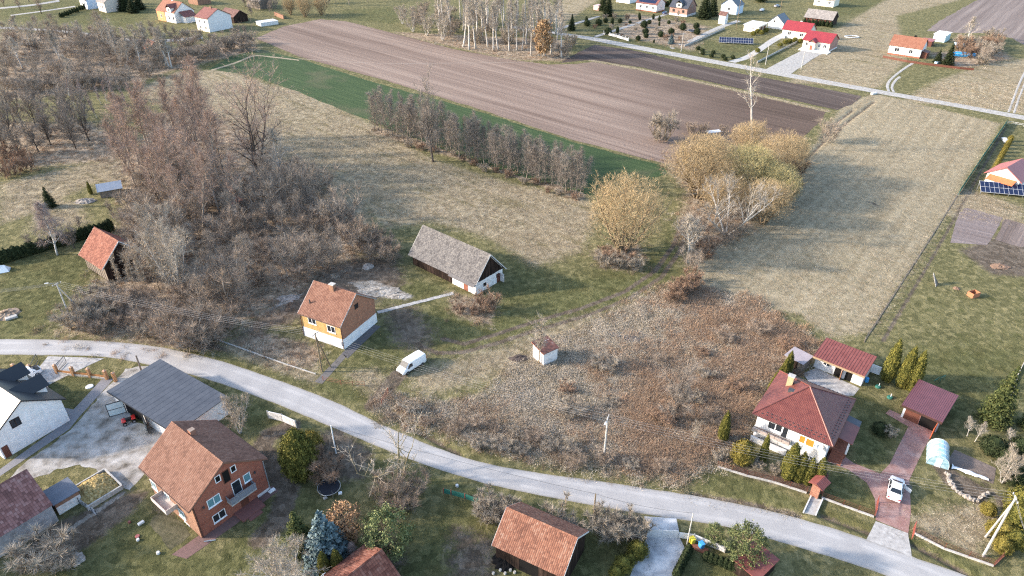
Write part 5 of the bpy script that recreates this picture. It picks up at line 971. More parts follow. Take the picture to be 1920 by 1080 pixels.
# the wood in the middle left
plant('oak', 483, 335, 120, 'mighty dark bare tree with orange twig tips above the thicket', rz=.6, wide=1.25)
plant('paletree', 528, 345, 225, 'pale thin tree beside the mighty dark tree')
for i, (x, y) in enumerate(inpoly([(235,330),(290,270),(380,250),(440,330),(450,420),(380,440),(300,420)], 32, 17)): plant('upright', x, y, y-R_.uniform(130,178), ['slim tall reddish-topped tree *', 'narrow orange-tipped tree *', 'tall grey-stemmed slim tree *'][i%3], 'slim trees of the thicket', wide=R_.uniform(.9,1.25))
plant('beige', 338, 548, 398, 'broad pale beige tree at the front of the thicket', wide=.95)
plant('beige', 298, 470, 360, 'pale beige tree behind the red-tiled barn', wide=.9)
for i, (x, y) in enumerate(inpoly([(230,440),(300,330),(450,360),(560,330),(640,410),(690,450),(660,490),(600,520),(540,560),(430,600),(330,600),(260,560)], 50, 18)): plant(['wood','gbush','wood','bush'][i%4], x, y, y-R_.uniform(54,96), ['bare grey-brown tree of the thicket *', 'many-stemmed grey shrub of the thicket *', 'round-crowned bare tree of the thicket *', 'many-stemmed brown shrub of the thicket *'][i%4], 'thicket behind the brick house', wide=1.12)
for i, (x, y) in enumerate(inpoly([(240,430),(300,300),(450,340),(560,320),(640,400),(690,450),(600,530),(430,610),(260,570)], 24, 19)): plant(['bush','gbush'][i%2], x, y, y-R_.uniform(28,48), 'low bare shrub of the thicket *', 'shrubs of the thicket', wide=1.35)
for i, (x, y) in enumerate(inpoly([(130,615),(180,560),(250,560),(350,600),(430,610),(400,640),(300,640),(200,630)], 26, 20)): plant(['bush','gbush','tbush'][i%3], x, y, y-R_.uniform(28,50), 'brown roadside shrub under the wires *', 'roadside shrubs', wide=1.2)
for x, y, t in ((350,650,570),(372,652,580),(392,640,575),(330,640,580)): plant('bush', x, y, t, 'rusty brown bush right at the road verge', 'bushes at the road verge', wide=1.2)
for x, y, t in ((258,552,470),(285,560,462),(300,548,455),(232,545,480),(320,535,440)): plant('slender', x, y, t, 'thin pale stem leaning beside the red-tiled barn', 'thin stems by the barn', wide=.8)
for x, y, t in ((595,400,355),(640,430,380),(540,520,470),(575,470,430)): plant('paletree', x, y, t, 'small white-barked tree inside the brown thicket', 'white-barked trees in the thicket')
for x, y, t in ((690,470,425),(720,472,430),(705,485,440),(735,490,445),(700,458,420)): plant('bush', x, y, t, 'reddish bush between thicket and barn', 'bushes beside the barn', wide=1.1)
plant('birch', 108, 478, 362, 'leaning white birch with reddish hanging twigs above the thuja row', wide=1.1)
plant('darkspruce', 95, 388, 349, 'small dark spruce on the slope behind the birch')
plant('thuja', 171, 364, 340, 'dark thuja beside the tin shed', wide=.9)
for x, y, t in ((140,465,430),(150,430,410),(210,400,380),(235,420,395),(225,385,365),(60,470,445)): plant('fruit', x, y, t, 'small dark fruit tree on the slope by the red-tiled barn', 'small fruit trees on the slope')
for i, (x, y) in enumerate(rowpx((-6,496),(212,432),26,0,.5,21)): plant('smallthuja', x, y, y-R_.uniform(19,24), 'small dark thuja of the hedge row on the lawn under the wires', 'thuja hedge row', wide=1.15)
# bush by the barn, slender tree by the white shed, weeds
plant('rbush', 914, 584, 540, 'reddish shrub in front of the barn door', wide=.9); plant('rbush', 862, 585, 566, 'low rusty shrub on the lawn before the barn', wide=1.2); plant('rbush', 890, 590, 570, 'rusty shrub beside the garden post before the barn')
plant('slender', 1010, 684, 586, 'slender pale tree growing against the white shed', wide=1.1)
plant('fruit', 1270, 795, 715, 'bare spreading tree at the edge of the weedy plot'); plant('slender', 1300, 840, 790, 'thin leaning stem in the weedy plot')
for i, (x, y) in enumerate(inpoly([(1050,740),(1200,640),(1400,590),(1500,650),(1420,740),(1360,830),(1200,860),(1050,830)], 15, 22)): plant(['rbush','bush','tbush'][i%3], x, y, y-R_.uniform(14,30), ['low rusty bush in the weeds *', 'low brown bush in the weeds *', 'low straw-coloured bush in the weeds *'][i%3], 'bushes of the weedy plot', wide=1.5)
for i, (x, y) in enumerate(inpoly([(740,765),(900,800),(1100,850),(1250,880),(1250,890),(1080,875),(880,835),(740,785)], 16, 23)): plant(['tbush','bush'][i%2], x, y, y-R_.uniform(14,26), ['pale withered ditch bush *', 'brown withered ditch bush *'][i%2], 'withered bushes along the ditch', wide=1.4)
# gardens south of the road
plant('walnut', 745, 905, 796, 'bare yellow-lichened tree leaning over the road', wide=1.2)
for x, y, t in ((730,930,885),(780,925,885),(770,950,915),(745,962,925)): plant('bush', x, y, t, 'bare tangled shrub under the lichened tree', 'shrubs under the lichened tree', wide=1.2)
plant('wthuja', 566, 888, 806, 'big old olive thuja beside the garden track', wide=.85); plant('gold', 583, 846, 814, 'golden shrub behind the old thuja'); plant('rbush', 612, 897, 850, 'reddish shrub above the trampoline', wide=1.1)
plant('orangebush', 648, 1010, 955, 'orange shrub beside the blue spruce'); plant('spruce', 566, 1035, 958, 'green spruce left of the blue spruce'); plant('bluespruce', 616, 1050, 958, 'bluish silver spruce in the garden'); plant('pine', 732, 1040, 960, 'loose light green pine beside the dark lawn', wide=1.0)
plant('beige', 545, 1100, 1008, 'bare beige tree in front of the green spruce', wide=1.3); plant('thuja', 612, 1082, 1035, 'narrow thuja beneath the blue spruce', wide=1.1); plant('thuja', 636, 1076, 1030, 'narrow thuja beside the tiled outbuilding', wide=1.1); plant('birch', 665, 1050, 1005, 'small white stems beside the orange shrub')
plant('beige', 450, 812, 722, 'pale yellowish tree at the back of the grey garage', wide=.7)
plant('tbush', 80, 1055, 1005, 'dry shrub beside the grey plaster wall', wide=1.4); plant('tbush', 120, 1060, 1025, 'low dry shrub beside a heap of stones', wide=1.4)
for x, y, t in ((920,972,930),(935,965,925),(955,962,935),(1056,998,950),(1130,1000,955),(1150,1003,960),(1175,1005,962),(1190,1000,965),(905,960,935)): plant('tbush', x, y, t, 'tall dry grassy shrub behind the roadside barn', 'dry shrubs behind the roadside barn', wide=1.1)
for x, y, t in ((1195,1040,1020),(1168,1066,1048),(1155,1080,1066),(1182,1053,1040)): plant('ball', x, y, t, 'rounded olive shrub edging the concrete drive', 'rounded shrubs along the concrete drive')
plant('pine', 1390, 1060, 992, 'fluffy light green pine beside the road', wide=.95); plant('pine', 1335, 1022, 986, 'young pale pine beside the bins', wide=.9)
for i, (x, y) in enumerate(rowpx((1318,1047),(1400,1078),9,0,.5,24)): plant('smallthuja', x, y, y-16, 'small thuja in the short row behind the bins', 'short thuja row behind the bins')
for i, (x, y) in enumerate(rowpx((1292,1033),(1266,1085),7,0,.5,25)): plant('smallthuja', x, y, y-16, 'small thuja lining the concrete drive', 'thujas lining the concrete drive', wide=1.2)
# garden of the hipped house
gh = 'thujas before the hipped house'
for x, y, t in ((1476,895,830),(1495,900,848),(1512,905,858),(1530,908,858)): plant('thuja', x, y, t, 'columnar olive thuja before the orange-blind windows', gh, wide=1.05)
plant('gold', 1390, 866, 828, 'bright olive-gold bush below the balcony', name='golden_shrub', wide=.72); plant('thuja', 1428, 866, 814, 'brownish narrow thuja below the balcony', wide=.7); plant('thuja', 1354, 826, 772, 'narrow yellowish thuja at the corner of the weedy plot', wide=.9)
for x, y in ((1418,878),(1452,888),(1345,862)): plant('tbush', x, y, y-18, 'pale low garden shrub before the hipped house', 'pale shrubs before the hipped house')
for x, y, t in ((1475,700,662),(1468,708,674),(1458,720,690),(1450,730,700),(1443,742,710),(1440,752,722)): plant('thuja', x, y, t-4, 'olive hedge bush between weedy plot and hipped house', 'hedge beside the hipped house')
for x, y, t, lb in ((1662,712,637,'tallest of the big olive thujas, next to the white outbuilding'), (1690,724,650,'big olive thuja, middle of the group by the maroon garage'), (1708,730,658,'big olive thuja closest to the maroon garage')): plant('thuja', x, y, t, lb, 'big thujas by the maroon garage', wide=.88)
plant('darkball', 1648, 812, 795, 'dark purple shrub on the round lawn bed', wide=1.1); plant('tbush', 1664, 818, 798, 'pale evergreen shrub on the round lawn bed')
plant('spruce', 1862, 788, 684, 'tall green spruce at the corner garden edge', wide=.8); plant('spruce', 1925, 800, 745, 'smaller green spruce behind the pollarded trunks', wide=.8)
for x, y, t in ((1813,818,774),(1828,828,784),(1890,835,795)): plant('paletree', x, y, t, 'cut-back white trunk with bare arms beside the spruce', 'pollarded white trunks', wide=.75)
for x, y, t in ((1858,848,822),(1885,868,845),(1908,850,826),(1898,905,880)): plant('darkball', x, y, t, 'dense green shrub in the garden corner by the drive', 'green shrubs of the corner garden')
plant('beige', 1878, 905, 840, 'bare pale shrub beside the bare brown bed', wide=.8)
for x, y, t in ((1850,962,945),(1862,1000,980),(1878,1006,984),(1905,985,955),(1915,960,925),(1898,1020,997),(1876,1032,1012)): plant('gold' if x < 1890 else 'ball', x, y, t, 'yellow-green shrub near the leaning concrete pole' if x < 1890 else 'green shrub behind the concrete double pole', 'shrubs by the concrete pole' if x < 1890 else 'green shrubs behind the concrete pole')
# far gardens
for x, y, t in ((1072,57,25),(1140,30,-15),(1320,35,-25),(1335,30,-18),(1130,20,-20)): plant('darkspruce', x, y, t, 'dark conifer in the gardens beyond the gravel road', 'dark conifers of the far gardens', wide=.9)
plant('bluespruce', 1258, 82, 62, 'small blue spruce in the far garden by the road'); plant('darkspruce', 1776, 122, 80, 'bushy dark spruce before the blue pool'); plant('darkspruce', 1757, 118, 92, 'smaller dark spruce left of the bushy one, before the pool', wide=1.2)
for i, (x, y) in enumerate(inpoly([(1085,45),(1150,30),(1270,35),(1320,60),(1250,85),(1130,66)], 42, 26)): plant(['darkball','smallthuja','tbush','rbush','darkball'][i%5], x, y, y-R_.uniform(6,14), 'small far garden shrub *', 'shrubs of the far garden', wide=.9)
for i, (x, y) in enumerate(inpoly([(1290,98),(1310,92),(1380,108),(1370,116)], 8, 27)): plant('darkball', x, y, y-7, 'low round bush by the far lawn fence', 'bushes by the far lawn')
for i, (x, y) in enumerate([(1420,62),(1428,64),(1436,60),(1412,66),(1472,82),(1480,80),(1490,78),(1462,88),(1420,98),(1500,80)]): plant('ball', x, y, y-8, 'clipped bush beside the red-roofed bungalow', 'bushes beside the bungalow')
for i, (x, y) in enumerate(rowpx((1230,18),(1262,8),7,0,1,28)): plant('smallthuja', x, y, y-11, 'clipped thuja beside the white solar-roofed house', 'thujas by the solar-roofed house', wide=1.3)
for i, (x, y) in enumerate(rowpx((1505,45),(1560,52),8,1,1,281)): plant('smallthuja', x, y, y-11, 'thuja before the far timber barn', 'thujas before the far timber barn', wide=1.3)
plant('paletree', 1812, 82, 22, 'white leaning tree behind the blue pool')
for i, (x, y) in enumerate(inpoly([(1790,95),(1850,75),(1880,80),(1870,105),(1840,125)], 16, 29)): plant(['tbush','rbush','gbush'][i%3], x, y, y-R_.uniform(18,34), 'pinkish bare shrub around the pool yard', 'shrubs round the pool yard', wide=1.1)
for i, (x, y) in enumerate(inpoly([(1350,20),(1400,10),(1500,-10),(1560,-30),(1400,-30)], 14, 30)): plant(['fruit','darkball','wood'][i%3], x, y, y-R_.uniform(12,24), 'tree or shrub among the farthest yards', 'plants of the farthest yards')
for i, (x, y) in enumerate(rowpx((112,34),(166,14),12,0,.5,31)): plant('smallthuja', x, y, y-9, 'dark thuja before the far white house', 'thujas by the far white house', wide=1.2)
for x, y, t in ((235,20,-22),(250,24,-10),(262,18,-20),(240,8,-30),(225,12,-28)): plant('darkspruce', x, y, t, 'dark conifer left of the orange-roofed house', 'dark conifers by the orange-roofed house', wide=1.2)
for i, (x, y) in enumerate(inpoly([(440,40),(520,25),(640,10),(620,-15),(450,-10)], 18, 32)): plant(['wood','gbush','fruit'][i%3], x, y, y-R_.uniform(18,34), 'bare tree around the far farmyard', 'trees round the far farmyard')
for i, (x, y) in enumerate(inpoly([(240,70),(300,60),(360,68),(430,72),(480,66),(440,78),(300,74)], 14, 33)): plant(['tbush','fruit','gbush'][i%3], x, y, y-R_.uniform(14,24), 'bare garden tree below the far houses', 'garden trees below the far houses')
for i, (x, y) in enumerate(rowpx((1895,262),(1850,345),12,0,.5,34)): plant('gold', x, y, y-12, 'olive clipped bush along the green mesh fence', 'bushes along the green fence', wide=.7)

# ---------------------------------------------------------------- ground cover as real tufts
def scatter(name, label, X, Y, sc, protos, cat=None):
    """tufts standing on the ground: one covering that nobody could count"""
    n = len(X); Z = np.array([ground_z(x, y) for x, y in zip(X, Y)]); me = bpy.data.meshes.new(name); me.from_pydata(np.stack([X, Y, Z], 1).tolist(), [], [])
    for nm, ty, a in (('sc', 'FLOAT', sc), ('rz', 'FLOAT', rng.random(n)*6.28), ('pi', 'INT', rng.integers(0, len(protos), n))): me.attributes.new(nm, ty, 'POINT').data.foreach_set('value', a.astype(np.int32 if ty == 'INT' else np.float32))
    ob = bpy.data.objects.new(name, me); COL.objects.link(ob); tag(ob, label, cat, kind='stuff')
    pc = bpy.data.collections.new(name+'_kinds')
    for p in protos: pc.objects.link(bpy.data.objects.new('tuft', p))
    ng = bpy.data.node_groups.new(name, 'GeometryNodeTree'); ng.interface.new_socket('Geometry', in_out='INPUT', socket_type='NodeSocketGeometry'); ng.interface.new_socket('Geometry', in_out='OUTPUT', socket_type='NodeSocketGeometry')
    N = ng.nodes.new; i = N('NodeGroupInput'); o = N('NodeGroupOutput'); ip = N('GeometryNodeInstanceOnPoints'); ci = N('GeometryNodeCollectionInfo'); ci.inputs[0].default_value = pc; ci.inputs[1].default_value = True; ci.inputs[2].default_value = True
    def at(nm, ty): q = N('GeometryNodeInputNamedAttribute'); q.data_type = ty; q.inputs[0].default_value = nm; return q.outputs[0]
    cx = N('ShaderNodeCombineXYZ'); l = ng.links.new; l(at('rz', 'FLOAT'), cx.inputs[2]); l(i.outputs[0], ip.inputs['Points']); l(ci.outputs[0], ip.inputs['Instance']); ip.inputs['Pick Instance'].default_value = True
    l(at('pi', 'INT'), ip.inputs['Instance Index']); l(cx.outputs[0], ip.inputs['Rotation']); l(at('sc', 'FLOAT'), ip.inputs['Scale']); l(ip.outputs[0], o.inputs[0])
    md = ob.modifiers.new('tufts', 'NODES'); md.node_group = ng; return ob
def tuft(nm, m, seed, n, h, rad, wd, lay=.35):
    r_ = np.random.default_rng(seed); B = np.stack([r_.normal(size=n)*rad, r_.normal(size=n)*rad, np.full(n, -.03)], 1); d = np.tile(np.array((0,0,1.0)), (n,1))
    V, F = twigs(B, d, n, h, wd, lay, .3, .9, r_); return raw_mesh(nm, V, F, m)
def blade(n, a, b_, c_): return mat(n, [(.28, a), (.5, b_), (.75, c_)], .6, 3, .9, .12, objrand=.3)
B_dry = blade('dry_blades', (.26,.21,.135), (.34,.28,.19), (.44,.37,.265)); B_brn = blade('brown_stalks', (.2,.14,.095), (.31,.23,.165), (.42,.33,.25)); B_gre = blade('green_blades', (.06,.075,.025), (.12,.13,.045), (.2,.19,.085)); B_pale = blade('pale_stalks', (.46,.39,.3), (.6,.525,.43), (.7,.64,.54)); B_rust = blade('rusty_stalks', (.3,.185,.115), (.42,.28,.185), (.52,.38,.27))
P_weed = [tuft('tuft_brown', B_brn, 1, 60, .95, .34, .02), tuft('tuft_brown_b', B_brn, 2, 60, .7, .42, .022, .5), tuft('tuft_pale', B_pale, 3, 60, .75, .36, .022, .45), tuft('tuft_dry', B_dry, 4, 70, .65, .4, .022, .5), tuft('tuft_rust', B_rust, 5, 60, .85, .36, .02)]
P_dry = [tuft('tuft_meadow', B_dry, 6, 46, .38, .36, .022, .6), tuft('tuft_meadow_b', B_dry, 7, 46, .32, .42, .022, .65), tuft('tuft_meadow_c', B_brn, 8, 46, .34, .38, .02, .6), tuft('tuft_meadow_d', B_pale, 9, 40, .34, .38, .02, .6)]
P_dry0 = P_dry[0]
P_gre = [tuft('tuft_green', B_gre, 10, 40, .22, .3, .02, .5), tuft('tuft_green_b', B_gre, 11, 40, .17, .36, .02, .6)]
def sample_zone(Zv, n, power=1.0, ymax=260):
    """points where a covering grows, as dense as its weight, evenly per square metre"""
    cellA = np.gradient(ys)[:,None]*(2*half/NX)[:,None]*np.ones((1,NX)); pr = (np.clip(Zv, 0, 1)**power*(GY < ymax)*(GY > 40))*cellA.ravel()*np.clip(150/np.maximum(GY, 60), .3, 1.6)
    pr /= pr.sum(); k = rng.choice(len(pr), n, p=pr); s_ = np.sqrt(cellA.ravel()[k]); return GX[k]+(rng.random(n)-.5)*s_, GY[k]+(rng.random(n)-.5)*s_
wz = zone(GP, [Z_WEED[0]], 2.5); wpale = zone(GP, [('p', [(900,700),(1000,640),(1180,570),(1280,540),(1400,570),(1270,640),(1210,700),(1160,760),(1080,810),(1000,810),(940,780),(880,760)], 0, 7)], 7)
patch = vnoise(GX, GY, 7, 41)
X, Y = sample_zone(wz*(1-.93*wpale)*(.12+patch)**2.5, 5500); scatter('withered_weeds', 'withered brown weeds covering the overgrown plot', X, Y, .6+rng.random(len(X))*.8, P_weed)
wr = zone(GP, [('p', [(1160,700),(1260,640),(1400,580),(1510,645),(1430,740),(1370,810),(1300,850),(1150,800)], 0, 8), ('p', [(1240,560),(1290,535),(1360,560),(1300,590)], 0, 4)], 8)
X, Y = sample_zone(wz*wr*(.1+vnoise(GX, GY, 5, 47))**3, 3800); scatter('rusty_weeds', 'tall rusty dead weeds in the thick of the overgrown plot', X, Y, .9+rng.random(len(X))*.9, [P_weed[4], P_weed[4], P_weed[0]])
X, Y = sample_zone(wz*(.4+wpale), 15000); scatter('pale_withered_grass', 'pale flattened grass over the overgrown plot', X, Y, .7+rng.random(len(X))*.7, [P_weed[2], P_weed[3], P_dry0])
wz2 = np.clip(zw - wz, 0, 1); X, Y = sample_zone(wz2, 7000, ymax=330); scatter('forest_floor_weeds', 'dry undergrowth of grass under the bare trees', X, Y, .6+rng.random(len(X))*.7, P_weed)
X, Y = sample_zone(np.clip(zd-.1, 0, 1)*(.3+vnoise(GX, GY, 9, 43))*(1-.75*zf), 32000); scatter('dry_grass', 'dry tan grass tussocks of the meadows', X, Y, .45+rng.random(len(X))**2*.8, P_dry)
keep = np.clip(1-zw-zb-zp, 0, 1)*np.clip(.25+zl, 0, 1)*(1-zone(GP, [('l', ROADS_FLAT[0][1], 3.9, .3)], 1)); X, Y = sample_zone(keep*(GY < 130), 14000, ymax=130); 
GREEN_XY = (X, Y)
# ================================================================ houses farther off
def simple_house(name, label, cat, B, ang, L, D, he, hr, axis, wall, roofm, wins=(), over=.45, trim=None, chim=None, group=None, plinth=None, frame=None):
    b = Bld(name, label, cat, B, ang, L, D, group); b.walls(he, hr, axis, wall); R = b.roof(roofm, over, .35, .14, cap=False, trim=trim or roofm)
    for wl, a, z, w_, h_, n in wins: b.window(wl, a, z, w_, h_, frame or M_frame, M_glass, n)
    if plinth: mb = MB(); mb.box(-.06, -.06, -.2, L+.06, D+.06, plinth[0]); mb.build('plinth', plinth[1], b.e)
    if chim: b.chimney(chim[0], chim[1], chim[2], 1.6, .7, chim[3] if len(chim) > 3 else M_white, None, R)
    return b, R
W4 = lambda ys_, z, w_=1.4, h_=1.4, wl='W', n=2: [(wl, y, z, w_, h_, n) for y in ys_]
b, R = simple_house('bungalow', 'new brick bungalow with bright red roof and gabled porch', 'house', (1553,98), 50, 10.5, 11.5, 3.7, 6.6, 'y', {'S': M_pinkbrick, 'W': M_cream, 'E': M_pinkbrick, 'N': M_cream}, T_brightred, W4((2.0,9.6), 2.1) + W4((4.3,), 2.1, 1.0), chim=None, plinth=(.5, M_white))
mb = MB(); mb.box(-2.0, 5.6, .0, 0, 8.6, 3.4); po = mb.build('porch', M_cream, b.e); mb = MB(); mb.slab((-2.4,8.9,3.3),(-2.4,7.1,4.9),(2.5,7.1,4.9),(2.5,8.9,3.3),.12); mb.slab((-2.4,7.1,4.9),(-2.4,5.3,3.3),(2.5,5.3,3.3),(2.5,7.1,4.9),.12); mb.build('porch_roof', T_brightred, po)
mb = MB(); mb.add([(-2.0,5.6,3.4),(-2.0,8.6,3.4),(-2.0,7.1,4.75)], [(0,1,2),(2,1,0)]); mb.build('porch_gable', M_pinkbrick, po); mb = MB(); mb.box(-2.06, 6.5, 0, -2.0, 7.6, 2.2); mb.build('door', M_rust, po)
mb = MB(); mb.box(-4.2, -1, -.1, -.06, 11.5, .35); mb.build('terrace', M_white, b.e)
b, R = simple_house('bungalow', 'older cream bungalow with bright red roof joined to the brick one', 'house', (1513,77), 50, 9, 12.0, 3.8, 6.8, 'y', M_cream, T_brightred, W4((3.0,8.6), 2.3, 1.5, 1.5), chim=(5.4, 6, 5.4))
mb = MB(); mb.box(-1.4, 9.9, -.1, 0, 11.8, 1.0); mb.build('steps', M_gutw, b.e)
b = Bld('garage', 'white flat garage with pale roof beside the cream bungalow', 'garage', (1421,62), 50, 10, 7.4); b.walls(3.0, 3.0, 'n', M_cream); mb = MB(); mb.slab((-.4,-.4,3.1),(b.L+.4,-.4,3.3),(b.L+.4,b.D+.4,3.3),(-.4,b.D+.4,3.1),.14); mb.build('roof', M_white, b.e); b.window('W', 3.0, 1.9, 1.3, .8, M_frame, M_glass, 2)
for k in range(2): b.wbox2('garage_door', 'S', 2+k*3.6, 4.8+k*3.6, 0, 2.4, 0, .05, M_brown)
b, R = simple_house('barn', 'white gabled barn with dark slate roof behind the flat garage', 'barn', (1467,56), 50, 8, 7.5, 3.0, 6.2, 'x', M_white, M_graph, W4((4.6,), 3.4, 1.0, 1.2, n=1))
b, R = simple_house('barn', 'far dark timber barn with brownish grey sheet roof', 'barn', (1558,50), 52, 9, 13.5, 3.2, 6.2, 'y', M_wood, T_asb, over=.6)
for i in range(18): b.wbox2('plank', 'W', i*.75, i*.75+.68, .1, 3.1, .004, .05, M_brown if i%3 else M_wood)
b, R = simple_house('cottage', 'white cottage with orange roof beside the blue pool', 'house', (1723,110), 50, 8.6, 12.4, 3.9, 7.2, 'y', M_white, T_orangef, W4((9.2,), 2.3, 1.9, 1.5) + W4((3.8,), 2.3, 1.5, 1.4), chim=(4.5, 4.5, 6.2, M_dark), plinth=(.6, M_rust))
mb = MB(); mb.box(1.5, -2.2, 0, 6, 0, 2.3); po = mb.build('porch', M_brown, b.e); mb = MB(); mb.slab((1.2,-2.5,2.3),(6.3,-2.5,2.3),(6.3,0,2.8),(1.2,0,2.8),.1); mb.build('porch_roof', M_brown, po)
b = Bld('shed', 'maroon-roofed shed just right of the orange-roofed cottage', 'shed', (1745,88), 50, 5, 4.5); b.walls(2.2, 2.2, 'n', M_brown); mb = MB(); mb.slab((-.3,-.3,2.3),(5.3,-.3,2.5),(5.3,4.8,2.5),(-.3,4.8,2.3),.1); mb.build('roof', T_pinkred, b.e)
b = Bld('shed', 'pale blue and white shed behind the dark spruces', 'shed', (1770,80), 45, 7, 5.0); b.walls(3.0, 3.0, 'n', mat('pale_cyan_wall', (.5,.66,.68), 1, 3)); mb = MB(); mb.slab((-.3,-.3,3.1),(7.3,-.3,3.5),(7.3,5.3,3.5),(-.3,5.3,3.1),.1); mb.build('roof', M_white, b.e)
b, R = simple_house('brick_house', 'far brick house with dark roof, gabled dormer and white plinth', 'house', (1287,32), 50, 10, 10.2, 4.2, 8.6, 'y', {'S': M_pinkbrick, 'W': M_pinkbrick, 'E': M_pinkbrick, 'N': M_pinkbrick}, M_graph, W4((2.2,7.8), 2.5, 1.4, 1.4) + [('S', 5.0, 4.6, .9, 1.4, 1)], plinth=(1.0, M_white), frame=M_wood_lt)
mb = MB(); mb.box(-.3, 3.4, 4.2, 3.0, 6.4, 6.4); d = mb.build('dormer', M_cream, b.e); mb = MB(); mb.slab((-.7,6.8,6.2),(-.7,4.9,7.9),(4.4,4.9,7.9),(4.4,6.8,6.2),.1); mb.slab((-.7,4.9,7.9),(-.7,3.0,6.2),(4.4,3.0,6.2),(4.4,4.9,7.9),.1); mb.build('dormer_roof', M_graph, d); b.window('W', 4.9, 5.3, 1.6, 1.3, M_frame, M_glass, 2).location.x = -.3
b.wbox2('door', 'W', 4.2, 5.4, 0.4, 2.6, 0, .07, M_wood_lt)
b, R = simple_house('white_house', 'far white house with solar panels on its red roof', 'house', (1230,24), 50, 9, 12.5, 4.0, 6.8, 'y', M_white, T_redf, W4((2.2,6.0,9.8), 2.3, 1.4, 1.4), plinth=(.5, M_rust))
M_pv = NB('solar_cells', .15, .6).base((.012,.018,.05)).mat
k_ = (6.8-4.0)/4.5
for i in range(7):
    for j in range(2): mb = MB(); x0 = .3+j*1.95; x1 = x0+1.85; y0 = 1.2+i*1.5; mb.slab((x0,y0+1.4,4.0+k_*x0+.27),(x0,y0,4.0+k_*x0+.27),(x1,y0,4.0+k_*x1+.27),(x1,y0+1.4,4.0+k_*x1+.27),.05); mb.build('solar_panel', M_pv, R)
b, R = simple_house('blue_house', 'far pale blue house with slate roof behind conifers', 'house', (1380,28), 50, 8, 9, 4.5, 8, 'x', mat('pale_blue_wall', (.5,.58,.68), 1, 3), M_graph, W4((4.5,), 2.4))
b, R = simple_house('hut', 'narrow white hut with brown cap roof in the far yard', 'hut', (1358,46), 50, 3.2, 3.4, 4.2, 5.6, 'y', M_white, T_brownf, over=.3)
b, R = simple_house('white_house', 'cream house at the top beyond the timber barn', 'house', (1562,14), 50, 9, 11, 3.6, 6.5, 'y', M_cream, T_asb, W4((2.5,8.5), 2.2))
b, R = simple_house('white_house', 'far house of white walls behind the tall conifers', 'house', (1180,7), 50, 8, 9, 3.4, 6, 'y', M_white, T_redf, W4((3,6), 2.2))
b = Bld('shed', 'little pink garden shed at the edge of the far lawn', 'shed', (1123,20), 45, 4, 4); b.walls(2.2, 2.2, 'n', mat('pink_wall', (.55,.34,.33), 1, 3)); mb = MB(); mb.slab((-.2,-.2,2.25),(4.2,-.2,2.4),(4.2,4.2,2.4),(-.2,4.2,2.25),.1); mb.build('roof', mat('pink_roof', (.6,.42,.42), 1, 3), b.e)
# upper left village
b, R = simple_house('white_house', 'white house with orange roof, dormer and ochre end wing', 'house', (331,44), 55, 11, 15.5, 5.0, 9.2, 'y', M_white, T_orangef, [('W', 1.6, 2.2, 1.2, 1.8, 1), ('W', 5.4, 2.2, 1.2, 1.8, 1), ('S', 5.5, 4.6, 1.0, 1.6, 1)], chim=(5.5, 8, 8.6, M_white))
mb = MB(); mb.box(-.2, 8.5, 0, .05, 15.5, 4.95); mb.build('ochre_wall', mat('ochre_render', (.55,.27,.13), 1, 3), b.e); b.window('W', 12, 2.4, 1.2, 1.4, M_frame, M_glass, 2).location.x = -.2
mb = MB(); mb.box(-.4, 2.0, 5.0, 3.2, 5.4, 7.2); d = mb.build('dormer', M_white, b.e); mb = MB(); mb.slab((-.8,5.8,7.0),(-.8,3.7,8.8),(4.6,3.7,8.8),(4.6,5.8,7.0),.1); mb.slab((-.8,3.7,8.8),(-.8,1.6,7.0),(4.6,1.6,7.0),(4.6,3.7,8.8),.1); mb.build('dormer_roof', T_redf, d); b.window('W', 3.7, 6.0, 1.4, 1.4, M_frame, M_glass, 2).location.x = -.4
mb = MB(); mb.box(3.0, -4.0, 0, 9, 0, 3); a_ = mb.build('annex', M_white, b.e); mb = MB(); mb.slab((2.5,-4.5,3.0),(9.5,-4.5,3.0),(9.5,0,5.2),(2.5,0,5.2),.12); mb.build('annex_roof', T_redf, a_)
b, R = simple_house('farmhouse', 'cream two-storey farmhouse with maroon roof and plain white gable', 'house', (394,61), 56, 13, 9.5, 6.2, 9.6, 'y', {'S': M_white, 'W': M_cream, 'E': M_white, 'N': M_cream}, T_redf, W4((2.6,6.6), 4.6, 1.2, 1.4) + W4((2.6,6.6), 1.8, 1.2, 1.4), chim=(6.2, 4.5, 8.8, M_brick2))
b, R = simple_house('barn', 'low brown-roofed barn behind the cream farmhouse', 'barn', (440,44), 52, 8, 12, 3, 5.6, 'y', M_wood, T_brownf)
b, R = simple_house('barn', 'grey-roofed open barn at the top of the far farmyard', 'barn', (488,18), 50, 8, 13, 4.0, 6.2, 'y', M_wood_lt, T_asb)
b, R = simple_house('barn', 'orange-roofed outbuilding behind the white dormer house', 'barn', (372,10), 52, 8, 10, 3.5, 6, 'y', M_brick2, T_orangef)
b = Bld('yard_wall', 'low pale concrete bunker at the corner of the brown field', 'wall', (490,50), 40, 9, 6); b.walls(1.6, 1.6, 'n', M_dirtywhite); mb = MB(); mb.box(-.1,-.1,1.6,9.1,6.1,1.75); mb.build('slab', M_gutw, b.e)
b = Bld('yard_wall', 'long orange brick wall by the willows of the field corner', 'wall', (533,36), 128, 12, .4); b.walls(1.8, 1.8, 'n', M_brick2); mb = MB(); mb.box(-.1,-.1,1.8,12.1,.5,1.9); mb.build('coping', T_orangef, b.e)
b, R = simple_house('white_house', 'white and pale blue house behind the row of far thujas', 'house', (166,18), 50, 9, 9, 4.8, 8, 'y', {'S': mat('sky_blue_wall', (.45,.58,.74), 1, 3), 'W': M_white, 'E': M_white, 'N': M_white}, M_graph, W4((3,6), 2.4))
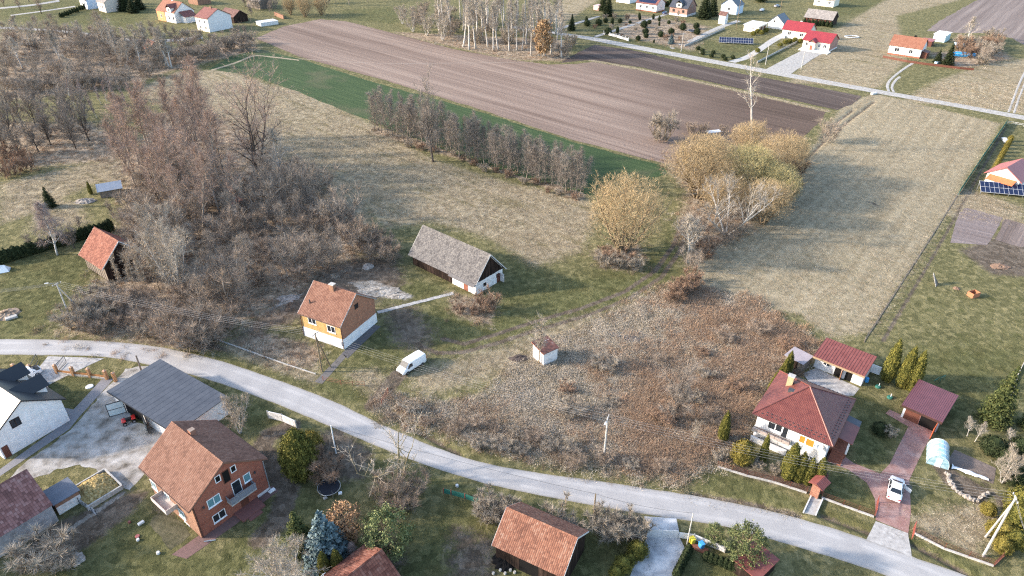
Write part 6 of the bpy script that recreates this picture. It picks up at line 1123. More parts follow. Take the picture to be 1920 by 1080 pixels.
b, R = simple_house('farmhouse', 'beige house half hidden by bare twigs beside the blue-walled one', 'house', (200,24), 50, 10, 9, 5, 8, 'y', mat('beige_wall', (.55,.49,.43), 1, 3), T_asb, W4((3,6), 2.6))
b, R = simple_house('hut', 'ruined hut with sagging orange tile roof inside the thicket belt', 'hut', (284,106), 45, 5, 6, 2.8, 5.6, 'y', M_wood_lt, T_orangef); mb = MB(); mb.box(5.2, .5, 0, 8.4, 4.8, 2.2); mb.build('annex', M_wood, b.e)
# house at the right edge with its solar array
b, R = simple_house('bungalow', 'white bungalow with faded red roof and orange awning by the solar array', 'house', (1903,362), 38, 9, 7.4, 3.2, 5.6, 'x', M_white, T_pinkred, W4((3.7,), 4.0, .1, .1, n=1), over=.7)
mb = MB(); mb.slab((-2.4,6.8,2.3),(-2.4,.6,2.3),(-.05,.6,3.0),(-.05,6.8,3.0),.1); mb.build('awning', mat('orange_awning', (.58,.17,.07), 1, 3), b.e)
def solar_array(label, B, ang, cols, rows, pw=1.05, ph=1.75, tilt=28, z0=.7):
    o = G(*B); e = thing('solar_array', label, 'solar panels', o, math.radians(ang)); c, s = math.cos(math.radians(tilt)), math.sin(math.radians(tilt)); W = cols*pw
    me = MB(); me.slab((0,0,.02),(pw-.1,0,.02),(pw-.1,(ph-.1)*c,(ph-.1)*s+.02),(0,(ph-.1)*c,(ph-.1)*s+.02),.04); me = me.mesh('solar_panel', M_pv)
    gr = MB()
    for i in range(1, 6): x = (pw-.05)*i/6; gr.slab((x-.012,.02,.006),(x+.012,.02,.006),(x+.012,(ph-.08)*c,(ph-.08)*s+.006),(x-.012,(ph-.08)*c,(ph-.08)*s+.006),.004)
    for i in range(cols):
        for j in range(rows): inst(me, 'solar_panel', e, (i*pw, j*ph*c, z0+j*ph*s))
    bk = MB(); hh = rows*ph; bk.slab((-.06,-.05,z0-.03),(W,-.05,z0-.03),(W,hh*c+.02,z0-.03+hh*s+.02),(-.06,hh*c+.02,z0-.03+hh*s+.02),.05); bk.build('backing_frame', M_gutw, e)
    for i in range(0, cols+1, 3): mb = MB(); mb.box(i*pw-.05,.2,-.1,i*pw+.05,.3,z0); mb.box(i*pw-.05,rows*ph*c-.3,-.1,i*pw+.05,rows*ph*c-.2,z0+rows*ph*s-.2); mb.build('support', M_metal, e)
    mb = MB(); mb.box(-.05,.02,z0-.1,W,.1,z0-.04); mb.build('rail', M_metal, e); return e
solar_array('two-row blue solar array on posts before the awninged bungalow', (1838,364), -14, 14, 2)
solar_array('blue solar array on the far lawn by the white garage', (1348,82), -12, 14, 2)
# ================================================================ vehicles
M_tyre = mat('tyre', (.015,.015,.016), 4, 2, .9, .2); M_rim = mat('rim', (.4,.4,.42), 4, 2, .35, .5, metal=.7); M_paint = NB('white_car_paint', .25, .5); M_paint.base((.74,.75,.76)); M_paint.b.inputs['Coat Weight'].default_value = .5; M_paint = M_paint.mat
M_cglass = NB('car_glass', .06, .7).base((.015,.02,.026)).mat; M_lampr = NB('tail_lamp', .2, .5).base((.3,.01,.015)).mat; M_lampw = NB('head_lamp', .1, .6).base((.5,.52,.55)).mat; M_black = mat('black_plastic', (.02,.02,.021), 4, 2, .6, .3)
def loft(sections, m_idx=0):
    """closed body from cross sections (x, [(y,z)...])"""
    mb = MB(); n = len(sections[0][1])
    for x, ring in sections:
        for y, z in ring: mb.v.append((x, y, z))
    for i in range(len(sections)-1):
        for k in range(n): k2 = (k+1)%n; mb.f.append([i*n+k, i*n+k2, (i+1)*n+k2, (i+1)*n+k]); mb.m.append(0)
    mb.f.append(list(range(n-1,-1,-1))); mb.m.append(0); o = (len(sections)-1)*n; mb.f.append([o+k for k in range(n)]); mb.m.append(0); return mb
def ring(w, z0, zb, zt, wt):
    """cross section: sill z0, belt zb, top zt with half widths w (belt) and wt (top)"""
    return [(-w*.92,z0),(w*.92,z0),(w,z0+(zb-z0)*.4),(w*.985,zb),(wt,zt-.04),(wt*.9,zt),(-wt*.9,zt),(-wt,zt-.04),(-w*.985,zb),(-w,z0+(zb-z0)*.4)]
def wheel(parent, x, y, r=.33, wd=.22):
    t = MB(); prof = [(r*.62,-wd/2),(r*.95,-wd/2),(r,-wd*.3),(r,wd*.3),(r*.95,wd/2),(r*.62,wd/2)]; t.lathe(prof, 18); o = t.build('wheel', M_tyre, parent); o.location = (x,y,r); o.rotation_euler = (math.pi/2,0,0)
    q = MB(); q.lathe([(.01,.09),(r*.2,.09),(r*.55,.05),(r*.64,.1),(r*.64,-.1),(.01,-.1)], 12); q.build('rim', M_rim, o); return o
def side_glass(parent, pts, y, s, name='side_window', m=None):
    mb = MB(); d = .012*s; v = [(p[0], s*(y(p[1]) if callable(y) else y)+d, p[1]) for p in pts]; f = tuple(range(len(v))); mb.add(v, [f if s < 0 else f[::-1]]); return mb.build(name, m or M_cglass, parent)
def van(label, tail, nose):
    A, B = G(*tail), G(*nose); e = thing('delivery_van', label, 'van', ((A.x+B.x)/2, (A.y+B.y)/2, 0), math.atan2(B.y-A.y, B.x-A.x)); L = 5.1; h = L/2
    secs = [(-h,ring(.9,.35,1.0,1.75,.78)),(-h+.12,ring(.95,.28,1.05,1.93,.84)),(-h+1,ring(.97,.26,1.08,1.97,.86)),(.6,ring(.97,.26,1.08,1.97,.86)),(1.0,ring(.97,.26,1.06,1.93,.83)),(1.75,ring(.96,.26,1.02,1.22,.80)),(2.25,ring(.92,.27,.86,1.02,.76)),(2.48,ring(.85,.3,.7,.84,.66)),(h,ring(.78,.34,.6,.68,.6))]
    body = loft(secs).build('body', M_paint, e, True); body.modifiers.new('e','EDGE_SPLIT').split_angle = math.radians(35)
    mb = MB(); mb.quad((1.06,-.72,1.885),(1.06,.72,1.885),(1.76,.78,1.235),(1.76,-.78,1.235)); ws = mb.build('windscreen', M_cglass, e); ws.location = (.035,0,.03)
    for s in (-1,1):
        side_glass(e, [(1.55,1.14),(1.12,1.72),(.45,1.75),(.45,1.12)], lambda z: .965-(z-1.08)*.145, s, 'cab_window')
        side_glass(e, [(.4,.5),(-.95,.5),(-.95,.515),(.4,.515)], .972, s, 'door_seam', M_black)
        mb = MB(); mb.box(-2.0,s*.955,.33,2.0,s*.975,.46); mb.build('sill_trim', M_black, e)
        m_ = MB(); m_.box(1.3,s*.97,1.12,1.46,s*1.17,1.36); m_.build('mirror', M_black, e, bevel=.03)
        m_ = MB(); m_.box(2.28,s*.62-.12,.72,2.44,s*.62+.12,.88); m_.build('headlight', M_lampw, e, bevel=.03)
        m_ = MB(); m_.box(-h-.01,s*.86-.05,.9,-h+.06,s*.86+.05,1.35); m_.build('tail_light', M_lampr, e)
        for x in (1.6,-1.55): wheel(e, x, s*.86, .34)
    mb = MB(); mb.box(2.4,-.7,.32,2.6,.7,.52); mb.build('bumper', M_black, e, bevel=.04); mb = MB(); mb.box(2.38,-.4,.6,2.565,.4,.68); mb.build('grille', M_black, e); return e
van('white panel van parked on the grass beside the brick house', (790,678), (753,701))
def saloon(name, label, cat, tail, nose, paint, open_door=False, L=4.5, hatch=False, roofh=1.46, group=None):
    A, B = G(*tail), G(*nose); e = thing(name, label, cat, ((A.x+B.x)/2, (A.y+B.y)/2, 0), math.atan2(B.y-A.y, B.x-A.x), group); h = L/2
    k = .35 if hatch else 0
    secs = [(-h,ring(.74,.42,.72,.9,.62)),(-h+.15,ring(.84,.3,.86,1.02,.7)),(-h+.75-k,ring(.88,.25,.92,1.08,.70)),(-h+1.35-k,ring(.9,.22,.92,roofh-.06,.60)),(-.3,ring(.9,.22,.92,roofh,.62)),(.35,ring(.9,.22,.92,roofh-.05,.60)),(1.05,ring(.89,.22,.92,1.03,.68)),(1.75,ring(.87,.24,.8,.9,.66)),(h-.15,ring(.8,.3,.62,.72,.6)),(h,ring(.7,.38,.55,.62,.5))]
    loft(secs).build('body', paint, e, True).modifiers.new('e','EDGE_SPLIT').split_angle = math.radians(32)
    mb = MB(); mb.quad((.4,-.56,roofh-.06),(.4,.56,roofh-.06),(1.06,.66,1.05),(1.06,-.66,1.05)); o = mb.build('windscreen', M_cglass, e); o.location = (.02,0,.025)
    mb = MB(); x0, x1 = -h+1.32-k, -h+.78-k; mb.quad((x1,-.66,1.09),(x1,.66,1.09),(x0,.56,roofh-.08),(x0,-.56,roofh-.08)); o = mb.build('rear_window', M_cglass, e); o.location = (-.02,0,.025)
    for s in (-1,1):
        yy = lambda z: .885-(z-.92)*.5
        side_glass(e, [(.95,.97),(.38,roofh-.12),(-.28,roofh-.08),(-.28,.97)], yy, s); side_glass(e, [(-.36,.97),(-.36,roofh-.08),(-h+1.35-k,roofh-.14),(-h+1.0-k,.99)], yy, s)
        m_ = MB(); m_.box(.75,s*.9,.93,.9,s*1.06,1.06); m_.build('mirror', paint, e, bevel=.03); m_ = MB(); m_.box(h-.3,s*.6-.13,.58,h-.1,s*.6+.13,.7); m_.build('headlight', M_lampw, e); m_ = MB(); m_.box(-h-.01,s*.6-.16,.72,-h+.14,s*.6+.16,.88); m_.build('tail_light', M_lampr, e)
        for x in (h-.85,-h+.9): wheel(e, x, s*.8, .32)
    mb = MB(); mb.box(-h-.02,-.25,.5,-h+.05,.25,.62); mb.build('number_plate', M_frame, e)
    if open_door:
        mb = MB(); mb.box(0,-.03,.3,1.05,.03,.92); d = mb.build('open_door', paint, e, bevel=.02); d.location = (.95,-.92,0); d.rotation_euler = (0,0,math.radians(180+58)); mb = MB(); mb.slab((.1,-.02,.93),(1.0,-.02,.93),(.9,.08,1.35),(.45,.08,1.35),.02); mb.build('door_window', M_cglass, d); mb = MB(); mb.box(.05,.031,.34,1.0,.06,.88); mb.build('door_lining', M_black, d)
    return e
saloon('parked_car', 'white saloon car on the red paved drive with a door open', 'car', (1674,938), (1680,905), M_paint, True)
saloon('parked_car', 'white car in the drive behind the dark dormer roof', 'car', (84,742), (74,722), M_paint)
e = saloon('pickup_truck', 'white pickup with dark load bed behind the white house', 'pickup', (60,704), (34,716), M_paint, L=5.0, roofh=1.75); mb = MB(); mb.box(-2.3,-.78,.7,-.7,.78,1.12); mb.build('load_bed', M_black, e)
P_sil = NB('silver_paint', .3, .5, .4).base((.35,.37,.4)).mat; P_blu = NB('blue_paint', .25, .5).base((.05,.09,.18)).mat
saloon('parked_car', 'dark blue car beside the far brick house', 'car', (1242,28), (1250,24), P_blu); saloon('parked_car', 'silver car far off behind the white barn', 'car', (1452,14), (1462,12), P_sil); saloon('parked_car', 'pale car behind the far conifers', 'car', (1425,22), (1432,19), M_paint); saloon('parked_car', 'white car standing before the orange-roofed cottage porch', 'car', (1728,106), (1736,100), P_sil)
# red quad bike in the open garage
p = G(243,792); e = thing('quad_bike', 'red quad bike standing in the open garage doorway', 'quad bike', p, math.radians(215)); red = NB('red_plastic', .3, .5).base((.5,.025,.02)).mat
mb = MB(); mb.box(-.8,-.3,.45,.85,.3,.62); mb.build('chassis', M_black, e, bevel=.05); mb = MB(); mb.box(.35,-.5,.6,.95,.5,.8); mb.build('front_fender', red, e, bevel=.08); mb = MB(); mb.box(-.95,-.5,.6,-.35,.5,.8); mb.build('rear_fender', red, e, bevel=.08); mb = MB(); mb.box(-.4,-.2,.6,.4,.2,.9); mb.build('seat', M_black, e, bevel=.08); mb = MB(); mb.tube([(.45,-.38,1.08),(.5,0,1.0),(.45,.38,1.08)],.03,6); mb.tube([(.5,0,1.0),(.62,0,.7)],.04,6); mb.build('handlebar', M_steel, e)
for x in (-.6,.62):
    for y in (-.48,.48): wheel(e, x, y, .28, .24)

# ================================================================ poles and wires
WIRE = mat('aluminium_wire', (.28,.28,.29), 4, 2, .5, .4)
def vpole(name, label, base, top, m, r=(.15,.10), strut=None, arm=None, lamp=None, group=None, square=False, z=0):
    p = G(*base); h = height_to(base[0], base[1], top); e = thing(name, label, 'pole', p, 0, group); mb = MB(); mb.tube([(0,0,-.4),(0,0,h)], r, 4 if square else 8); mb.build('pole', m, e)
    if strut: q = G(*strut)-p; mb = MB(); mb.tube([(q.x,q.y,-.3),(0,0,h-.7)], [r[0]*.9, r[1]*.9], 4 if square else 8); mb.build('strut', m, e)
    if arm is not None:
        a = math.radians(arm); c, s = math.cos(a), math.sin(a); mb = MB(); mb.tube([(-c*.75,-s*.75,h-.25),(c*.75,s*.75,h-.25)], .05, 4); am = mb.build('crossarm', M_steel, e)
        for t in (-.7,-.25,.25,.7): mb = MB(); mb.tube([(c*t,s*t,h-.22),(c*t,s*t,h-.02)], [.05,.04], 6); mb.build('insulator', M_frame, am)
    if lamp is not None: a = math.radians(lamp); mb = MB(); mb.tube([(0,0,h-.3),(math.cos(a)*1.2,math.sin(a)*1.2,h+.2)], .035, 5); lm = mb.build('lamp_arm', M_metal, e); mb = MB(); mb.box(-.32,-.12,0,.32,.12,.12); o = mb.build('lamp_head', M_gutw, lm, bevel=.04); o.location = (math.cos(a)*1.45,math.sin(a)*1.45,h+.15); o.rotation_euler = (0,0,a)
    return (p, h, arm)
def wires(A, B, label, offs=(-.7,-.25,.25,.7), sag=.9, rr=.009, dz=0):
    for t in offs:
        def end(P_): a = math.radians(P_[2] or 0); return Vector((P_[0].x+math.cos(a)*t, P_[0].y+math.sin(a)*t, P_[1]-.02+dz))
        a, b_ = end(A), end(B); pts = [a.lerp(b_, k/14)-Vector((0,0,sag*4*(k/14)*(1-k/14))) for k in range(15)]; mb = MB(); mb.tube(pts, rr, 4); o = mb.build('power_wire', WIRE); tag(o, label, 'wire', 'overhead wires')
p1 = vpole('utility_pole', 'grey concrete double pole with street lamp before the thicket', (136,606), 531, M_conc, strut=(160,588), arm=60, lamp=195)
p2 = vpole('utility_pole', 'timber double pole standing before the yellow house front', (604,697), 624, K_tan, strut=(621,688), arm=62)
p3 = vpole('utility_pole', 'concrete lattice pole among the withered weeds by the road', (1132,860), 783, M_conc, arm=70, lamp=250)
p4 = vpole('utility_pole', 'leaning-legged concrete double pole in the garden corner by the drive', (1843,1043), 932, M_conc, strut=(1848,1006), arm=75)
p5 = vpole('utility_pole', 'slim white post in the garden by the road bend', (630,850), 798, M_frame, (.10,.08))
p6 = vpole('utility_pole', 'brown timber post on the verge behind the roadside barn', (1113,968), 926, K_tan, (.12,.09))
p7 = vpole('utility_pole', 'thin concrete post beside the bins', (1288,1020), 962, M_conc, (.09,.07))
p8 = vpole('utility_pole', 'dark wooden post at the gravel drive of the grey garage', (268,703), 667, K_grey, (.16,.12))
p9 = vpole('utility_pole', 'timber pole at the far garden beyond the gravel road', (1380,55), 0, K_tan, arm=60)
p10 = vpole('utility_pole', 'concrete pole by the drive of the brick bungalow', (1502,130), 88, M_conc, arm=60)
p11 = vpole('utility_pole', 'concrete pole beside the far garden lane', (1277,97), 62, M_conc, arm=60)
p12 = vpole('utility_pole', 'pale pole in the drive of the red-roofed bungalows', (1435,122), 84, M_conc, arm=60)
p13 = vpole('utility_pole', 'timber pole near the farthest silver car', (1463,20), -15, K_tan, arm=60)
pl_ = (G(-160,625), p1[1], 60); pr_ = (G(2250,1120), p4[1], 75); pd_ = (G(1890,1180), p4[1], 75)
wires(pl_, p1, 'overhead wire running left from the lamp-bearing double pole'); wires(p1, p2, 'overhead wire from the lamp-bearing pole to the yellow house pole'); wires(p2, p3, 'overhead wire crossing the van meadow to the pole in the weeds'); wires(p3, p4, 'overhead wire over the hipped house garden to the corner pole'); wires(p4, pd_, 'overhead wire dropping from the corner pole over the road', (-.5,.5))
wires(p11, p12, 'thin overhead wire along the far gravel road', (-.4,.4), .8); wires(p12, p10, 'thin overhead wire by the bungalow drive', (-.4,.4), .5)
def black_wire(A, B, label): a, b_ = A[0]+Vector((0,0,A[1])), B[0]+Vector((0,0,B[1])); mb = MB(); mb.tube([a.lerp(b_, k/12)-Vector((0,0,.5*4*(k/12)*(1-k/12))) for k in range(13)], .02, 4); tag(mb.build('cable', M_black), label, 'cable', 'telephone cables')
black_wire(p5, p6, 'black telephone cable above the near road edge to the timber post'); black_wire(p6, p7, 'black telephone cable between timber post and thin concrete post')

# ================================================================ fences, gates and walls
def fence(name, label, px, spacing, posth, postm, ph, panelm, postw=.1, pw=.04, z0=.05, base=None, rails=None, group=None, cat='fence', cap=None):
    P_ = [G(*p) for p in px]; o = P_[0].copy(); e = thing(name, label, cat, o, 0, group); pts = []
    for a, b_ in zip(P_, P_[1:]):
        n = max(1, round((b_-a).length/spacing)); pts += [a.lerp(b_, k/n)-o for k in range(n)]
    pts.append(P_[-1]-o)
    pm = MB(); pm.box(-postw/2,-postw/2,-.2,postw/2,postw/2,posth); pm = pm.mesh('post', postm); cm = None
    if cap: cm = MB(); cm.add([(-postw*.62,-postw*.62,posth),(postw*.62,-postw*.62,posth),(postw*.62,postw*.62,posth),(-postw*.62,postw*.62,posth),(0,0,posth+postw*.4)], [(0,3,2,1),(0,1,4),(1,2,4),(2,3,4),(3,0,4)]); cm = cm.mesh('post_cap', cap)
    for i, p in enumerate(pts):
        nx = pts[min(i+1,len(pts)-1)]-pts[max(i-1,0)]; q = inst(pm, 'post', e, p, math.atan2(nx.y, nx.x))
        if cm: inst(cm, 'post_cap', q)
    for a, b_ in zip(pts, pts[1:]):
        d = b_-a; L = d.length; rz = math.atan2(d.y, d.x)
        if panelm and ph:
            mb = MB(); mb.box(postw*.5+.005,-pw/2,z0,L-postw*.5-.005,pw/2,ph); q = mb.build('panel', panelm, e); q.location = a; q.rotation_euler = (0,0,rz)
        if rails:
            mb = MB()
            for z in rails[0]: mb.box(0,-.015,z,L,.015,z+rails[2])
            q = mb.build('rail', rails[1], e); q.location = a; q.rotation_euler = (0,0,rz)
        if base:
            mb = MB(); mb.box(0,-base[1]/2,-.2,L,base[1]/2,base[0]); q = mb.build('base_wall', base[2], e); q.location = a+Vector((0,0,0)); q.rotation_euler = (0,0,rz)
    return e
M_woodf = mat('orange_stained_wood', (.42,.2,.08), 2, 4, .7, .2, stretch=(.3,1,1)); M_green = mat('green_mesh', (.03,.14,.11), 2, 3, .6, .3); M_redf = mat('red_fence_paint', (.27,.075,.055), 2, 3, .6, .3)
M_pbrick = brickmat('pillar_brick', (.36,.17,.08), (.46,.23,.1), (.36,.27,.18), 6)
fence('pillar_fence', 'brick pillar fence with timber boards right of the open gate', [(108,700),(139,704),(170,707),(201,711)], 3.1, 1.75, M_pbrick, .75, M_woodf, .42, .06, .35, (.35,.3,M_conc), cap=mat('pillar_cap', (.5,.3,.2), 2, 3))
fence('pillar_fence', 'brick pillar fence with timber boards left of the open gate', [(-60,694),(0,698),(30,699),(60,700)], 3.1, 1.75, M_pbrick, .75, M_woodf, .42, .06, .35, (.35,.3,M_conc), cap=bpy.data.materials['pillar_cap'])
e = fence('gate_pillar', 'single tilted brick gate pillar at the gravel drive', [(217,715),(217.3,715.2)], 9, 1.75, M_pbrick, 0, None, .42, cap=bpy.data.materials['pillar_cap'], cat='pillar')
def gate(name, label, a, b_, h, fm, bars=6, infill=None):
    A, B = G(*a), G(*b_); d = B-A; L = d.length; e = thing(name, label, 'gate', A, math.atan2(d.y, d.x)); mb = MB()
    for q in ((0,.1,L,.18),(0,h-.08,L,h),(0,.18,.07,h-.08),(L-.07,.18,L,h-.08)): mb.box(q[0],-.03,q[1],q[2],.03,q[3])
    mb.build('gate_frame', fm, e)
    if infill:
        for k in range(2): mb = MB(); mb.box(.075+k*(L-.15)/2,-.012,.19,.07+(k+1)*(L-.15)/2-.005,.012,h-.09); mb.build('gate_panel', infill, e)
    for k in range(bars): x = .07+(L-.14)*(k+1)/(bars+1); mb = MB(); mb.box(x-.012,-.022,.18,x+.012,.022,h-.08); mb.build('bar', fm, e)
    return e
gate('gate', 'dark barred gate leaf standing open at the pillar fence', (110,697), (125,680), 1.5, M_steel, 6)
gate('gate', 'dark barred gate leaf lying open over the verge', (62,697), (72,676), 1.4, M_steel, 6)
gate('gate', 'white double gate of the stained concrete drive', (1212,1008), (1240,1009), 1.5, M_gutw, 2, M_gutw); gate('gate', 'white double gate leaf beside the bins', (1241,1009), (1270,1010), 1.5, M_gutw, 2, M_gutw)
fence('fence', 'low dark board fence beside the white double gate', [(1195,1020),(1212,1003)], 1.5, 1.2, M_wood, 1.1, M_wood_lt)
fence('concrete_fence', 'low broken pale concrete fence from gate to pine', [(1270,1008),(1300,1012),(1330,1024),(1358,1036)], 2.2, 1.1, M_conc, 1.0, M_dirtywhite, .14, .08)
fence('fence', 'brown wire garden fence with pale kerb before the hipped house', [(1345,876),(1400,893),(1450,905),(1512,925)], 2.4, 1.2, M_brown, 0, None, .06, base=(.25,.18,M_conc), rails=((.35,.6,.85,1.1), M_brown, .03))
fence('fence', 'brown wire fence with pale kerb between gateway and drive', [(1540,934),(1580,949),(1638,970)], 2.2, 1.2, M_brown, 0, None, .06, base=(.25,.18,M_conc), rails=((.35,.6,.85,1.1), M_brown, .03))
fence('fence', 'wire fence with pale kerb from the paved drive to the corner pole', [(1712,1000),(1770,1030),(1862,1062)], 2.4, 1.2, M_brown, 0, None, .06, base=(.25,.18,M_conc), rails=((.35,.6,.85,1.1), M_brown, .03))
fence('fence', 'brown fence running back from the corner pole', [(1862,1062),(1890,1035),(1930,1000)], 2.4, 1.2, M_brown, 0, None, .06, base=(.2,.16,M_rust), rails=((.35,.6,.85,1.1), M_brown, .03))
gate('gate', 'red gate leaf swung open on the left of the paved drive', (1640,968), (1644,942), 1.3, M_redf, 7); gate('gate', 'red gate leaf swung open on the right of the paved drive', (1709,1012), (1713,990), 1.3, M_redf, 7)
# tiled gateway on the pavement bridge
b = Bld('gateway', 'small roofed pedestrian gateway with red tiles and brick posts', 'gateway', (1533,938), 40, 1.6, 2.0)
for x in (0, 1.3): mb = MB(); mb.box(x, .1, 0, x+.3, 1.2, 2.1); mb.build('brick_post', M_brick, b.e)
mb = MB(); mb.slab((-.3,-.3,2.2),(1.9,-.3,2.2),(1.9,.7,2.65),(-.3,.7,2.65),.08); mb.slab((-.3,.7,2.65),(1.9,.7,2.65),(1.9,1.7,2.2),(-.3,1.7,2.2),.08); R = mb.build('roof', T_redm, b.e)
for k in range(8): mb = MB(); mb.slab((-.28+k*.28,-.3,2.23),(-.18+k*.28,-.3,2.23),(-.18+k*.28,.7,2.68),(-.28+k*.28,.7,2.68),.03); mb.build('roof_rib', T_redm, R)
mb = MB(); mb.box(.3,.5,0.1,1.3,.56,2.0); mb.build('gate_leaf', M_brown, b.e)
A = to_xy([(1508,962),(1527,967),(1540,938),(1522,932)]); mb = MB(); mb.poly_prism([tuple(p) for p in A], -.2, .12); o = mb.build('footbridge', conc); tag(o, 'short concrete footbridge over the ditch to the gateway', 'footbridge')
for a_, b_ in (((1506,962),(1520,932)),((1529,967),(1542,937))):
    p, q = G(*a_), G(*b_); d = q-p; mb = MB(); mb.box(0,-.08,.0,d.length,.08,.32); o = mb.build('kerb', M_gutw); o.location = p; o.rotation_euler = (0,0,math.atan2(d.y,d.x)); tag(o, 'pale kerb on the left of the concrete footbridge' if a_[0] == 1506 else 'pale kerb on the right of the concrete footbridge', 'kerb')
fence('fence', 'long low grey fence between dry field and corner gardens', [(1620,642),(1680,548),(1740,455),(1795,368)], 3.0, 1.25, M_wood_lt, 0, None, .08, base=(.1,.06,M_wood_lt), rails=((.4,.75,1.1), M_steel, .012))
fence('fence', 'green mesh fence at the top of the corner gardens', [(1797,365),(1840,300),(1887,232)], 2.5, 1.6, M_green, 1.5, M_green, .08, .02)
fence('fence', 'pale low rail fence along the gravel road by the corner gardens', [(1889,232),(1935,240),(1990,250)], 2.5, .9, M_gutw, 0, None, .08, rails=((.8,.4), M_gutw, .08))
fence('fence', 'pale fence line right of the spruce', [(1890,760),(1905,710),(1925,670)], 2.2, 1.3, M_conc, 0, None, .1, base=(.3,.1,M_conc), rails=((.6,1.1), M_metal, .03))
fence('fence', 'weathered pale rail edging the dry verge below the brick house', [(408,638),(470,660),(540,685),(592,702)], 2.5, .35, M_conc, 0, None, .1, base=(.18,.14,M_conc))
fence('fence', 'rusty mesh gate panel beside the van track', [(716,760),(728,738)], 2.4, 1.2, M_rust, 0, None, .07, rails=((.1,.45,.8,1.12), M_rust, .03))
fence('fence', 'rusty wire fence round the weedy plot by the road', [(606,714),(640,722),(684,724)], 2.4, 1.0, M_rust, 0, None, .06, rails=((.3,.6,.9), M_rust, .02))
fence('fence', 'red and green board fence on the dark lawn edge', [(832,925),(846,928),(872,935),(902,946)], 2.0, 1.0, M_redf, .9, M_green, .1, .04)
fence('gate', 'pale concrete wall panels closing the garden track', [(504,784),(530,790),(556,802)], 1.9, 1.5, M_conc, 1.4, M_dirtywhite, .14, .1, cat='gate')
fence('concrete_fence', 'low grey concrete wall of the far garden', [(1283,88),(1320,72),(1358,55)], 3, 1.0, M_conc, .9, M_conc, .2, .15)
fence('fence', 'dark low fence between the two bungalow gardens', [(1420,118),(1465,95),(1508,73)], 3, .9, M_conc, .8, M_conc, .15, .1)
fence('fence', 'white arched fence at the end of the far garden path', [(1132,64),(1155,70),(1178,77)], 2.2, 1.6, M_gutw, 1.1, M_gutw, .25, .05)
fence('hedge_fence', 'brown low fence before the orange-roofed cottage', [(1655,108),(1700,117),(1735,122),(1800,130),(1825,132)], 3, 1.0, M_brown, .9, M_brown, .1, .05)
fence('fence', 'grey farmyard fence with steel gate by the straw heap', [(150,945),(165,955),(183,968)], 1.2, 1.2, M_steel, 0, None, .07, rails=((.2,.5,.8,1.1), M_metal, .03))

# ================================================================ things standing about
def lump(name, label, cat, px, rad, h, m, seed=0, n=24, group=None, squash=1.0):
    """an uneven heap"""
    r_ = np.random.default_rng(seed); mb = MB(); K = 5
    for j in range(K+1):
        f = j/K
        for k in range(n): a = 2*math.pi*k/n; q = rad*(1-f)**.7*(1+.2*r_.normal()*.6); mb.v.append((q*math.cos(a), q*squash*math.sin(a), h*(f**.8)*(1+.12*r_.normal()) - (.1 if j == 0 else 0)))
    for j in range(K):
        for k in range(n): mb.f.append([j*n+k, j*n+(k+1)%n, (j+1)*n+(k+1)%n, (j+1)*n+k]); mb.m.append(0)
    o = mb.build(name, m); o.location = G(*px); return tag(o, label, cat, group)
straw = mat('straw', [(.3, (.16,.11,.04)), (.5, (.36,.265,.11)), (.7, (.52,.42,.22))], 3.5, 6, .95, .1, 1.0, 6, .15)
b = Bld('manure_pit', 'walled pit heaped with golden straw', 'straw heap', (165,957), 52, 4.6, 4.8)
for q in ((0,-.1,4.6,.1),(0,4.7,4.6,4.9),(4.5,.1,4.7,4.7)): mb = MB(); mb.box(q[0],q[1],0,q[2],q[3],.7); mb.build('low_wall', M_conc, b.e)
r2 = np.random.default_rng(4); mb = MB(); n = 26
for i in range(n):
    for j in range(n): u, v = i/(n-1), j/(n-1); mb.v.append((.15+u*4.3, .15+v*4.5, .25+1.15*math.sin(math.pi*(.08+.84*u))*math.sin(math.pi*(.08+.84*v))**.8+r2.normal()*.09))
mb.f = [[i*n+j, (i+1)*n+j, (i+1)*n+j+1, i*n+j+1] for i in range(n-1) for j in range(n-1)]; mb.m = [0]*len(mb.f); mb.build('straw', straw, b.e, True)
gm_ = mat('rubble_stone', [(.3, (.14,.12,.105)), (.7, (.42,.38,.34))], 3, 5, .95, .1, .8, 8, .08)
lump('stone_heap', 'heap of pale stones beside the tin shed', 'heap', (160,378), 2.6, .8, gm_, 2, squash=.6); lump('stone_heap', 'white stone heap under the dry shrubs by the plaster wall', 'heap', (140,1050), 1.2, .5, gm_, 3); lump('rubble_heap', 'dark rubble heap left of the white shed', 'heap', (975,673), 1.8, .6, mat('dark_rubble', (.07,.055,.05), 3, 5, bump=.8), 4, squash=.6); lump('ash_heap', 'pile of pale boards on the bare yard', 'heap', (540,560), 2.4, .45, gm_, 5, squash=.5); lump('rubble_heap', 'mossy rubble heap by the barn end', 'heap', (690,500), 1.3, .6, gm_, 6)
lump('rubble_heap', 'long white heap of lime on the yard behind the brick house', 'heap', (712,546), 4.6, .35, mat('lime_rubble', [(.3, (.14,.12,.1)), (.5, (.29,.265,.23)), (.7, (.46,.425,.38))], 1.6, 6, .95, .1, .8, 6, .1), 7, 40, squash=.45); lump('rubble_heap', 'low white heap beside the barn lawn, nearer the slab walk', 'heap', (748,556), 2.6, .25, bpy.data.materials['lime_rubble'], 8, 30, squash=.4)
lump('soil_heap', 'reddish heap of earth in the vegetable garden', 'heap', (1875,500), 2.2, .5, mat('red_soil', (.2,.13,.09), 2, 5, bump=.8), 9, squash=.6); lump('soil_heap', 'small brown heap beside the orange crate', 'heap', (1793,541), .7, .35, bpy.data.materials['red_soil'], 10)
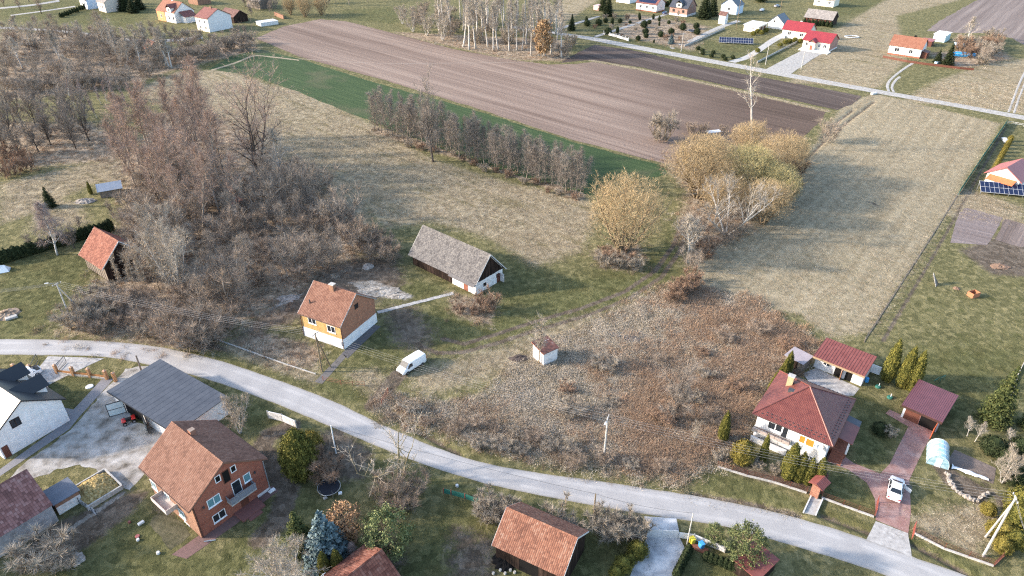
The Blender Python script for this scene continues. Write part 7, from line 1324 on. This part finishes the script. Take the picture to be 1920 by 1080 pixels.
# firewood pyramid and crate on the fenced lawn
e = thing('firewood_stack', 'leaning stack of long timber on the fenced lawn', 'wood stack', G(1750,532), .9)
for k in range(14): mb = MB(); x = (k-7)*.14; mb.tube([(x,-.9+random.random()*.3,.02),(x*.35,.6,1.9+random.random()*.5)], .055, 5); mb.build('pole', M_wood_lt if k%3 else M_conc, e)
e = thing('crate', 'open orange-brown crate on the fenced lawn', 'crate', G(1824,555), .35); cm = mat('orange_crate', (.36,.15,.08), 2, 3)
for q in ((-.9,-.65,.9,-.57),(-.9,.57,.9,.65),(-.9,-.57,-.82,.57),(.82,-.57,.9,.57)): mb = MB(); mb.box(q[0],q[1],0,q[2],q[3],.95); mb.build('side', cm, e)
mb = MB(); mb.box(-.82,-.57,0,.82,.57,.1); mb.build('bottom', M_dark, e)
# trampoline
def trampoline(label, px, r, h, poles=6):
    e = thing('trampoline', label, 'trampoline', G(*px)); mb = MB(); mb.lathe([(.01,h),(r*.93,h)], 28); mb.build('mat', mat('trampoline_mat', (.016,.018,.026), 2, 2, .7), e); mb = MB(); mb.tube([(r*math.cos(a), r*math.sin(a), h) for a in np.linspace(0, 2*math.pi, 29)], .05, 6); mb.build('rim', M_metal, e)
    for k in range(poles): a = 2*math.pi*k/poles; mb = MB(); mb.tube([(r*1.04*math.cos(a), r*1.04*math.sin(a), 0), (r*1.04*math.cos(a), r*1.04*math.sin(a), h+.75)], .03, 5); mb.build('leg', M_metal, e)
trampoline('round black trampoline on the garden grass', (618,919), 1.5, .65); trampoline('far round trampoline on the garden beyond the gravel road', (1297,60), 2.2, .7)
# plastic tunnel
e = thing('polytunnel', 'pale blue plastic garden tunnel with hoops', 'greenhouse', G(1757,858), math.radians(62)); tb = NB('tunnel_film', .25, .5); tb.base(tb.ramp(tb.noise(tb.coord(), 2.0, 4), [(.35, (.22,.42,.5)), (.6, (.45,.62,.67))])); tb.b.inputs['Transmission Weight'].default_value = .25
n = 14; mb = MB(); arc = [(1.35*math.cos(math.pi*k/n), 1.9*math.sin(math.pi*k/n)**.8) for k in range(n+1)]; st = [-1.9,-1,0,1,1.9]
for x in st: mb.v += [(x, y, z) for y, z in arc]
mb.f = [[i*(n+1)+k, (i+1)*(n+1)+k, (i+1)*(n+1)+k+1, i*(n+1)+k+1] for i in range(4) for k in range(n)] + [list(range(n+1)), [4*(n+1)+k for k in range(n,-1,-1)]]; mb.m = [0]*len(mb.f); mb.build('film', tb.mat, e)
for x in st: mb = MB(); mb.tube([(x, y*1.012, z*1.012+.005) for y, z in arc], .025, 5, cap=False); mb.build('hoop', M_gutw, e)
mb = MB(); mb.box(-1.93,-.35,0,-1.9,.35,1.5); mb.build('door', M_frame, e)
# bins, loose garden things
def bin_(label, px, m): e = thing('waste_bin', label, 'bin', G(*px), .4); mb = MB(); mb.box(-.27,-.3,.08,.27,.3,.95); mb.build('body', m, e, bevel=.04); mb = MB(); mb.box(-.3,-.34,.95,.3,.34,1.03); mb.build('lid', m, e, bevel=.03)
bin_('yellow waste bin beside the white double gate', (1297,1019), mat('yellow_plastic', (.6,.5,.05), 2, 2, .5)); bin_('blue waste bin beside the young pine', (1314,1028), mat('blue_plastic', (.06,.3,.62), 2, 2, .5))
A = to_xy([(1292,1026),(1298,1020),(1328,1032),(1326,1042)]); mb = MB(); mb.poly_prism([tuple(p) for p in A], 0, .3); o = mb.build('bin_stand', M_rust); tag(o, 'rusty bin stand behind the pale concrete fence', 'bin stand')
def chunk(name, label, cat, px, s_, m, rz=0, group=None, z=0): mb = MB(); mb.box(-s_[0]/2,-s_[1]/2,0,s_[0]/2,s_[1]/2,s_[2]); o = mb.build(name, m, bevel=min(s_)*.2); o.location = G(*px)+Vector((0,0,z)); o.rotation_euler = (0,0,rz); return tag(o, label, cat, group)
chunk('planter_box', 'white planter box at the corner of the kitchen garden', 'planter', (265,982), (.8,.4,.3), M_gutw, .9); chunk('foam_box', 'white crate lying near the trampoline', 'box', (638,926), (.5,.4,.3), M_frame, .4); chunk('stone_block', 'pale block on the grass near the trampoline', 'block', (610,935), (.5,.4,.3), M_conc, .8)
lid = lambda lb, px, r, m, h=.12: tag((lambda o: (setattr(o, 'location', G(*px)), o)[1])((lambda mb: (mb.lathe([(.01,h),(r*.9,h),(r,h*.6),(r,0)], 16), mb.build('manhole_cover' if r > .45 else 'bucket', m))[1])(MB())), lb, 'cover' if r > .45 else 'bucket')
lid('round pale manhole cover on the lawn of the white house', (168,725), .6, M_gutw); lid('pink bowl on the grass by the kitchen garden', (258,1006), .28, T_pinkred, .15); lid('white bucket on the grass by the kitchen garden', (259,1013), .2, M_gutw, .25); lid('white ball-like bucket on the lawn below the kitchen garden', (297,1038), .22, M_gutw, .3); lid('red bucket at the edge of the kitchen garden', (243,980), .18, T_redm, .25); lid('white tub in the roadside grass by the red fence', (857,912), .22, M_gutw, .3)
for i, px in enumerate(((938,1070),(947,1076),(957,1070),(965,1074),(925,1076))): lid('white pot among the clutter beside the roadside barn', px, .17, M_conc, .25)['group'] = 'pots beside the roadside barn'
chunk('yellow_crate', 'yellow crate on the clutter heap by the roadside barn', 'crate', (936,1042), (.7,.5,.4), bpy.data.materials['yellow_plastic'], .3, z=.6); lump('clutter_heap', 'dark clutter heap under the barn eave', 'heap', (945,1052), 1.5, .8, M_dark, 11)
chunk('stone_slab', 'grey slab lying on the lawn under the wires', 'slab', (22,597), (1.9,.9,.4), M_conc, .7); lump('grass_mound', 'brown grassy mound behind the grey slab', 'mound', (12,590), 2.2, .6, B_brn, 12)
e = thing('tarpaulin', 'white tarpaulin tent at the left end of the thuja row', 'tarpaulin', G(4,508), .4); mb = MB(); mb.add([(-1.4,-1,0),(1.4,-1,0),(1.4,1,0),(-1.4,1,0),(-.8,0,1.4),(.7,.1,1.2)], [(0,1,5,4),(1,2,5),(2,3,4,5),(3,0,4)]); mb.build('sheet', M_frame, e); mb = MB(); mb.tube([(-.8,0,0),(-.8,0,1.42)], .03, 5); mb.build('prop', M_wood_lt, e)
e = thing('white_fleece', 'long white fleece sheet lying on the bare bed', 'sheet', G(1818,888), math.radians(-33)); mb = MB(); r3 = np.random.default_rng(3); n = 16
for i in range(n):
    wd = .15+.22*math.sin(3*i/n)+(.5 if i == 0 else 0)
    for s in (-1,0,1): mb.v.append((-2.2+4.4*i/(n-1), s*wd+r3.normal()*.06, .12+(.1 if s == 0 else 0)+r3.random()*.08))
mb.f = [[i*3+k, (i+1)*3+k, (i+1)*3+k+1, i*3+k+1] for i in range(n-1) for k in range(2)]; mb.m = [0]*len(mb.f); mb.build('cloth', M_frame, e)
e = thing('rock_border', 'curved border of pale rocks round the flower bed near the tunnel', 'rocks'); rk = MB(); rk.lathe([(.16,-.1),(.24,.08),(.17,.24),(.02,.3)], 7, 0, .5, 5); rk = rk.mesh('rock', gm_)
for i, (x, y) in enumerate([(1773,888),(1778,892),(1777,898),(1780,904),(1784,910),(1789,916),(1794,922),(1800,927),(1806,930),(1812,933),(1818,936),(1824,938),(1832,940),(1838,934),(1845,930),(1852,926)]): p = G(x, y); inst(rk, 'rock', e, p, i*1.3, 1+.6*random.random())
e = thing('goal_frame', 'small green net frame behind the maroon garage', 'goal', G(1765,716), .6)
for q in (((-.7,0,0),(-.7,0,1.1)),((.7,0,0),(.7,0,1.1)),((-.7,0,1.1),(.7,0,1.1)),((-.7,.8,0),(-.7,0,1.1)),((.7,.8,0),(.7,0,1.1)),((-.7,.8,0),(.7,.8,0))): mb = MB(); mb.tube(q, .035, 5); mb.build('bar', M_green, e)
for lb, px in (('green well cover on the lawn by the big thujas', (1646,726)), ('green well cover with white pipe by the maroon garage', (1668,746))): e = thing('well_cover', lb, 'cover', G(*px)); mb = MB(); mb.lathe([(.01,.3),(.35,.3),(.42,.1),(.42,0)], 14); mb.build('cap', M_green, e); (lambda m2: (m2.tube([(.1,0,.3),(.1,0,.8)], .05, 6), m2.build('pipe', M_frame, e)))(MB())
e = thing('motorbike', 'dark scooter leaning near the roofed gateway', 'motorbike', G(1549,898), 1.2)
for x in (-.6,.6): wheel(e, x, 0, .28, .12)
mb = MB(); mb.box(-.5,-.13,.3,.45,.13,.7); mb.build('body', M_black, e, bevel=.08); mb = MB(); mb.tube([(.45,-.3,1.0),(.5,0,.95),(.45,.3,1.0)], .03, 5); mb.tube([(.6,0,.3),(.5,0,.95)], .035, 5); mb.build('handlebar', M_steel, e); mb = MB(); mb.box(-.5,-.12,.7,.1,.12,.8); mb.build('seat', M_brown, e, bevel=.04)
chunk('garden_bench', 'pale garden table near the top of the green mesh fence', 'table', (1884,265), (1.4,3.2,.7), M_gutw, -.3)
e = thing('swimming_pool', 'blue covered pool beside the orange-roofed cottage', 'pool', G(1806,104), math.radians(-12)); mb = MB(); mb.lathe([(.01,1.0),(2.2,1.0),(2.45,.95),(2.45,0)], 24); o = mb.build('cover', mat('pool_blue', (.04,.36,.72), 1, 3, .5), e); o.scale = (1.9,1,1); mb = MB(); mb.tube([(2.47*math.cos(a), 2.47*math.sin(a), .98) for a in np.linspace(0, 2*math.pi, 25)], .06, 5); o = mb.build('rim', M_frame, e); o.scale = (1.9,1,1)
for i, (x, y) in enumerate(((1796,84),(1806,86),(1815,84),(1800,90))): chunk('covered_stack', 'blue-white covered stack behind the pool', 'stack', (x, y), (3,2,1), mat('tarp_blue', (.35,.5,.65), 1, 3) if i == 0 else bpy.data.materials['tarp_blue'], i, 'stacks behind the pool')
chunk('blue_tub', 'pale blue tub under the dark spruces', 'tub', (1757,119), (2.0,1.4,.8), bpy.data.materials['tarp_blue'], .4)
chunk('culvert', 'white concrete culvert head under the gravel road', 'culvert', (1638,177), (2.4,1.0,.7), M_gutw, .5); e = thing('frame_ring', 'pale ring-shaped basin on the grass by the brick bungalow', 'basin', G(1597,70)); mb = MB(); mb.tube([(3.2*math.cos(a), 2.2*math.sin(a), .3) for a in np.linspace(0, 2*math.pi, 15)], .22, 5); mb.build('rim', M_gutw, e)
chunk('blue_barrel', 'blue drum at the corner of the white outbuilding', 'drum', (1624,716), (.5,.5,.9), bpy.data.materials['blue_plastic']); chunk('gas_tank', 'white panels leaning on the outbuilding side', 'panel', (1634,698), (.1,2.4,1.6), M_frame, .9)
# slabs of the garden walk and garden post
A, B = G(708,586), G(850,550); e = thing('slab_walk', 'pale slab walk from brick house to barn', 'path', A, math.atan2((B-A).y, (B-A).x)); e['kind'] = 'structure'; n = 22; L = (B-A).length; me_ = MB(); me_.box(0,-.45,-.05,L/n-.03,.45,.06); me_ = me_.mesh('slab', conc)
for k in range(n): inst(me_, 'slab', e, (k*L/n, random.uniform(-.05,.05), random.uniform(-.01,.015)), random.uniform(-.03,.03))
o = chunk('gate_post', 'lone rusty post on the lawn before the barn', 'post', (863,588), (.15,.15,1.3), M_rust)
e = thing('pipe', 'bent drain spout at the brick house corner', 'pipe', G(383,1017), 1.0); mb = MB(); mb.tube([(0,0,.2),(.5,-.4,.1),(1.0,-.9,.05)], .08, 6); mb.build('spout', M_metal, e)
o = chunk('drain_basin', 'white drain basin at the far gable corner of the brick house', 'basin', (510,921), (.9,.5,.25), M_frame, .9)
puddle = NB('puddle_water', .03, .6).base((.05,.055,.06)).mat
for lb, poly in (('bright puddle among the withered weeds', [(1168,634),(1178,630),(1192,633),(1202,640),(1195,646),(1182,645),(1172,640)]), ('thin dark puddle beside the bright one', [(1138,628),(1150,626),(1165,632),(1160,636),(1146,634)])):
    sheet('puddle', poly, .38, puddle, .6, .15, 50, lb)
chunk('ice_sheet', 'pale sheet at the willows beside the dark ploughed field', 'sheet', (1338,247), (5,2.2,.15), M_gutw, .3)
GX_, GY_ = GREEN_XY; scatter('green_grass', 'short green grass tufts on lawns and verges', GX_, GY_, .5+rng.random(len(GX_))*.7, P_gre)
